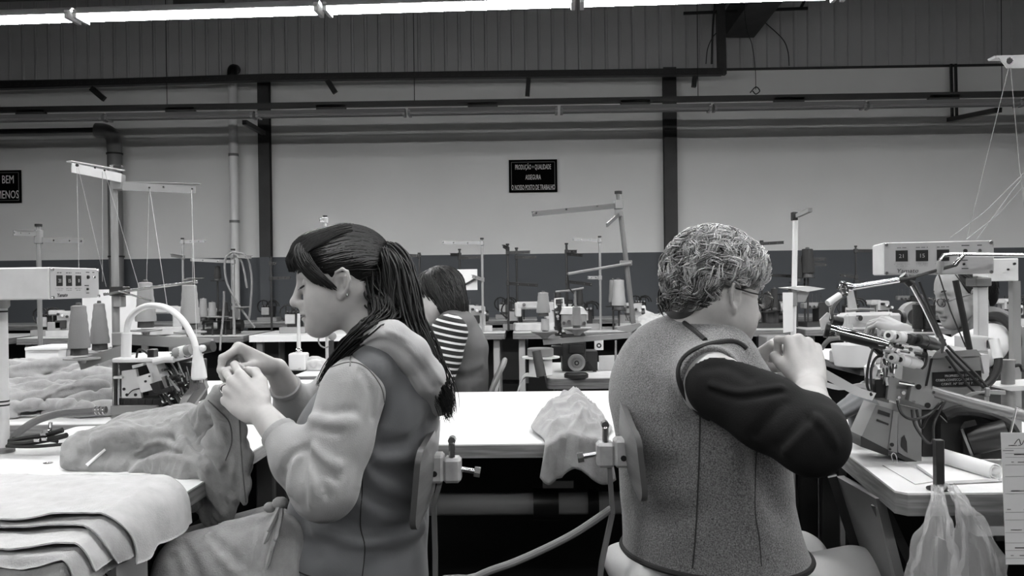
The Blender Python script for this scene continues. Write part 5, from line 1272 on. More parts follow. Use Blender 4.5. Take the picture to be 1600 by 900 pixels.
PX(t).box('carton', 39,545, 92,585, 3.15,.16,'paper', bev=.002); PX(t).box('lid_flap', 38,543, 93,547, 3.14,.18,'paper')
# ---- left machine
YM = 2.16; M1 = thing('sewing_machine', 'white overlock machine under the bent white lamp tube at left', 'sewing machine', tuple(T(240,700,TZ)))
X = PX(M1)
a = P(175,648,YM); MB().box(((P(175,648,YM).x+P(262,648,YM).x)/2, YM+.1, (TZ+P(200,636,YM).z)/2), (.15,.2,P(200,636,YM).z-TZ), bev=.004).build('base', 'machine_grey', M1)
X.box('bed_plate', 172,634, 246,648, YM-.012, .22, 'machine_grey')
X.box('slot_rail', 180,622, 254,635, YM-.004, .05, 'machine_dark')
for i in range(6): X.box('slot', 183+i*11.5,624.5, 192+i*11.5,632, YM-.006, .006, 'plate_black', bev=0)
X.box('top_plate', 174,560, 272,566, YM-.03, .2, 'machine_white', bev=.003); X.rod('top_lever', [(240,566,YM-.03),(258,562,YM-.03),(272,562,YM-.03)], .008, 'machine_white', seg=10)
for x, m_ in ((177.5,'chrome'),(181,'machine_dark'),(185,'chrome')): X.cyl('column', (x,566,YM-.01),(x,633,YM-.01), .0032, m_, seg=10)
X.box('column_collar', 176,588, 190,592, YM-.018, .03, 'machine_white')
X.box('frame_block', 186,566, 232,632, YM+.05, .12, 'machine_dark')
X.poly('front_cover', [(190,580),(212,577),(221,622),(190,622)], YM-.006, .012, 'machine_white')
for x,y in ((193.5,608),(198,617),(211.5,617)): X.disc('cover_hole', x,y, YM-.008, .0038, .004, 'plate_black')
X.rod('cover_wire', [(199,618,YM-.01),(207,610,YM-.012),(218,607,YM-.01)], .0014, 'machine_dark', sp=4)
X.poly('slanted_column', [(227,566),(241,563),(258,606),(246,610)], YM-.02, .05, 'machine_white'); X.box('column_cap', 229.5,546, 240,562, YM-.015, .03, 'plate_black')
X.rod('cable', [(240,562,YM),(226,549,YM-.01),(216,547,YM-.02),(213,560,YM-.02),(208,572,YM-.015)], .0028, 'machine_dark', sp=4)
X.poly('tension_box', [(214,589),(234,583),(239,609),(220,614)], YM-.035, .03, 'machine_white'); X.disc('tension_screw', 227,596, YM-.038, .003, .004, 'plate_black'); X.disc('tension_screw', 233,588, YM-.038, .0022, .004, 'plate_black')
X.poly('hand_grip', [(234,600),(246,596),(251,609),(268,606),(269,611),(249,616),(240,613)], YM-.045, .03, 'rubber_black')
X.poly('handle_arm', [(206,571),(224,567),(224,571),(207,576)], YM-.025, .02, 'machine_white')
X.box('drive_block', 246,566, 300,632, YM+.04, .11, 'machine_dark')
rg = random.Random(5)
for i in range(34):
    x = 250+rg.random()*46; y = 566+rg.random()*60; an = rg.uniform(.8,1.35); L_ = rg.uniform(10,30); m_ = rg.choice(['machine_dark','plate_black','machine_mid','chrome','machine_dark','steel_bright'])
    Yp = YM+.03-rg.random()*.05
    X.rod('looper_rod', [(x,y,Yp),(min(x+L_*math.cos(an),303),min(y+L_*math.sin(an),636),Yp-.01)], rg.uniform(.0018,.0042), m_, seg=6)
for i in range(9):
    x = 254+rg.random()*42; y = 572+rg.random()*58; X.disc('screw_head', x, y, YM-.012-rg.random()*.01, rg.uniform(.002,.0048), .03, rg.choice(['chrome','machine_dark','machine_grey']))
X.cyl('tension_barrel', (274,552,YM-.02),(300,546,YM-.035), .0135, 'machine_grey'); X.cyl('tension_barrel', (280,551,YM-.02),(292,548,YM-.03), .0150, 'machine_white'); X.cyl('tension_ring', (290,549,YM-.025),(293,548.5,YM-.028), .0158, 'machine_dark')
X.cyl('dark_grip', (312,545,YM-.05),(333,541,YM-.06), .0135, 'rubber_black'); X.cyl('coil_spring', (270,556,YM-.02),(276,551,YM-.02), .010, 'chrome')
X.poly('presser_arm', [(296,588),(309,587),(310,608),(302,612),(284,640),(277,640),(283,622),(296,606)], YM-.05, .012, 'chrome')
X.poly('needle_guard', [(300,612),(318,596),(322,606),(300,636),(288,640)], YM-.03, .02, 'machine_mid')
# white bent lamp tube
t = thing('gooseneck_lamp', 'white bent tube lamp with cone shade over the left machine', 'lamp', tuple(P(197,561,YM+.01)))
X = PX(t)
X.rod('stem', [(197,562,YM+.01),(198,520,YM+.01)], .0125, 'white_plastic', seg=14)
X.rod('bent_tube', [(198,520,YM+.01),(202,500,YM+.01),(216,484,YM),(236,477.5,YM-.02),(262,482,YM-.04),(285,500,YM-.06),(300,525,YM-.07),(307,546,YM-.075)], .0078, 'white_plastic', seg=12, sp=6)
c = P(308,543,YM-.075); d = (P(311,587,YM-.075)-c).normalized()
MB().lathe(c, d, [(.008,-.004),(.0095,.004),(.0105,.014),(.0175,.056),(.0188,.074),(.015,.078)], 20).build('shade', 'white_plastic', t)
MB().cyl(c+d*.078, c+d*.085, .014, seg=16).build('lens_ring', 'chrome', t); MB().lathe(c+d*.002+V(.013,0,0), (0,-1,0), [(.008,-.008),(.009,.004),(.004,.008)], 12).build('joint_knob', 'white_plastic', t)
# hose and black tangle on the left table
t = thing('air_hose', 'grey rubber hose with metal end on the left table', 'hose', tuple(T(160,648,TZ)))
X = PX(t); X.rod('hose', [(16,690,2.09),(34,672,2.10),(60,656,2.14),(95,646,2.19),(140,643,2.2),(148,641.5,2.2)], .0095, 'hose_grey', sp=6, seg=10); X.cyl('fitting', (146,642,2.2),(166,640,2.2), .009, 'machine_grey', seg=12)
for x in (150,156,162): X.cyl('fitting_ring', (x,641.5,2.2),(x+2,641.3,2.2), .0108, 'steel_bright', seg=12)
t = thing('cable_tangle', 'black hose ends and buckled strap beside the left post', 'cable', tuple(T(40,697,TZ)))
for i, pts in enumerate(([(14,690,2.06),(40,684,2.06),(70,680,2.05),(98,672,2.05)],[(14,694,2.05),(45,692,2.04),(80,686,2.04),(104,680,2.03)],[(20,685,2.08),(60,686,2.06),(90,690,2.05)],[(10,697,2.04),(50,698,2.03),(100,694,2.03)])):
    PX(t).rod('cable', pts, .0065 if i < 2 else .004, 'rubber_black', sp=5)
for x,y in ((62,676),(64,684),(66,672),(52,686)): PX(t).box('buckle', x,y, x+9,y+5, 2.03,.008,'steel_bright', bev=.001)
PX(t).cyl('valve_knob', (78,676,2.05),(79,660,2.05), .0045,'chrome', seg=10)
t = tag(MB().lathe(T(75,724,TZ)+V(0,0,.0005),(0,0,1),[(.011,0),(.011,.001),(.007,.0012),(.0065,.0005)],18).build('table_grommet','chrome'), 'small metal ring set into the left white table', 'ring')
# basket of lettered cloth below the table edge
t = thing('paper_sack', 'lettered paper sack under the near corner of left table', 'sack', tuple(P(155,960,1.5)))
b = MB(); b.prism([P(122,872,1.46),P(181,868,1.46),P(184,990,1.46),P(118,990,1.46)], (0,.12,0)); b.build('sack', 'paper_card', t)
for s_, x, y, an in (('R', 153,896,.5),('U',148,880,.3),('0',173,892,.8),('1',168,900,.8),('2',140,895,.2)):
    c = P(x,y,1.4585); text_mesh(s_, .022, frame_mat(c, (math.cos(an),0,math.sin(an)), (-math.sin(an),0,math.cos(an))), 'ink', t, 'lettering')
# ================================================================== RIGHT FOREGROUND MACHINE
YR = 1.90; M2 = thing('sewing_machine', 'grey flatlock machine with white tension knobs at right foreground', 'sewing machine', tuple(T(1400,716,TZ)))
X = PX(M2)
X.poly('looper_cover', [(1369,632),(1396,641),(1388,704),(1346,683)], YR-.02, .07, 'machine_grey')
X.poly('cover_base', [(1345,681),(1388,703),(1388,713),(1345,698)], YR-.022, .09, 'machine_dark')
X.poly('cover_slot', [(1373,640),(1391,646),(1390,652),(1372,646)], YR-.023, .005, 'machine_dark'); X.poly('cover_slot', [(1371,655),(1389,662),(1388,665),(1370,658)], YR-.023, .005, 'machine_dark')
X.poly('cover_flange', [(1396,641),(1403,644),(1402,708),(1388,704)], YR-.024, .05, 'machine_grey')
X.disc('flange_hole', 1394,695, YR-.027, .0042, .004, 'plate_black'); X.disc('flange_hole', 1391,702, YR-.027, .0024, .004, 'plate_black')
X.poly('bed_body', [(1403,632),(1440,640),(1440,727),(1403,707)], YR-.015, .16, 'machine_grey')
X.poly('bed_recess', [(1408,698),(1409,684),(1413,680),(1417,690),(1418,708)], YR-.017, .004, 'machine_dark')
X.poly('foot_plate', [(1400,707),(1440,724),(1440,731),(1400,714)], YR-.02, .18, 'machine_dark')
X.box('motor_block', 1440,640, 1470,724, YR+.03, .12, 'machine_dark')
# head: slanted housing, arm box with black name plate
X.poly('head_column', [(1412,560),(1457,556),(1450,640),(1405,640)], YR+.015, .10, 'machine_grey')
X.poly('arm_box', [(1457,557),(1530,552),(1540,640),(1450,640)], YR+.02, .16, 'machine_grey'); X.poly('arm_lid', [(1462,550),(1526,546),(1534,556),(1455,560)], YR+.012, .17, 'machine_mid')
X.poly('arm_groove', [(1455,560),(1458,560),(1449,603),(1446,603)], YR+.012, .006, 'plate_black'); X.poly('side_plate', [(1532,554),(1545,554),(1546,582),(1538,584)], YR+.03, .1, 'machine_white')
np_ = X.poly('name_plate', [(1458,582),(1533,579),(1534,603),(1458,605)], YR+.016, .006, 'plate_black')
for i, (s_, wd, xo) in enumerate((('PROPRIEDADE DO', .054, 0), ('COBER-CONFECÇÃO DE EX. LD', .094, 0), ('CONT. Nº 507 401 P.', .070, 0))):
    text_mesh(s_, .0075, frame_mat(P(1496+xo, 588.6+i*6.3, YR+.0155), (1,0,.03), (0,0,1)), 'digit', np_, 'lettering', width=wd)
X.disc('lid_screw', 1485,574, YR+.016, .0024, .006, 'plate_black')
# clamp blocks in front
X.box('needle_box', 1367,593, 1389,622, YR-.05, .06, 'plate_black'); X.poly('needle_plate', [(1363,600),(1389,606),(1389,630),(1360,622)], YR-.04, .05, 'machine_mid')
X.poly('clamp_plate', [(1390,588),(1401,590),(1400,628),(1386,624)], YR-.06, .06, 'machine_grey'); X.poly('clamp_plate', [(1401,591),(1424,597),(1421,628),(1398,622)], YR-.05, .06, 'machine_mid')
X.poly('hinge_plate', [(1426,598),(1462,611),(1455,639),(1420,626)], YR-.07, .03, 'machine_grey'); X.rod('hinge_pin', [(1404,597,YR-.07),(1428,601,YR-.07)], .004, 'chrome')
for x,y,r in ((1435.5,604.5,.0058),(1450,633.5,.0058),(1459,613,.003),(1428,628,.003),(1405,621,.003),(1412,614,.004)): X.disc('clamp_hole' if r > .005 else 'clamp_screw', x,y, YR-.073, r, .006, 'plate_black' if r > .005 else 'chrome')
X.poly('side_cam', [(1358,575),(1366,568),(1372,575),(1368,592),(1360,592)], YR-.045, .03, 'machine_white'); X.disc('cam_screw', 1364,572, YR-.048, .003, .006, 'plate_black')
rg = random.Random(9)
for i in range(26):
    x = 1378+rg.random()*22; y = 548+rg.random()*45; X.rod('needle_rod', [(x,y,YR-.03-rg.random()*.03),(x+rg.uniform(-3,3),y+rg.uniform(10,24),YR-.03-rg.random()*.03)], rg.uniform(.0016,.0034), rg.choice(['chrome','steel_bright','machine_dark','machine_white']), seg=6)
for i in range(16):
    x = 1376+rg.random()*70; y = 536+rg.random()*22; X.disc('small_bolt', x,y, YR-.05-rg.random()*.02, rg.uniform(.0022,.0045), .04, rg.choice(['chrome','machine_dark','machine_dark','machine_white']))
def knob(x0,y0,x1,y1,r,m_):
    a = P(x0,y0,YR-.075); b_ = P(x1,y1,YR-.045); d = (b_-a); L_ = d.length
    k = MB().lathe(a, d, [(r*.5,0),(r*.86,.0008),(r*.92,L_*.3),(r,L_*.32),(r,L_*.72),(r*.8,L_*.75),(r*.75,L_)], 18).build('tension_knob', m_, M2)
    MB().cyl(a-d.normalized()*.0012, a+d.normalized()*.002, r*.42, seg=12).build('knob_centre', 'plate_black' , k)
for a in ((1388,524,1406,528,.0128,'knob_white'),(1401,526,1424,531,.0132,'knob_white'),(1419,529,1436,533,.0125,'machine_dark'),(1434,531,1464,540,.0145,'machine_dark'),(1393,559,1408,562,.0115,'knob_white'),(1407,562,1437,569,.0130,'knob_white')): knob(*a)
X.rod('tension_rail', [(1376,519,YR-.03),(1410,526,YR-.03),(1468,541,YR-.03)], .006, 'machine_mid'); X.rod('tension_rail', [(1385,556,YR-.03),(1442,570,YR-.03)], .005, 'machine_mid')
X.poly('rail_end', [(1466,528),(1478,530),(1474,552),(1470,552),(1470,540)], YR-.045, .02, 'steel_bright'); X.rod('rail_post', [(1378,520,YR-.02),(1376,556,YR-.02)], .005, 'chrome'); X.rod('rail_post', [(1440,566,YR-.02),(1446,545,YR-.02)], .004, 'machine_dark')
for pts in ([(1440,576,YR-.05),(1446,570,YR-.055),(1448,556,YR-.05),(1444,545,YR-.04)], [(1376,528,YR-.03),(1364,545,YR-.05),(1356,575,YR-.06),(1355,602,YR-.06),(1362,618,YR-.06)], [(1378,556,YR-.04),(1368,560,YR-.05),(1361,580,YR-.06),(1362,610,YR-.06)],
            [(1402,626,YR-.06),(1408,645,YR-.07),(1425,655,YR-.08),(1450,648,YR-.08),(1480,622,YR-.05)], [(1425,640,YR-.06),(1430,665,YR-.07),(1448,690,YR-.08),(1458,688,YR-.08),(1460,660,YR-.08),(1480,620,YR-.05)], [(1432,640,YR-.05),(1440,668,YR-.06),(1452,650,YR-.07),(1478,620,YR-.04)],
            [(1480,540,YR),(1500,560,YR-.01),(1530,590,YR-.01),(1548,612,YR-.01)], [(1478,546,YR),(1495,566,YR-.005),(1525,595,YR-.01),(1545,612,YR-.01)], [(1478,556,YR+.0),(1520,610,YR-.01),(1545,614,YR-.01),(1560,612,YR)]):
    X.rod('cable', pts, .0030, 'machine_dark', sp=6, seg=7)
for dy in (0,4,8): X.rod('cable', [(1500,628-dy*.5,YR-.012),(1520,617-dy*.4,YR-.014),(1545,611+dy*.4,YR-.014),(1570,612+dy*.4,YR)], .0026, 'machine_mid', sp=5, seg=7)
X.box('cable_tie', 1540,606, 1548,620, YR-.02, .02, 'machine_grey')
X.rod('lift_bar', [(1455,611,YR-.06),(1520,630,YR-.09),(1606,652,YR-.12),(1680,672,YR-.14)], .0115, 'bar_steel', seg=14)
# black hand wheel and motor behind the bar
c = P(1512,700,YR+.06); b = MB(); b.lathe(c-V(.03,0,0), (1,-.25,0), [(.02,-.004),(.085,0),(.092,.008),(.092,.03),(.08,.036),(.03,.032),(.028,.05)], 32); b.build('hand_wheel', 'rubber_black', M2)
X.cyl('wheel_hub', (1515,690,YR-.02),(1575,676,YR-.05), .030, 'plate_black', seg=24); X.cyl('hub_ring', (1509,692,YR-.018),(1513,691,YR-.02), .0305, 'machine_grey', seg=24)
X.rod('belt_guard', [(1475,650,YR-.03),(1500,641,YR-.03),(1545,648,YR-.03),(1580,668,YR-.03),(1590,700,YR-.03)], .012, 'rubber_black', sp=5)
MB().prism([P(1470,660,YR+.0), P(1480,643,YR), P(1510,637,YR), P(1565,648,YR), P(1590,668,YR), P(1596,724,YR), P(1470,724,YR)], (0,.03,0)).build('belt_cover', 'rubber_black', M2)
X.rod('wheel_mark', [(1469,649,YR-.045),(1480,660,YR-.045)], .0011, 'machine_grey', seg=5)
# machine post with the control panel
t = control_box('white control box with three counters above the right machine', V(P(1380,430,2.02).x,2.02,P(1380,430,2.02).z), (P(1534,428,1.97)-P(1380,430,2.02)), .232, .0755, .17, 'machine_white')
t2 = thing('junction_box', 'small white box behind the right control box', 'box', tuple(P(1580,440,2.15))); PX(t2).box('housing', 1545,404, 1592,439, 2.17, .08, 'machine_white'); PX(t2).disc('button', 1586,412, 2.166, .003, .006, 'plate_black'); PX(t2).disc('button', 1576,421, 2.166, .0025, .006, 'plate_black')
MB().bar(P(1585,439,2.2), (P(1585,439,2.2).x,2.2,TZ), .02,.02).build('stay', 'machine_mid', t2)
t = thing('machine_post', 'square white post carrying the right control box', 'post', tuple(P(1536,560,2.05)))
X = PX(t); q = P(1536,500,2.07); zt = P(1536,431,2.07).z; MB().box((q.x,2.08,(TZ+zt)/2),(.025,.025,zt-TZ),bev=.002).build('tube','machine_white',t)
X.box('collar', 1525,434, 1550,447, 2.05, .05,'machine_mid'); X.box('collar_band', 1527,446, 1545,449, 2.055, .04,'rubber_black'); X.box('foot_block', 1514,526, 1545,549, 2.0,.07,'machine_white'); X.box('foot_block', 1540,530, 1562,545, 2.0,.06,'machine_grey')
X.rod('hose', [(1556,540,1.98),(1560,560,1.97),(1557,580,1.96),(1545,598,1.95),(1530,608,1.94)], .009,'rubber_black', sp=5, seg=10); X.cyl('hose_sleeve', (1553,530,1.98),(1559,560,1.97), .011,'white_plastic', seg=12)
t = thing('steel_column_post', 'grey round stub column beside the right machine', 'post', tuple(T(1575,700,TZ)))
X = PX(t); q = P(1575,600,2.02); zt = P(1575,566,2.02).z; MB().cyl((q.x,2.02,TZ),(q.x,2.02,zt), .0145, seg=16).build('tube','machine_mid',t); MB().cyl((q.x,2.02,zt),(q.x,2.02,zt+.006), .0165, seg=16).build('cap','machine_grey',t)
X.rod('side_hook', [(1585,572,2.02),(1594,571,2.02),(1598,580,2.01)], .004,'rubber_black', sp=4); X.poly('shelf', [(1564,605),(1640,600),(1640,609),(1580,611)], 1.98,.1,'machine_white')
# chrome thread guide arms
t = thing('guide_arm', 'jointed chrome thread guide arm before the right control box', 'guide arm', tuple(P(1467,520,1.86)))
X = PX(t)
X.rod('chrome_tube', [(1327,450,1.80),(1403,438,1.84)], .0062, 'chrome', seg=12); X.rod('black_sleeve', [(1396,440,1.84),(1428,434,1.85)], .0066, 'rubber_black', seg=12)
X.rod('guide_rod', [(1425,434,1.85),(1462,423,1.86),(1494,414,1.87),(1498,408,1.87),(1505,400,1.87)], .0036, 'machine_dark', seg=8); X.cyl('rod_clip', (1490,415,1.87),(1505,399,1.87), .0042,'steel_bright')
X.rod('hook_rod', [(1468,425,1.86),(1469,406,1.86),(1474,399,1.86),(1490,397.5,1.87),(1660,400,1.95)], .0042, 'steel_bright', seg=8); X.cyl('hook_clamp', (1467,428,1.86),(1470,408,1.86), .0075,'machine_grey')
X.rod('stay_tube', [(1423,440,1.86),(1445,480,1.87),(1470,532,1.88)], .0062, 'steel_bright', seg=10); X.rod('stay_tube', [(1436,440,1.90),(1452,480,1.90),(1478,540,1.90)], .003, 'machine_dark')
X.rod('black_strut', [(1493,438,1.92),(1504,490,1.92),(1515,546,1.92)], .0068, 'rubber_black', seg=10); X.rod('thin_wire', [(1467,429,1.88),(1485,485,1.88),(1509,542,1.88)], .0016, 'machine_dark', seg=5)
X.cyl('joint', (1313,446,1.80),(1330,449,1.80), .010,'chrome'); X.cyl('joint', (1318,440,1.80),(1319,462,1.80), .008,'steel_bright'); X.cyl('joint', (1410,430,1.85),(1424,444,1.85), .009,'machine_dark')
X.poly('white_blade', [(1324,446),(1331,444),(1340,483),(1326,482)], 1.80,.006,'white_plastic'); X.cyl('white_tube', (1293,474,1.78),(1312,461,1.79), .0068,'white_plastic'); X.rod('coil', [(1309,452,1.79),(1314,444,1.79),(1322,446,1.79),(1324,456,1.79),(1316,462,1.79)], .0028,'chrome', sp=5)
X.rod('drop_rod', [(1316,462,1.80),(1302,480,1.81),(1298,500,1.83)], .004,'machine_mid', sp=4); X.rod('cross_rod', [(1323,486,1.83),(1345,483,1.84),(1365,484,1.85)], .003,'machine_mid')
# work lamp, with a glow added below it for the hand
t = thing('work_lamp', 'black and chrome tubular work lamp beside the hand of the grey-haired worker', 'lamp', tuple(P(1340,525,1.86)))
X = PX(t)
a = P(1296,516,1.845); b_ = P(1376,536,1.815); d = (b_-a).normalized()
MB().lathe(a, d, [(.010,0),(.0155,.001),(.0155,.012),(.0135,.014),(.0135,.05),(.012,.10),(.009,.118),(.004,.12)], 24).build('barrel', 'chrome', t)
MB().lathe(a+d*.016-V(0,0,.0022), d, [(.0130,0),(.0132,.03),(.0118,.08),(.009,.098)], 20).build('barrel_shade', 'plate_black', t)
MB().lathe(a-d*.010, d, [(.012,0),(.0175,.002),(.0175,.010),(.013,.011)], 24).build('lens_ring', 'plate_black', t)
e = bpy.data.materials.new('added_hand_glow'); e.use_nodes = True; en = e.node_tree; en.nodes.remove(en.nodes['Principled BSDF']); em = en.nodes.new('ShaderNodeEmission'); em.inputs[1].default_value = 900; en.links.new(em.outputs[0], en.nodes['Material Output'].inputs[0]); MATS['added_hand_glow'] = e
MB().cyl(a-d*.0102, a-d*.0095, .0118, seg=20).build('end_glass', 'machine_white', t)
sl_o = a+d*.012; sl_n = V(-.55,-.35,-.75).normalized(); MB().lathe(sl_o+sl_n*.010, sl_n, [(.013,0),(.015,.006),(.0135,.0061),(.0125,.004)], 20).build('added_glow_collar', 'plate_black', t)
MB().cyl(sl_o+sl_n*.0128, sl_o+sl_n*.0134, .0118, seg=20).build('lens', 'added_hand_glow', t)  # glowing disc and its collar added under the barrel to brighten the hand
X.poly('white_reflector', [(1281,500),(1293,488),(1303,492),(1297,512),(1284,516)], 1.84,.004,'white_plastic'); X.cyl('swivel', (1300,500,1.82),(1316,503,1.82), .009,'plate_black'); X.cyl('swivel_pin', (1298,480,1.82),(1300,498,1.82), .004,'chrome')
X.rod('lamp_cable', [(1312,528,1.82),(1298,530,1.83),(1290,536,1.84),(1284,545,1.85)], .005,'machine_mid', sp=4); MB().bar(P(1350,530,1.85), P(1378,556,1.87), .008,.008).build('bracket','machine_dark',t)
# dark cones on the machine
cone(1434,520,1.98,.068,.0115,.0105,'thread_dark',label='dark thread cone on the right machine, left of the pair',group='dark cones on the right machine', rings=5)
cone(1451,521,1.98,.068,.0150,.0140,'thread_dark',label='dark thread cone on the right machine, right of the pair',group='dark cones on the right machine', rings=5)
t = thing('cone_shelf', 'small shelf under the dark thread cones on the right machine', 'shelf', tuple(P(1445,530,1.98))); PX(t).box('shelf', 1422,520, 1468,524, 1.95,.07,'machine_mid'); MB().bar(P(1445,524,1.985),(P(1445,524,1.985).x,1.985,TZ),.012,.012).build('shelf_post','machine_mid',t)
# thread stand whose plate shows at the picture edge
t = thing('thread_stand', 'thread stand with white eyelet plate at upper right picture edge', 'thread stand', (P(1700,600,1.95).x,1.95,TZ))
X = PX(t); q = P(1700,300,1.95); MB().cyl((q.x,1.95,TZ),(q.x,1.95,P(1700,80,1.95).z),.011,seg=14).build('pole','machine_grey',t)
X.poly('eyelet_plate', [(1560,89),(1712,86),(1712,106),(1574,106)], 1.90,.004,'machine_white'); X.poly('plate_rim', [(1554,87),(1712,82),(1712,86),(1556,90)], 1.90,.03,'machine_white'); X.disc('eyelet', 1578,95, 1.897,.0058,.004,'plate_black'); X.disc('eyelet_rim', 1578,95, 1.8985,.0078,.002,'chrome')
for pts in ([(1576,106,1.90),(1511,372,1.98)],[(1579,106,1.90),(1592,250,1.93),(1606,372,1.98)],[(1700,170,1.95),(1540,330,2.0),(1484,372,2.0)],[(1700,180,1.95),(1560,335,2.0),(1510,374,2.0)],[(1700,150,1.95),(1580,300,2.0),(1526,374,2.0)]):
    MB().tube([P(*p) for p in pts], .00065, 4).build('thread', 'yarn', t)
# white strips of fabric fed into the machine
t = thing('fabric_strip', 'white fabric strip running from the hand into the right machine', 'fabric strip', tuple(P(1330,610,1.82)))
def strip(pts, w_, m_='paper', nm='strip'):
    b = MB(); q = [P(*p) for p in pts]; q = spline(q,4); n = len(q)
    up_ = V(.25,-.45,.85).normalized(); vs_ = []
    for p in q: vs_ += [p+up_*w_/2+V(0,.002,0), p-up_*w_/2+V(0,.002,0), p-up_*w_/2, p+up_*w_/2]
    fs = [(i*4+k, i*4+(k+1)%4, i*4+4+(k+1)%4, i*4+4+k) for i in range(n-1) for k in range(4)]+[(0,1,2,3),(n*4-1,n*4-2,n*4-3,n*4-4)]
    b.add(vs_, fs); b.build(nm, m_, t)
strip([(1278,578,1.74),(1310,596,1.78),(1340,612,1.82),(1366,620,1.85)], .020); strip([(1275,596,1.80),(1312,606,1.85),(1345,602,1.86),(1362,606,1.86)], .012); strip([(1215,582,1.93),(1245,596,1.90),(1262,600,1.86)], .010)
t = thing('garment', 'dark grey cloth folded under the white strip at the right machine', 'garment', tuple(T(1330,690,TZ)))
f = Field((.72,1.93,.70),(.98,2.40,.93),.004)
f.cap(P(1318,640,2.05),P(1355,612,2.05),.02,.02,.02); f.cap(P(1308,652,2.02),P(1352,628,2.02),.012,.016,.02); f.cap(P(1330,625,2.1),P(1352,604,2.1),.015,.015,.02); f.cap(P(1350,618,2.06),P(1370,640,2.0),.02,.02,.02)
f.cap(P(1335,640,2.08),(P(1335,640,2.08).x+.03,2.10,TZ+.02),.02,.03,.02)
surf_folds(f, [([(1312,645),(1335,632),(1352,620)],.005,.006)]); field_obj('fabric', f, 'vest_twill', t, 1)
# ---- right table: pad, slips, pin, bags, hanging card
t = thing('paper_pad', 'white paper pad with rolled up sheets on the right table', 'paper pad', tuple(T(1500,745,TZ)))
a = T(1378,728,TZ); X = PX(t)
def flat(name, pts, z, th, m_, par): return MB().prism([T(x,y,z) for x,y in pts], (0,0,th)).build(name, m_, par)
flat('pad', [(1432,730),(1475,727),(1568,742),(1570,752),(1470,757)], TZ+.002, .006, 'paper', t)
b = MB(); c0_ = T(1492,730,TZ+.008)+V(0,.01,.016); c1_ = T(1556,748,TZ+.008)+V(0,.0,.014); d = (c1_-c0_); n_ = 40; vs_ = []; sd = d.normalized().cross(V(0,0,1)); 
for k in range(n_):
    an = k/n_*4.0*math.pi; r = .017-.009*k/n_; vs_ += [c0_ - d*.22 + (sd*math.cos(an-1.5)+V(0,0,1)*math.sin(an-1.5))*r, c1_ + (sd*math.cos(an-1.5)+V(0,0,1)*math.sin(an-1.5))*r]
b.add(vs_, [(2*k,2*k+1,2*k+3,2*k+2) for k in range(n_-1)]); o = b.build('rolled_sheets', 'paper', t, sharp=60); md = o.modifiers.new('Solidify','SOLIDIFY'); md.thickness = .0012
t = thing('paper_slip', 'white slip of paper with a string tag on the right table', 'paper', tuple(T(1410,738,TZ)))
flat('slip', [(1379,727),(1412,722),(1462,752),(1430,757)], TZ+.001, .0008, 'paper_card', t); MB().tube(spline([T(1396,722,TZ+.003),P(1393,712,1.83),P(1396,708,1.83),P(1400,712,1.83),T(1402,722,TZ+.004)],5), .0010, 5).build('string','yarn',t)
t = thing('steel_pin', 'upright steel bar at the front edge of the right table', 'bar', tuple(T(1468,762,TZ)))
q = T(1467,765,TZ); MB().box((q.x,q.y,TZ+.047),(.0155,.0155,.094), bev=.001).build('bar','machine_dark',t); MB().lathe(q+V(0,0,.0005),(0,0,1),[(.022,0),(.022,.003),(.012,.005)],16).build('flange','machine_dark',t)
def bag_mat():
    m = bpy.data.materials.new('clear_plastic'); m.use_nodes = True; nt = m.node_tree; N = nt.nodes; L = nt.links; b = N['Principled BSDF']
    b.inputs['Base Color'].default_value = (.75,.75,.75,1); b.inputs['Roughness'].default_value = .18; b.inputs['Alpha'].default_value = .32; b.inputs['Specular IOR Level'].default_value = .9
    tc = N.new('ShaderNodeTexCoord'); n = N.new('ShaderNodeTexNoise'); n.inputs['Scale'].default_value = 55; n.inputs['Detail'].default_value = 3; L.new(tc.outputs['Object'], n.inputs['Vector'])
    bp = N.new('ShaderNodeBump'); bp.inputs['Strength'].default_value = .7; bp.inputs['Distance'].default_value = .006; L.new(n.outputs['Fac'], bp.inputs['Height']); L.new(bp.outputs[0], b.inputs['Normal'])
    MATS['clear_plastic'] = m
bag_mat()
def bag(label, pts, seed, fold=7):
    t = thing('plastic_bag', label, 'plastic bag', tuple(P(*pts[-1][:3])), group='clear plastic bags on the right table'); rg = np.random.RandomState(seed); b = MB(); seg = 36; vs_ = []; q = spline([V(*P(p[0],p[1],p[2])) for p in pts], 5); w_ = np.interp(np.linspace(0,1,len(q)), np.linspace(0,1,len(pts)), [p[3] for p in pts])
    for i, p in enumerate(q):
        for k in range(seg):
            a = 2*math.pi*k/seg; r = w_[i]*(1+.28*math.sin(fold*a+seed+.35*i)*(1-.4*i/len(q))+.12*math.sin(13*a-i*.5)); vs_.append(p+V(r*math.cos(a), r*.5*math.sin(a), .006*math.sin(3*a+i)))
    n = len(q); b.add(vs_, [(i*seg+k, i*seg+(k+1)%seg, (i+1)*seg+(k+1)%seg, (i+1)*seg+k) for i in range(n-1) for k in range(seg)]+[tuple((n-1)*seg+k for k in range(seg))]); b.build('film', 'clear_plastic', t)
    return t
t = bag('clear plastic bag hanging from the steel bar, left one', [(1462,762,1.605,.006),(1466,785,1.585,.012),(1462,830,1.575,.026),(1458,880,1.575,.040),(1456,930,1.575,.045),(1456,980,1.58,.03)], 2)
MB().prism([P(1466,840,1.58),P(1481,846,1.58),P(1480,960,1.58),P(1462,960,1.58)], (0,.012,0)).build('contents', mat('foil', 130, .3, metal=.5), t)
MB().tube(spline([P(1462,764,1.605), T(1460,760,TZ+.006), T(1470,756,TZ+.008), P(1476,760,1.62), P(1468,768,1.60)],4), .004, 8).build('handle', 'clear_plastic', t)
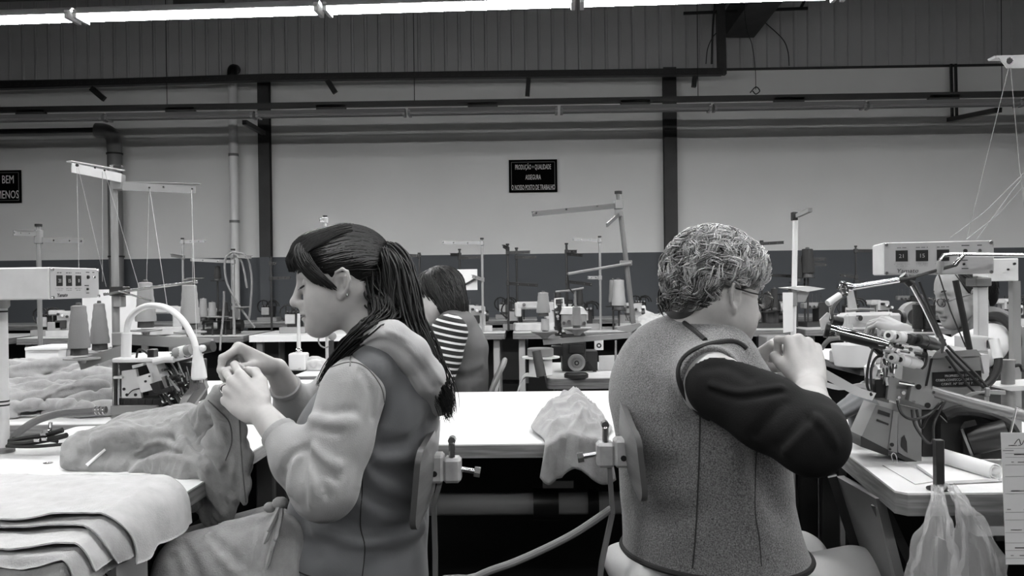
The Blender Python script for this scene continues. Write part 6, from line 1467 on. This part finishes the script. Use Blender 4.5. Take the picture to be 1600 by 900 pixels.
t = bag('clear plastic bag hanging from the steel bar, right one', [(1486,760,1.60,.006),(1505,790,1.58,.012),(1520,830,1.575,.026),(1530,880,1.575,.040),(1533,930,1.575,.045),(1533,980,1.58,.03)], 5, 6)
MB().tube(spline([P(1486,764,1.60), T(1482,760,TZ+.006), T(1472,757,TZ+.009), P(1466,764,1.61)],4), .004, 8).build('handle', 'clear_plastic', t)
t = thing('form_card', 'white printed form card hanging at the right picture edge', 'card', tuple(P(1600,890,1.5)))
cd = MB().prism([P(1564,676,1.5),P(1690,676,1.5),P(1690,882,1.5),P(1572,882,1.5)], (0,.0012,0)).build('card','paper_card',t)
rg = random.Random(3)
for y, n_ in ((700,1),(708,1),(714,2),(726,1),(744,0),(771,1),(800,1),(812,0),(832,1),(848,0),(860,2),(872,1)):
    MB().box(P(1628,y,1.4994),(.125,.0004,.0006)).build('form_line','pencil_line',cd)
    for _ in range(n_*3):
        x = 1572+rg.random()*34; MB().box(P(x,y-4,1.4993),(rg.uniform(.004,.014),.0004,.0016)).build('printed_word','ink' if n_ > 1 else 'pencil_line',cd)
MB().tube(spline([P(1585,694,1.499),P(1592,686,1.499),P(1596,695,1.499),P(1602,686,1.499),P(1608,694,1.499)],4),.0006,4).build('handwriting','ink',cd)
q = P(1640,676,1.5); m = MB(); m.tube([q+V(0,.001,-.01), q+V(0,.001,.02), V(q.x,1.60,q.z+.03), V(q.x,1.66,TZ+.01)], .002, 6); m.build('hook','steel_bright',t)
# leg frame of the right table
LF = T3
def down(p, q_): 
    d = q_-p; return p + d*((0.0-p.z)/d.z)
a0, a1 = P(1306,744,2.0), P(1368,779,1.72); b0 = down(a0, P(1356,900,1.98)); b1 = down(a1, P(1399,900,1.72))
b = MB(); b.prism([a0,a1,b1,b0], (.02,.006,0)); b.build('leg_panel', mat('panel_steel', 118, .42), LF); b = MB(); b.bar(a0+V(-.008,0,0), b0+V(-.008,0,0), .02,.02); b.build('leg_edge','black_steel',LF)
a2 = P(1374,788,1.74); b = MB(); b.bar(a2, down(a2, P(1423,893,1.76)), .03,.02); b.build('leg_brace','machine_dark',LF)
dr = PX(T3).box('drawer', 1526,804, 1620,838, 1.66,.2,'machine_white'); PX(T3).box('handle', 1555,838,1600,846,1.655,.02,'machine_dark', parent=dr)
# ================================================================== STATIONS BEHIND
def stand(label, px_, ytop, Y, arms, m='machine_mid', pole_r=.009, ybot=None, lean=0, base=TZ, arm_m=None, plates=()):
    """pole with thread arms: arms = (pixel x end, pixel y at pole, pixel y at end, distance change)"""
    a = P(px_, ytop, Y); t = thing('thread_stand', label, 'thread stand', (a.x+lean, Y, base), group='thread stands of the back rows' if Y > 5 else None)
    MB().tube([(a.x+lean,Y,base+.0005),tuple(a)], pole_r, 10).build('pole', m, t); MB().cyl(a, a+V(0,0,.012), pole_r*1.5, seg=10).build('cap','rubber_black',t)
    for (x1, y0, y1, dY) in arms:
        f_ = (P(px_,y0,Y).z-base)/(a.z-base); q = V(a.x+lean*(1-f_), Y, P(px_,y0,Y).z); e = P(x1,y1,Y+dY)
        ar = MB(); ar.bar(q+V(0,-.006,0), e+V(0,-.006,0), .004, .024); ar.bar(q+V(0,.004,.012), e+V(0,.004,.012), .022, .003); ar.build('thread_arm', arm_m or m, t)
        MB().box(q, (.03,.03,.035), bev=.003).build('arm_clamp', m, t)
        for k in (.35,.7,.96): z = q.lerp(e,k); MB().cyl(z+V(0,-.010,0), z+V(0,-.007,0), .004, seg=8).build('guide_hole','chrome',t)
    for (x, y, r) in plates:
        q = P(x,y,Y-.03); MB().lathe(q,(0,0,1),[(.01,-.01),(r,0),(r,.004),(.008,.005)],18).build('spool_plate', m, t); MB().bar(q+V(0,0,-.008),(a.x,Y,q.z-.008),.015,.012).build('plate_arm', m, t)
    return t
# row tables
def row(Y, spans, th=.05, top='laminate_worn', grp='tables of the back rows', nm='back'):
    for i, (x0, x1, lab, tp, lg) in enumerate(spans):
        t = table(lab, x0, x1, Y, Y+.75, th=th, top=tp, edge='wood_dark' if tp != 'laminate' else 'white_enamel', leg=lg, group=grp); under(t, x0+.12, x1-.12, Y+.6, Y+.61)
row(6.75, [(-5.3,-4.15,'back row table at far left, behind the cloth heap','laminate_worn','table_leg_light'), (-4.05,-2.98,'back row table left of the looped hose stand','laminate_worn','table_leg_light'), (-2.9,-2.24,'back row table under the looped hose stand','laminate_worn','table_leg_light'),
           (-2.2,-.95,'bright white back row table behind the face of ponytail worker','laminate','table_leg_light'), (-.75,-.18,'back row table behind the worker in striped sleeves','laminate_worn','table_leg_light'), (-.12,1.12,'back row table with white machines left of the leaning stand','laminate_worn','table_leg_light'),
           (1.2,2.05,'back row table behind the grey-haired worker','laminate_worn','table_leg_light'), (2.15,3.3,'back row table behind the paper slip pole','laminate_worn','table_leg_light'), (3.4,4.6,'back row table behind the right control box','laminate_worn','table_leg_light'), (4.7,5.9,'back row table at far right','laminate_worn','table_leg_light')])
row(9.0, [(-6.4,-5.0,'rearmost table at far left by the wall','laminate_worn','table_steel'), (-4.9,-3.3,'rearmost table by the wall left of the white pipe','laminate_worn','table_steel'), (-3.2,-1.6,'rearmost table by the wall below the left column','laminate_worn','table_steel'), (-1.5,.1,'rearmost table by the wall left of the sign','laminate_worn','table_steel'),
          (.2,1.7,'rearmost table by the wall below the sign','laminate_worn','table_steel'), (1.8,3.3,'rearmost table by the wall below the right column','laminate_worn','table_steel'), (3.4,5.0,'rearmost table by the wall at right','laminate_worn','table_steel'), (5.1,6.6,'rearmost table by the wall at far right','laminate_worn','table_steel')])
# small machines: built once for each kind, copied
mat('machine_pale', 165, .45, var=.05, vscale=12)
def far_machine(kind):
    t = thing('sewing_machine', 'x', 'sewing machine', (0,0,0)); B_ = lambda n, c, s_, m, bv=.004, rot=None: MB().box(c, s_, rot, bv).build(n, m, t, True)
    C_ = lambda n, a, b, r, m, r2=None: MB().cyl(a, b, r, r2, 12).build(n, m, t, True)
    rg = random.Random(kind+3)
    if kind == 0:      # overlock
        B_('base',(0,0,.03),(.30,.2,.06),'machine_pale'); B_('head',(.02,.02,.15),(.16,.12,.2),'machine_pale',.012); B_('arm',(-.07,.02,.235),(.14,.09,.05),'machine_pale',.01); B_('cover',(-.08,-.06,.10),(.12,.03,.09),'machine_grey',.006)
        for i in range(4): C_('tension_knob',(-.04+i*.04,-.05,.22-i*.012),(-.04+i*.04,-.085,.22-i*.012),.013,['machine_dark','knob_white'][i%2])
        C_('hand_wheel',(.10,.02,.15),(.135,.02,.15),.055,'machine_dark'); B_('mechanism',(-.02,-.05,.12),(.1,.05,.08),'machine_dark'); C_('needle_bar',(-.1,-.03,.21),(-.1,-.03,.06),.006,'chrome')
    elif kind == 1:    # dark machine with motor
        B_('base',(0,0,.025),(.34,.2,.05),'machine_dark'); B_('head',(.06,0,.14),(.13,.13,.2),'machine_dark',.012); B_('arm',(-.06,0,.21),(.2,.08,.06),'machine_mid',.01); C_('motor',(.05,.05,.08),(.2,.05,.08),.06,'rubber_black'); C_('hand_wheel',(.14,0,.2),(.165,0,.2),.06,'machine_mid')
        for i in range(5): C_('spool_pin',(-.12+i*.05,.03,.24),(-.12+i*.05,.03,.33),.004,'chrome')
        for i in range(3): C_('tension_knob',(-.12+i*.05,-.04,.2),(-.12+i*.05,-.07,.2),.014,'chrome')
    elif kind == 2:    # white flatbed
        B_('base',(0,0,.04),(.42,.18,.08),'machine_pale',.01); B_('column',(.14,0,.17),(.09,.11,.22),'machine_pale',.012); B_('arm',(-.02,0,.25),(.34,.09,.075),'machine_pale',.016); B_('face_plate',(-.17,0,.21),(.06,.085,.14),'machine_pale',.01); C_('hand_wheel',(.2,0,.25),(.225,0,.25),.05,'machine_dark'); C_('needle_bar',(-.17,0,.14),(-.17,0,.085),.005,'chrome')
        C_('tension_knob',(-.12,-.045,.26),(-.12,-.07,.26),.016,'chrome'); B_('dark_slot',(0,-.047,.05),(.12,.004,.02),'machine_dark',0)
    else:              # tangle of guides and hoses on a small head
        B_('base',(0,0,.03),(.26,.2,.06),'machine_mid'); B_('head',(.0,.02,.13),(.13,.13,.16),'machine_dark',.01); B_('white_cover',(-.03,-.06,.14),(.1,.02,.1),'machine_pale',.006)
        for i in range(3):
            c = V(rg.uniform(-.08,.1),-.02,.2); r = rg.uniform(.05,.09); MB().tube([c+V(r*math.cos(k*.52),rg.uniform(-.01,.01),r*math.sin(k*.52)) for k in range(10)], .008, 8).build('hose','rubber_black',t,True)
        for i in range(4): C_('spool_pin',(-.1+i*.06,.05,.1),(-.1+i*.06,.05,.28),.006,'machine_dark')
        for i in range(4): C_('tension_knob',(-.06+i*.035,-.06,.21),(-.06+i*.035,-.085,.21),.012,'chrome')
    for o in [o for o in COL.objects if o.parent == t]:
        for v in o.data.vertices: v.co *= .82
    return t
mat('machine_pale', 168, .45, var=.05, vscale=12)
FM = {}
def put_machine(kind, x, Y, rz, label, z=TZ):
    loc = (x, Y, z+.0005)
    if kind not in FM: o = far_machine(kind); FM[kind] = o; o.location = loc; o.rotation_euler = (0,0,rz); o['label'] = label
    else: o = copy_thing(FM[kind], loc, rz, label)
    if Y > 5: o['group'] = 'machines of the back rows'
    return o
def at(px_, Y): return P(px_, 480, Y).x
for kind, px_, Y, rz, lab in ((1,345,7.05,0,'dark machine with motor at the looped hose stand'), (0,325,7.25,.4,'white overlock machine on back row left of looped hose stand'), (3,460,7.1,0,'small machine on bright back table by the nose of ponytail worker'), (2,255,7.0,.2,'white flatbed machine on back row behind the pale cones'),
    (0,100,7.0,.3,'white overlock machine at far left behind the thread cones'), (3,75,7.1,0,'dark guide-laden machine at far left under the control box'), (0,742,7.0,.3,'white overlock machine behind the worker in striped sleeves'), (1,722,7.2,0,'dark machine under the hung white paper'),
    (2,836,7.0,.15,'white flatbed machine on back row behind the tall pale cone'), (3,806,7.15,0,'dark machine with cords under the twin dark stands'), (3,915,7.1,0,'hose-wrapped machine on back row behind the handwheel machine'), (0,880,7.2,.2,'white overlock machine on back row beside the white frame'),
    (0,986,7.1,0,'white overlock machine on back row right of the leaning stand'), (1,1195,7.05,0,'dark machine on back row by the glasses of grey-haired worker'), (1,1275,7.15,.3,'dark machine on back row right of the paper slip pole'), (3,1330,7.1,0,'dark guide-laden machine on back row at the chrome arm'),
    (0,1375,7.1,.5,'white machine on back row under the right control box'), (0,1575,7.0,.2,'white overlock machine at far right picture edge'), (3,1590,7.2,0,'dark guide-laden machine at far right picture edge'),
    (1,640,9.3,0,'dark machine on the rearmost table behind the bob haircut'), (3,790,9.3,0,'dark machine on the rearmost table below the sign'), (3,1225,9.3,0,'dark machine on the rearmost table behind the white pole'), (1,1420,9.3,0,'dark machine on the rearmost table at right'), (3,420,9.3,0,'dark machine on the rearmost table below the left column'), (1,880,9.3,0,'dark machine on the rearmost table behind the twin-arm stand'), (3,1000,9.3,0,'dark machine on the rearmost table behind the leaning stand')):
    put_machine(kind, at(px_,Y), Y, rz, lab)
# thread stands
stand('thread stand with white and grey arms over left control box', 60, 354, 4.0, [(22,365,364,-.1),(131,375,377,.1)], 'machine_mid', .011, arm_m='machine_grey', base=0)
stand('thin thread stand right of the left pale cones', 285, 374, 7.1, [(322,378,377,.1),(267,402,399,-.2)], plates=((305,435,.07),))
t = stand('stand with looped hoses left of the steel column', 364, 391, 6.9, [(393,400,402,-.2),(298,409,406,.1)], 'machine_grey', .012, plates=((340,495,.09),(380,480,.06)))
for pts in ([(364,394,6.85),(352,405,6.85),(354,440,6.85),(372,475,6.85),(398,512,6.85)],[(364,394,6.85),(384,400,6.85),(393,430,6.85),(392,470,6.85),(389,500,6.85)],[(366,396,6.85),(378,410,6.85),(386,450,6.85)],[(350,455,6.8),(349,490,6.8),(345,530,6.75),(344,548,6.7)]): MB().tube(spline([P(*p) for p in pts],6), .009, 8).build('hose','hose_grey',t)
stand('thin dark thread stand left of the fringe', 423, 403, 7.4, [(432,412,412,0),(455,435,434,.1)], 'machine_dark')
stand('white-capped stand top above the ponytail head', 508, 340, 5.0, [(500,344,344,-.05)], 'machine_white', .009, base=0)
stand('stand seen between ponytail and bob haircut', 655, 397, 7.3, [(630,400,399,0)], 'machine_dark')
stand('pale thread stand with long left arm behind striped worker', 753, 374, 6.9, [(690,380,379,0),(738,437,432,-.1)], 'machine_grey', .010, arm_m='machine_grey')
stand('dark thread stand with crossing arms behind bob haircut', 718, 391, 7.3, [(704,398,398,-.1),(757,403,402,.1)], 'machine_dark', plates=((730,435,.05),))
stand('left one of the twin dark thread stands', 793, 383, 7.0, [(828,395,394,.05),(786,389,385,-.2),(840,443,446,-.2)], 'machine_dark', .010)
stand('right one of the twin dark thread stands', 807, 389, 7.2, [(838,402,402,.05)], 'machine_dark', .010)
stand('dark thread stand with two right arms left of the leaning stand', 885, 382, 7.1, [(901,393,393,.05),(910,397,399,-.2),(925,440,445,-.2)], 'machine_dark', .010)
stand('thread stand with pale left arm below the leaning stand arm', 937, 371, 7.0, [(895,376,374,0),(918,434,434,0)], 'machine_mid', .010, arm_m='machine_grey')
stand('stand arm showing right of the grey curls', 1190, 378, 7.1, [(1224,381,379,.1),(1245,430,432,.1)], 'machine_dark', .010)
stand('dark thread stand left of the right control box', 1337, 386, 7.2, [(1372,392,392,.1),(1312,433,430,0),(1370,440,443,0)], 'machine_dark', .008)
stand('dark stand behind the tall dark cones', 1257, 402, 7.1, [(1290,405,405,0),(1291,411,414,0)], 'machine_dark', .008)
# cones on the back rows
for px_, pyb, Y, h, r0, m_, lab in ((1245,440,7.05,.22,.045,'thread_dark','tall dark thread cone right of the white pole, shorter one'),(1262,433,7.05,.24,.055,'thread_dark','tall dark thread cone right of the white pole, taller one'),(958,478,7.0,.22,.035,'thread_grey','grey thread cone just left of the leaning stand pole'),(967,484,6.9,.25,.055,'thread_pale','tall pale thread cone behind the leaning stand pole'),
    (872,484,7.0,.15,.03,'thread_dark','dark thread cone behind the middle machine, left'),(906,480,7.0,.16,.03,'thread_dark','dark thread cone behind the middle machine, right'),(340,438,7.0,.12,.03,'thread_dark','dark thread cone high on the thin stand at left'),(1200,486,7.0,.16,.03,'thread_dark','dark thread cone behind the glasses, left'),(1210,484,7.0,.18,.032,'thread_dark','dark thread cone behind the glasses, right'),
    (318,500,6.9,.18,.035,'thread_grey','grey thread cone on back row by the looped hose stand'),(332,502,6.9,.16,.035,'thread_grey','grey thread cone on back row in front of the dark motor'),(352,500,6.9,.15,.03,'thread_dark','dark thread cone on back row under the looped hose')):
    q = P(px_,pyb,Y); t = cone(0,0,0,h,r0,r0*.75,m_,label=lab,group='thread cones of the back rows',rings=5,loc=q)
    MB().lathe(q+V(0,0,-.004),(0,0,1),[(.06,-.004),(.06,.003)],14).build('tray','machine_dark',t); MB().cyl((q.x,q.y,TZ+.001),(q.x,q.y,q.z-.006),.008,seg=8).build('tray_post','machine_dark',t)
t = thing('hung_paper', 'white paper with sketch hung before the dark stands behind bob haircut', 'paper', tuple(P(730,455,6.9))); PX(t).box('sheet', 713,421,746,453, 6.9,.006,'paper_card', bev=0); MB().tube(spline([P(720,448,6.893),P(735,440,6.893),P(744,434,6.893)],4),.008,5).build('drawn_line','ink',t); MB().bar(P(716,452,6.93),(P(716,452,6.93).x,6.93,TZ),.012,.012).build('stay','machine_dark',t)
heap('cloth_heap', 'pale cloth heap on a back table right of the leaning stand', at(1018,7.1), 7.1, .26, .2, .10, 31, 18, 'knit_pale', n=50)
t = thing('white_bundle', 'white plastic wrapped bundle on a back table beside the leaning stand', 'bundle', (at(1000,7.3),7.3,TZ)); f = Field((at(1000,7.3)-.2,7.1,TZ-.02),(at(1000,7.3)+.2,7.5,TZ+.25),.012); f.ell((at(1000,7.3),7.3,TZ+.07),(.15,.12,.075),None,.02); f.cap((at(996,7.3)-.02,7.3,TZ+.12),(at(1006,7.3),7.3,TZ+.17),.05,.02,.03); surf_folds(f,[([(985,492),(1000,488),(1015,494)],.02,.02)]); f.plane((0,0,TZ+.002),(0,0,-1)); field_obj('wrap', f, 'paper_card', t)
# ---- middle station: machine with hand wheel, cones on a leaning stand
YT = 3.82; M3 = thing('sewing_machine', 'machine with round handwheel facing the camera on the middle table', 'sewing machine', tuple(T(902,590,TZ))); X = PX(M3)
X.box('head', 877,490,917,513, YT,.18,'machine_mid',bev=.006); X.poly('head_top', [(879,481),(912,481),(919,491),(875,491)], YT-.005,.19,'machine_white'); X.poly('neck', [(880,512),(914,512),(908,524),(886,524)], YT+.01,.14,'machine_mid'); X.box('column', 878,522,916,585, YT+.0,.16,'machine_dark',bev=.004); X.box('belt_plate', 889,538,912,552, YT-.012,.03,'machine_dark')
X.box('side_motor', 912,549,934,580, YT+.02,.12,'machine_dark'); X.box('left_bracket', 862,541,880,556, YT+.0,.08,'rubber_black'); X.box('base', 876,582,936,588, YT-.02,.2,'machine_dark'); X.poly('belt_lever', [(916,566),(919,564),(936,585),(931,587)], YT-.03,.02,'rubber_black')
c = P(901,567,YT-.05); MB().lathe(c,(0,-1,0),[(.03,-.04),(.037,-.03),(.0385,-.012),(.036,0),(.026,.001),(.024,-.006),(.017,-.006),(.016,.002),(.012,.003)],28).build('hand_wheel','machine_mid',M3); MB().cyl(c+V(0,-.002,0),c+V(0,-.008,0),.0105,seg=16).build('wheel_hub','rubber_black',M3); MB().cyl(c+V(0,-.007,0),c+V(0,-.010,0),.005,seg=12).build('hub_bolt','machine_grey',M3)
MB().lathe(T(901,591,TZ)+V(0,.03,0),(0,0,1),[(.05,0.001),(.05,.014),(.042,.02)],24).build('wheel_foot','rubber_black',M3)
for x in (881,889,897,905,913): X.cyl('tension_knob', (x,500+abs(x-897)*.3,YT-.02),(x,500+abs(x-897)*.3,YT+.0), .007, 'chrome' if x % 2 else 'machine_dark')
rg = random.Random(2)
for i in range(16): X.disc('chrome_bit', 867+rg.random()*9, 478+rg.random()*46, YT+.02, rg.uniform(.004,.009), .05, rg.choice(['chrome','machine_white','machine_dark','machine_dark']))
X.box('side_mechanism', 867,476,878,525, YT+.04,.1,'machine_dark'); X.rod('wire_frame', [(867,482,YT),(867,467,YT),(880,466,YT),(881,480,YT)], .004,'white_plastic')
X.poly('plate', [(936,556),(966,555),(977,566),(977,584),(936,584)], YT+.05,.012,'machine_white')
t = thing('steel_rod', 'upright steel rod on the middle table right of the handwheel', 'rod', tuple(T(962,586,TZ))); PX(t).cyl('rod',(962,532,YT-.02),(962,586,YT-.02),.0055,'steel_bright'); MB().cyl(tuple(P(962,586,YT-.02)),(P(962,586,YT-.02).x,YT-.02,TZ+.0005),.012,seg=12).build('foot','steel_bright',t)
t = stand('leaning steel thread stand with long left arm behind grey curls', 966, 303, 3.75, [], 'bar_steel', .011, lean=P(991,545,3.75).x-P(966,303,3.75).x+.02, arm_m='bar_steel')
X = PX(t); ar = MB(); ar.bar(P(966,322,3.74), P(832,335,3.5), .004, .018); ar.bar(P(966,318,3.75), P(832,331,3.51), .018, .003); ar.build('thread_arm','bar_steel',t); MB().bar(P(968,334,3.74), P(948,352,3.5), .006,.016).build('thread_arm','bar_steel',t); X.box('arm_clamp', 961,312,974,326, 3.72,.05,'machine_mid'); X.box('arm_clamp', 962,327,973,338, 3.72,.05,'machine_mid')
for x,y in ((838,333),(885,327),(933,322)): X.disc('guide_hole',x,y,3.49+(x-838)/95*.17,.004,.01,'chrome')
X.rod('thread_rod', [(985,411,3.72),(887,428,3.45)], .0055,'machine_grey'); X.box('arm_clamp', 970,407,988,415, 3.72,.05,'machine_grey'); X.poly('spool_arm', [(848,531),(986,520),(987,528),(849,539)], 3.66,.02,'machine_mid'); X.rod('arm_rod', [(887,428,3.45),(889,450,3.5),(896,458,3.55)], .003,'machine_dark'); X.rod('guide_rod', [(868,456,3.55),(890,454,3.55),(912,450,3.55)], .004,'machine_grey'); X.rod('guide_rod', [(898,452,3.56),(899,478,3.57)], .005,'machine_grey')
for x,y,r in ((851,520,.058),(902,515,.062)): q = P(x,y,3.66); MB().lathe(q,(0,0,1),[(.012,-.024),(.02,-.014),(r,.004),(r,.008),(.01,.006)],24).build('spool_plate','machine_mid',t)
X.poly('spring_fan', [(962,511),(1000,505),(1003,508),(985,520),(966,516)], 3.70,.03,'machine_mid')
cone(852,519,3.66,.06,.018,.016,'cone_core_pale',label='empty grey core under the tall pale cone on the middle stand',group='middle stand cones',rings=3)
cone(849,494,3.66,.105,.029,.021,'thread_pale',label='tall pale thread cone on the middle stand',group='middle stand cones')
cone(901,513,3.66,.095,.021,.016,'thread_grey',label='grey paper cone on the middle stand, before the machine head',group='middle stand cones',rings=3)
t = thing('thread_drum', 'white spool drum with grey thread on the middle table', 'spool', tuple(T(845,588,TZ))); q = V(P(845,586,3.66).x,3.68,TZ+.001)
MB().lathe(q,(0,0,1),[(.045,0),(.05,.002),(.05,.068),(.047,.07)],26).build('drum','white_plastic',t); MB().lathe(q+V(0,0,.07),(0,0,1),[(.05,0),(.082,.003),(.082,.008),(.05,.010)],28).build('flange','white_plastic',t); MB().lathe(q+V(0,0,.080),(0,0,1),[(.052,0),(.056,.003),(.056,.032),(.05,.035),(.01,.035)],26).build('thread','thread_grey',t)
t = thing('grey_core', 'slanted grey paper core leaning on the spool drum', 'core', tuple(T(842,590,TZ))); MB().cyl(P(846,588,3.57),P(838,548,3.58),.021,.019,16).build('core','cone_core',t)
t = thing('white_rag', 'pale cloth strip draped off the left end of middle table', 'cloth', tuple(P(815,612,3.55)))
n_, k_ = 26, 10; u = np.linspace(0,1,n_)[:,None]; v = np.linspace(0,1,k_)[None,:]; ox = P(842,590,3.6).x; s_ = u*.16
XX = ox - np.minimum(s_,.07) - np.clip(s_-.07,0,1)*.35 + 0*v; ZZ = TZ+.004 - np.clip(s_-.055,0,1)*.9 + .004*np.sin(v*14+u*3); YY = 3.56+.14*v+.02*np.sin(u*4)
keepT = ROOT; sheet('strip', '', '', XX, YY, ZZ, 'knit_pale', .002, parent=t)
t = thing('wall_socket', 'white socket box on the leg of the middle back table', 'socket', tuple(P(935,547,4.3))); PX(t).box('box', 929,530,943,547, 4.165-.02,.02,'white_plastic'); PX(t).disc('outlet', 936,540, 4.14,.012,.006,'machine_dark'); PX(t).disc('outlet_pin', 936,540, 4.136,.005,.004,'white_plastic')
# white box with spindle behind the ponytail worker
t = thing('spindle_box', 'white box with upright spindle below the nose of ponytail worker', 'box', tuple(T(467,574,TZ))); q = P(467,560,4.0)
MB().box((q.x,4.0,TZ+.041),(.078,.078,.08),bev=.006).build('box','white_plastic',t); MB().ball((q.x,4.0,TZ+.09),.017).build('ball','chrome',t); MB().cyl((q.x,4.0,TZ+.1),(q.x+.002,4.0,P(467,490,4.0).z),.010,.007,12).build('spindle','machine_white',t)
t = thing('wire_coil', 'small coil of wire hanging below the chin of ponytail worker', 'coil', (P(513,535,4.1).x,4.1,TZ)); q = P(508,532,4.1); MB().tube([q+V(.032*math.cos(k*.5),0,.034*math.sin(k*.5)) for k in range(14)],.004,6).build('coil','machine_mid',t); MB().bar(q+V(.03,0,0),(q.x+.03,4.1,TZ+.001),.02,.02).build('post','machine_dark',t); MB().ball(q+V(.035,0,.02),.02).build('knob','machine_mid',t)
heap('cloth_heap', 'small pale cloth on the white spindle table', P(488,570,4.05).x, 4.05, .09, .1, .04, 41, 8, 'knit_pale', n=40)
# ---- white pole with paper slip and white machine of the worker in glasses
YP = 4.55; t = thing('thread_stand', 'white pole with hanging paper slip right of the grey-haired worker', 'thread stand', (P(1239,560,YP).x,YP,TZ)); X = PX(t)
q = P(1239,540,YP); MB().tube([(q.x,YP,TZ),tuple(P(1243,336,YP))],.0135,10).build('pole','white_plastic',t); X.box('top_block',1239,331,1247,344,YP-.02,.04,'machine_dark'); MB().bar(P(1246,337,YP-.02),P(1266,328,YP-.2),.02,.02).build('thread_arm','machine_grey',t); X.poly('spool_plate',[(1229,450),(1262,447),(1290,451),(1262,456)],YP-.06,.16,'machine_white'); X.box('clamp',1236,448,1246,478,YP-.03,.05,'machine_mid'); X.poly('bracket',[(1246,456),(1266,454),(1258,472),(1246,472)],YP-.03,.03,'machine_grey')
t = thing('paper_slip', 'long white paper slip hanging on the white pole', 'paper', tuple(P(1230,520,YP-.05))); PX(t).poly('slip',[(1223,457),(1239,457),(1239,518),(1224,520)],YP-.05,.003,'paper')
put_machine(2, P(1362,520,4.02).x, 4.05, .35, 'white flatbed machine before the worker in glasses')
t = thing('pale_drum', 'round pale drum behind the black work lamp', 'drum', tuple(P(1340,500,3.95))); q = P(1432,495,4.4); MB().cyl((q.x,4.4,q.z),(q.x,4.46,q.z),.075,seg=24).build('drum','machine_mid',t); MB().cyl((q.x,4.39,q.z),(q.x,4.40,q.z),.045,seg=20).build('core','machine_dark',t); MB().bar((q.x,4.43,TZ+.001),(q.x,4.43,q.z-.07),.03,.03).build('stay','machine_dark',t)
t = thing('white_tub', 'white tub in front of the white machine at right', 'tub', (P(1335,545,3.9).x,3.9,TZ)); b = MB(); b.lathe((P(1335,545,3.9).x,3.9,TZ+.001),(0,0,1),[(.08,0),(.085,.004),(.10,.10),(.094,.10),(.08,.01)],28); b.build('tub','white_plastic',t)
# dark cabinets standing under the back rows
for px_, y0, Y, w_, lab in ((1212,524,6.5,.20,'grey pedal box under a back table left of the white pole'),(1190,590,5.2,.22,'grey cabinet behind the hands of grey-haired worker'),(1345,520,6.6,.3,'dark motor box under the back table by the chrome arm'),(690,560,6.4,.3,'dark motor box under the back table by the striped worker')):
    q = P(px_,y0,Y); t = thing('motor_box', lab, 'box', (q.x,Y,0)); MB().box((q.x,Y,q.z/2),(w_,.22,q.z-.001),bev=.008).build('housing','machine_mid' if px_ in (1212,1190) else 'machine_dark',t); MB().box((q.x,Y-.113,q.z*.8),(w_*.6,.006,.05)).build('label_plate','machine_grey',t)
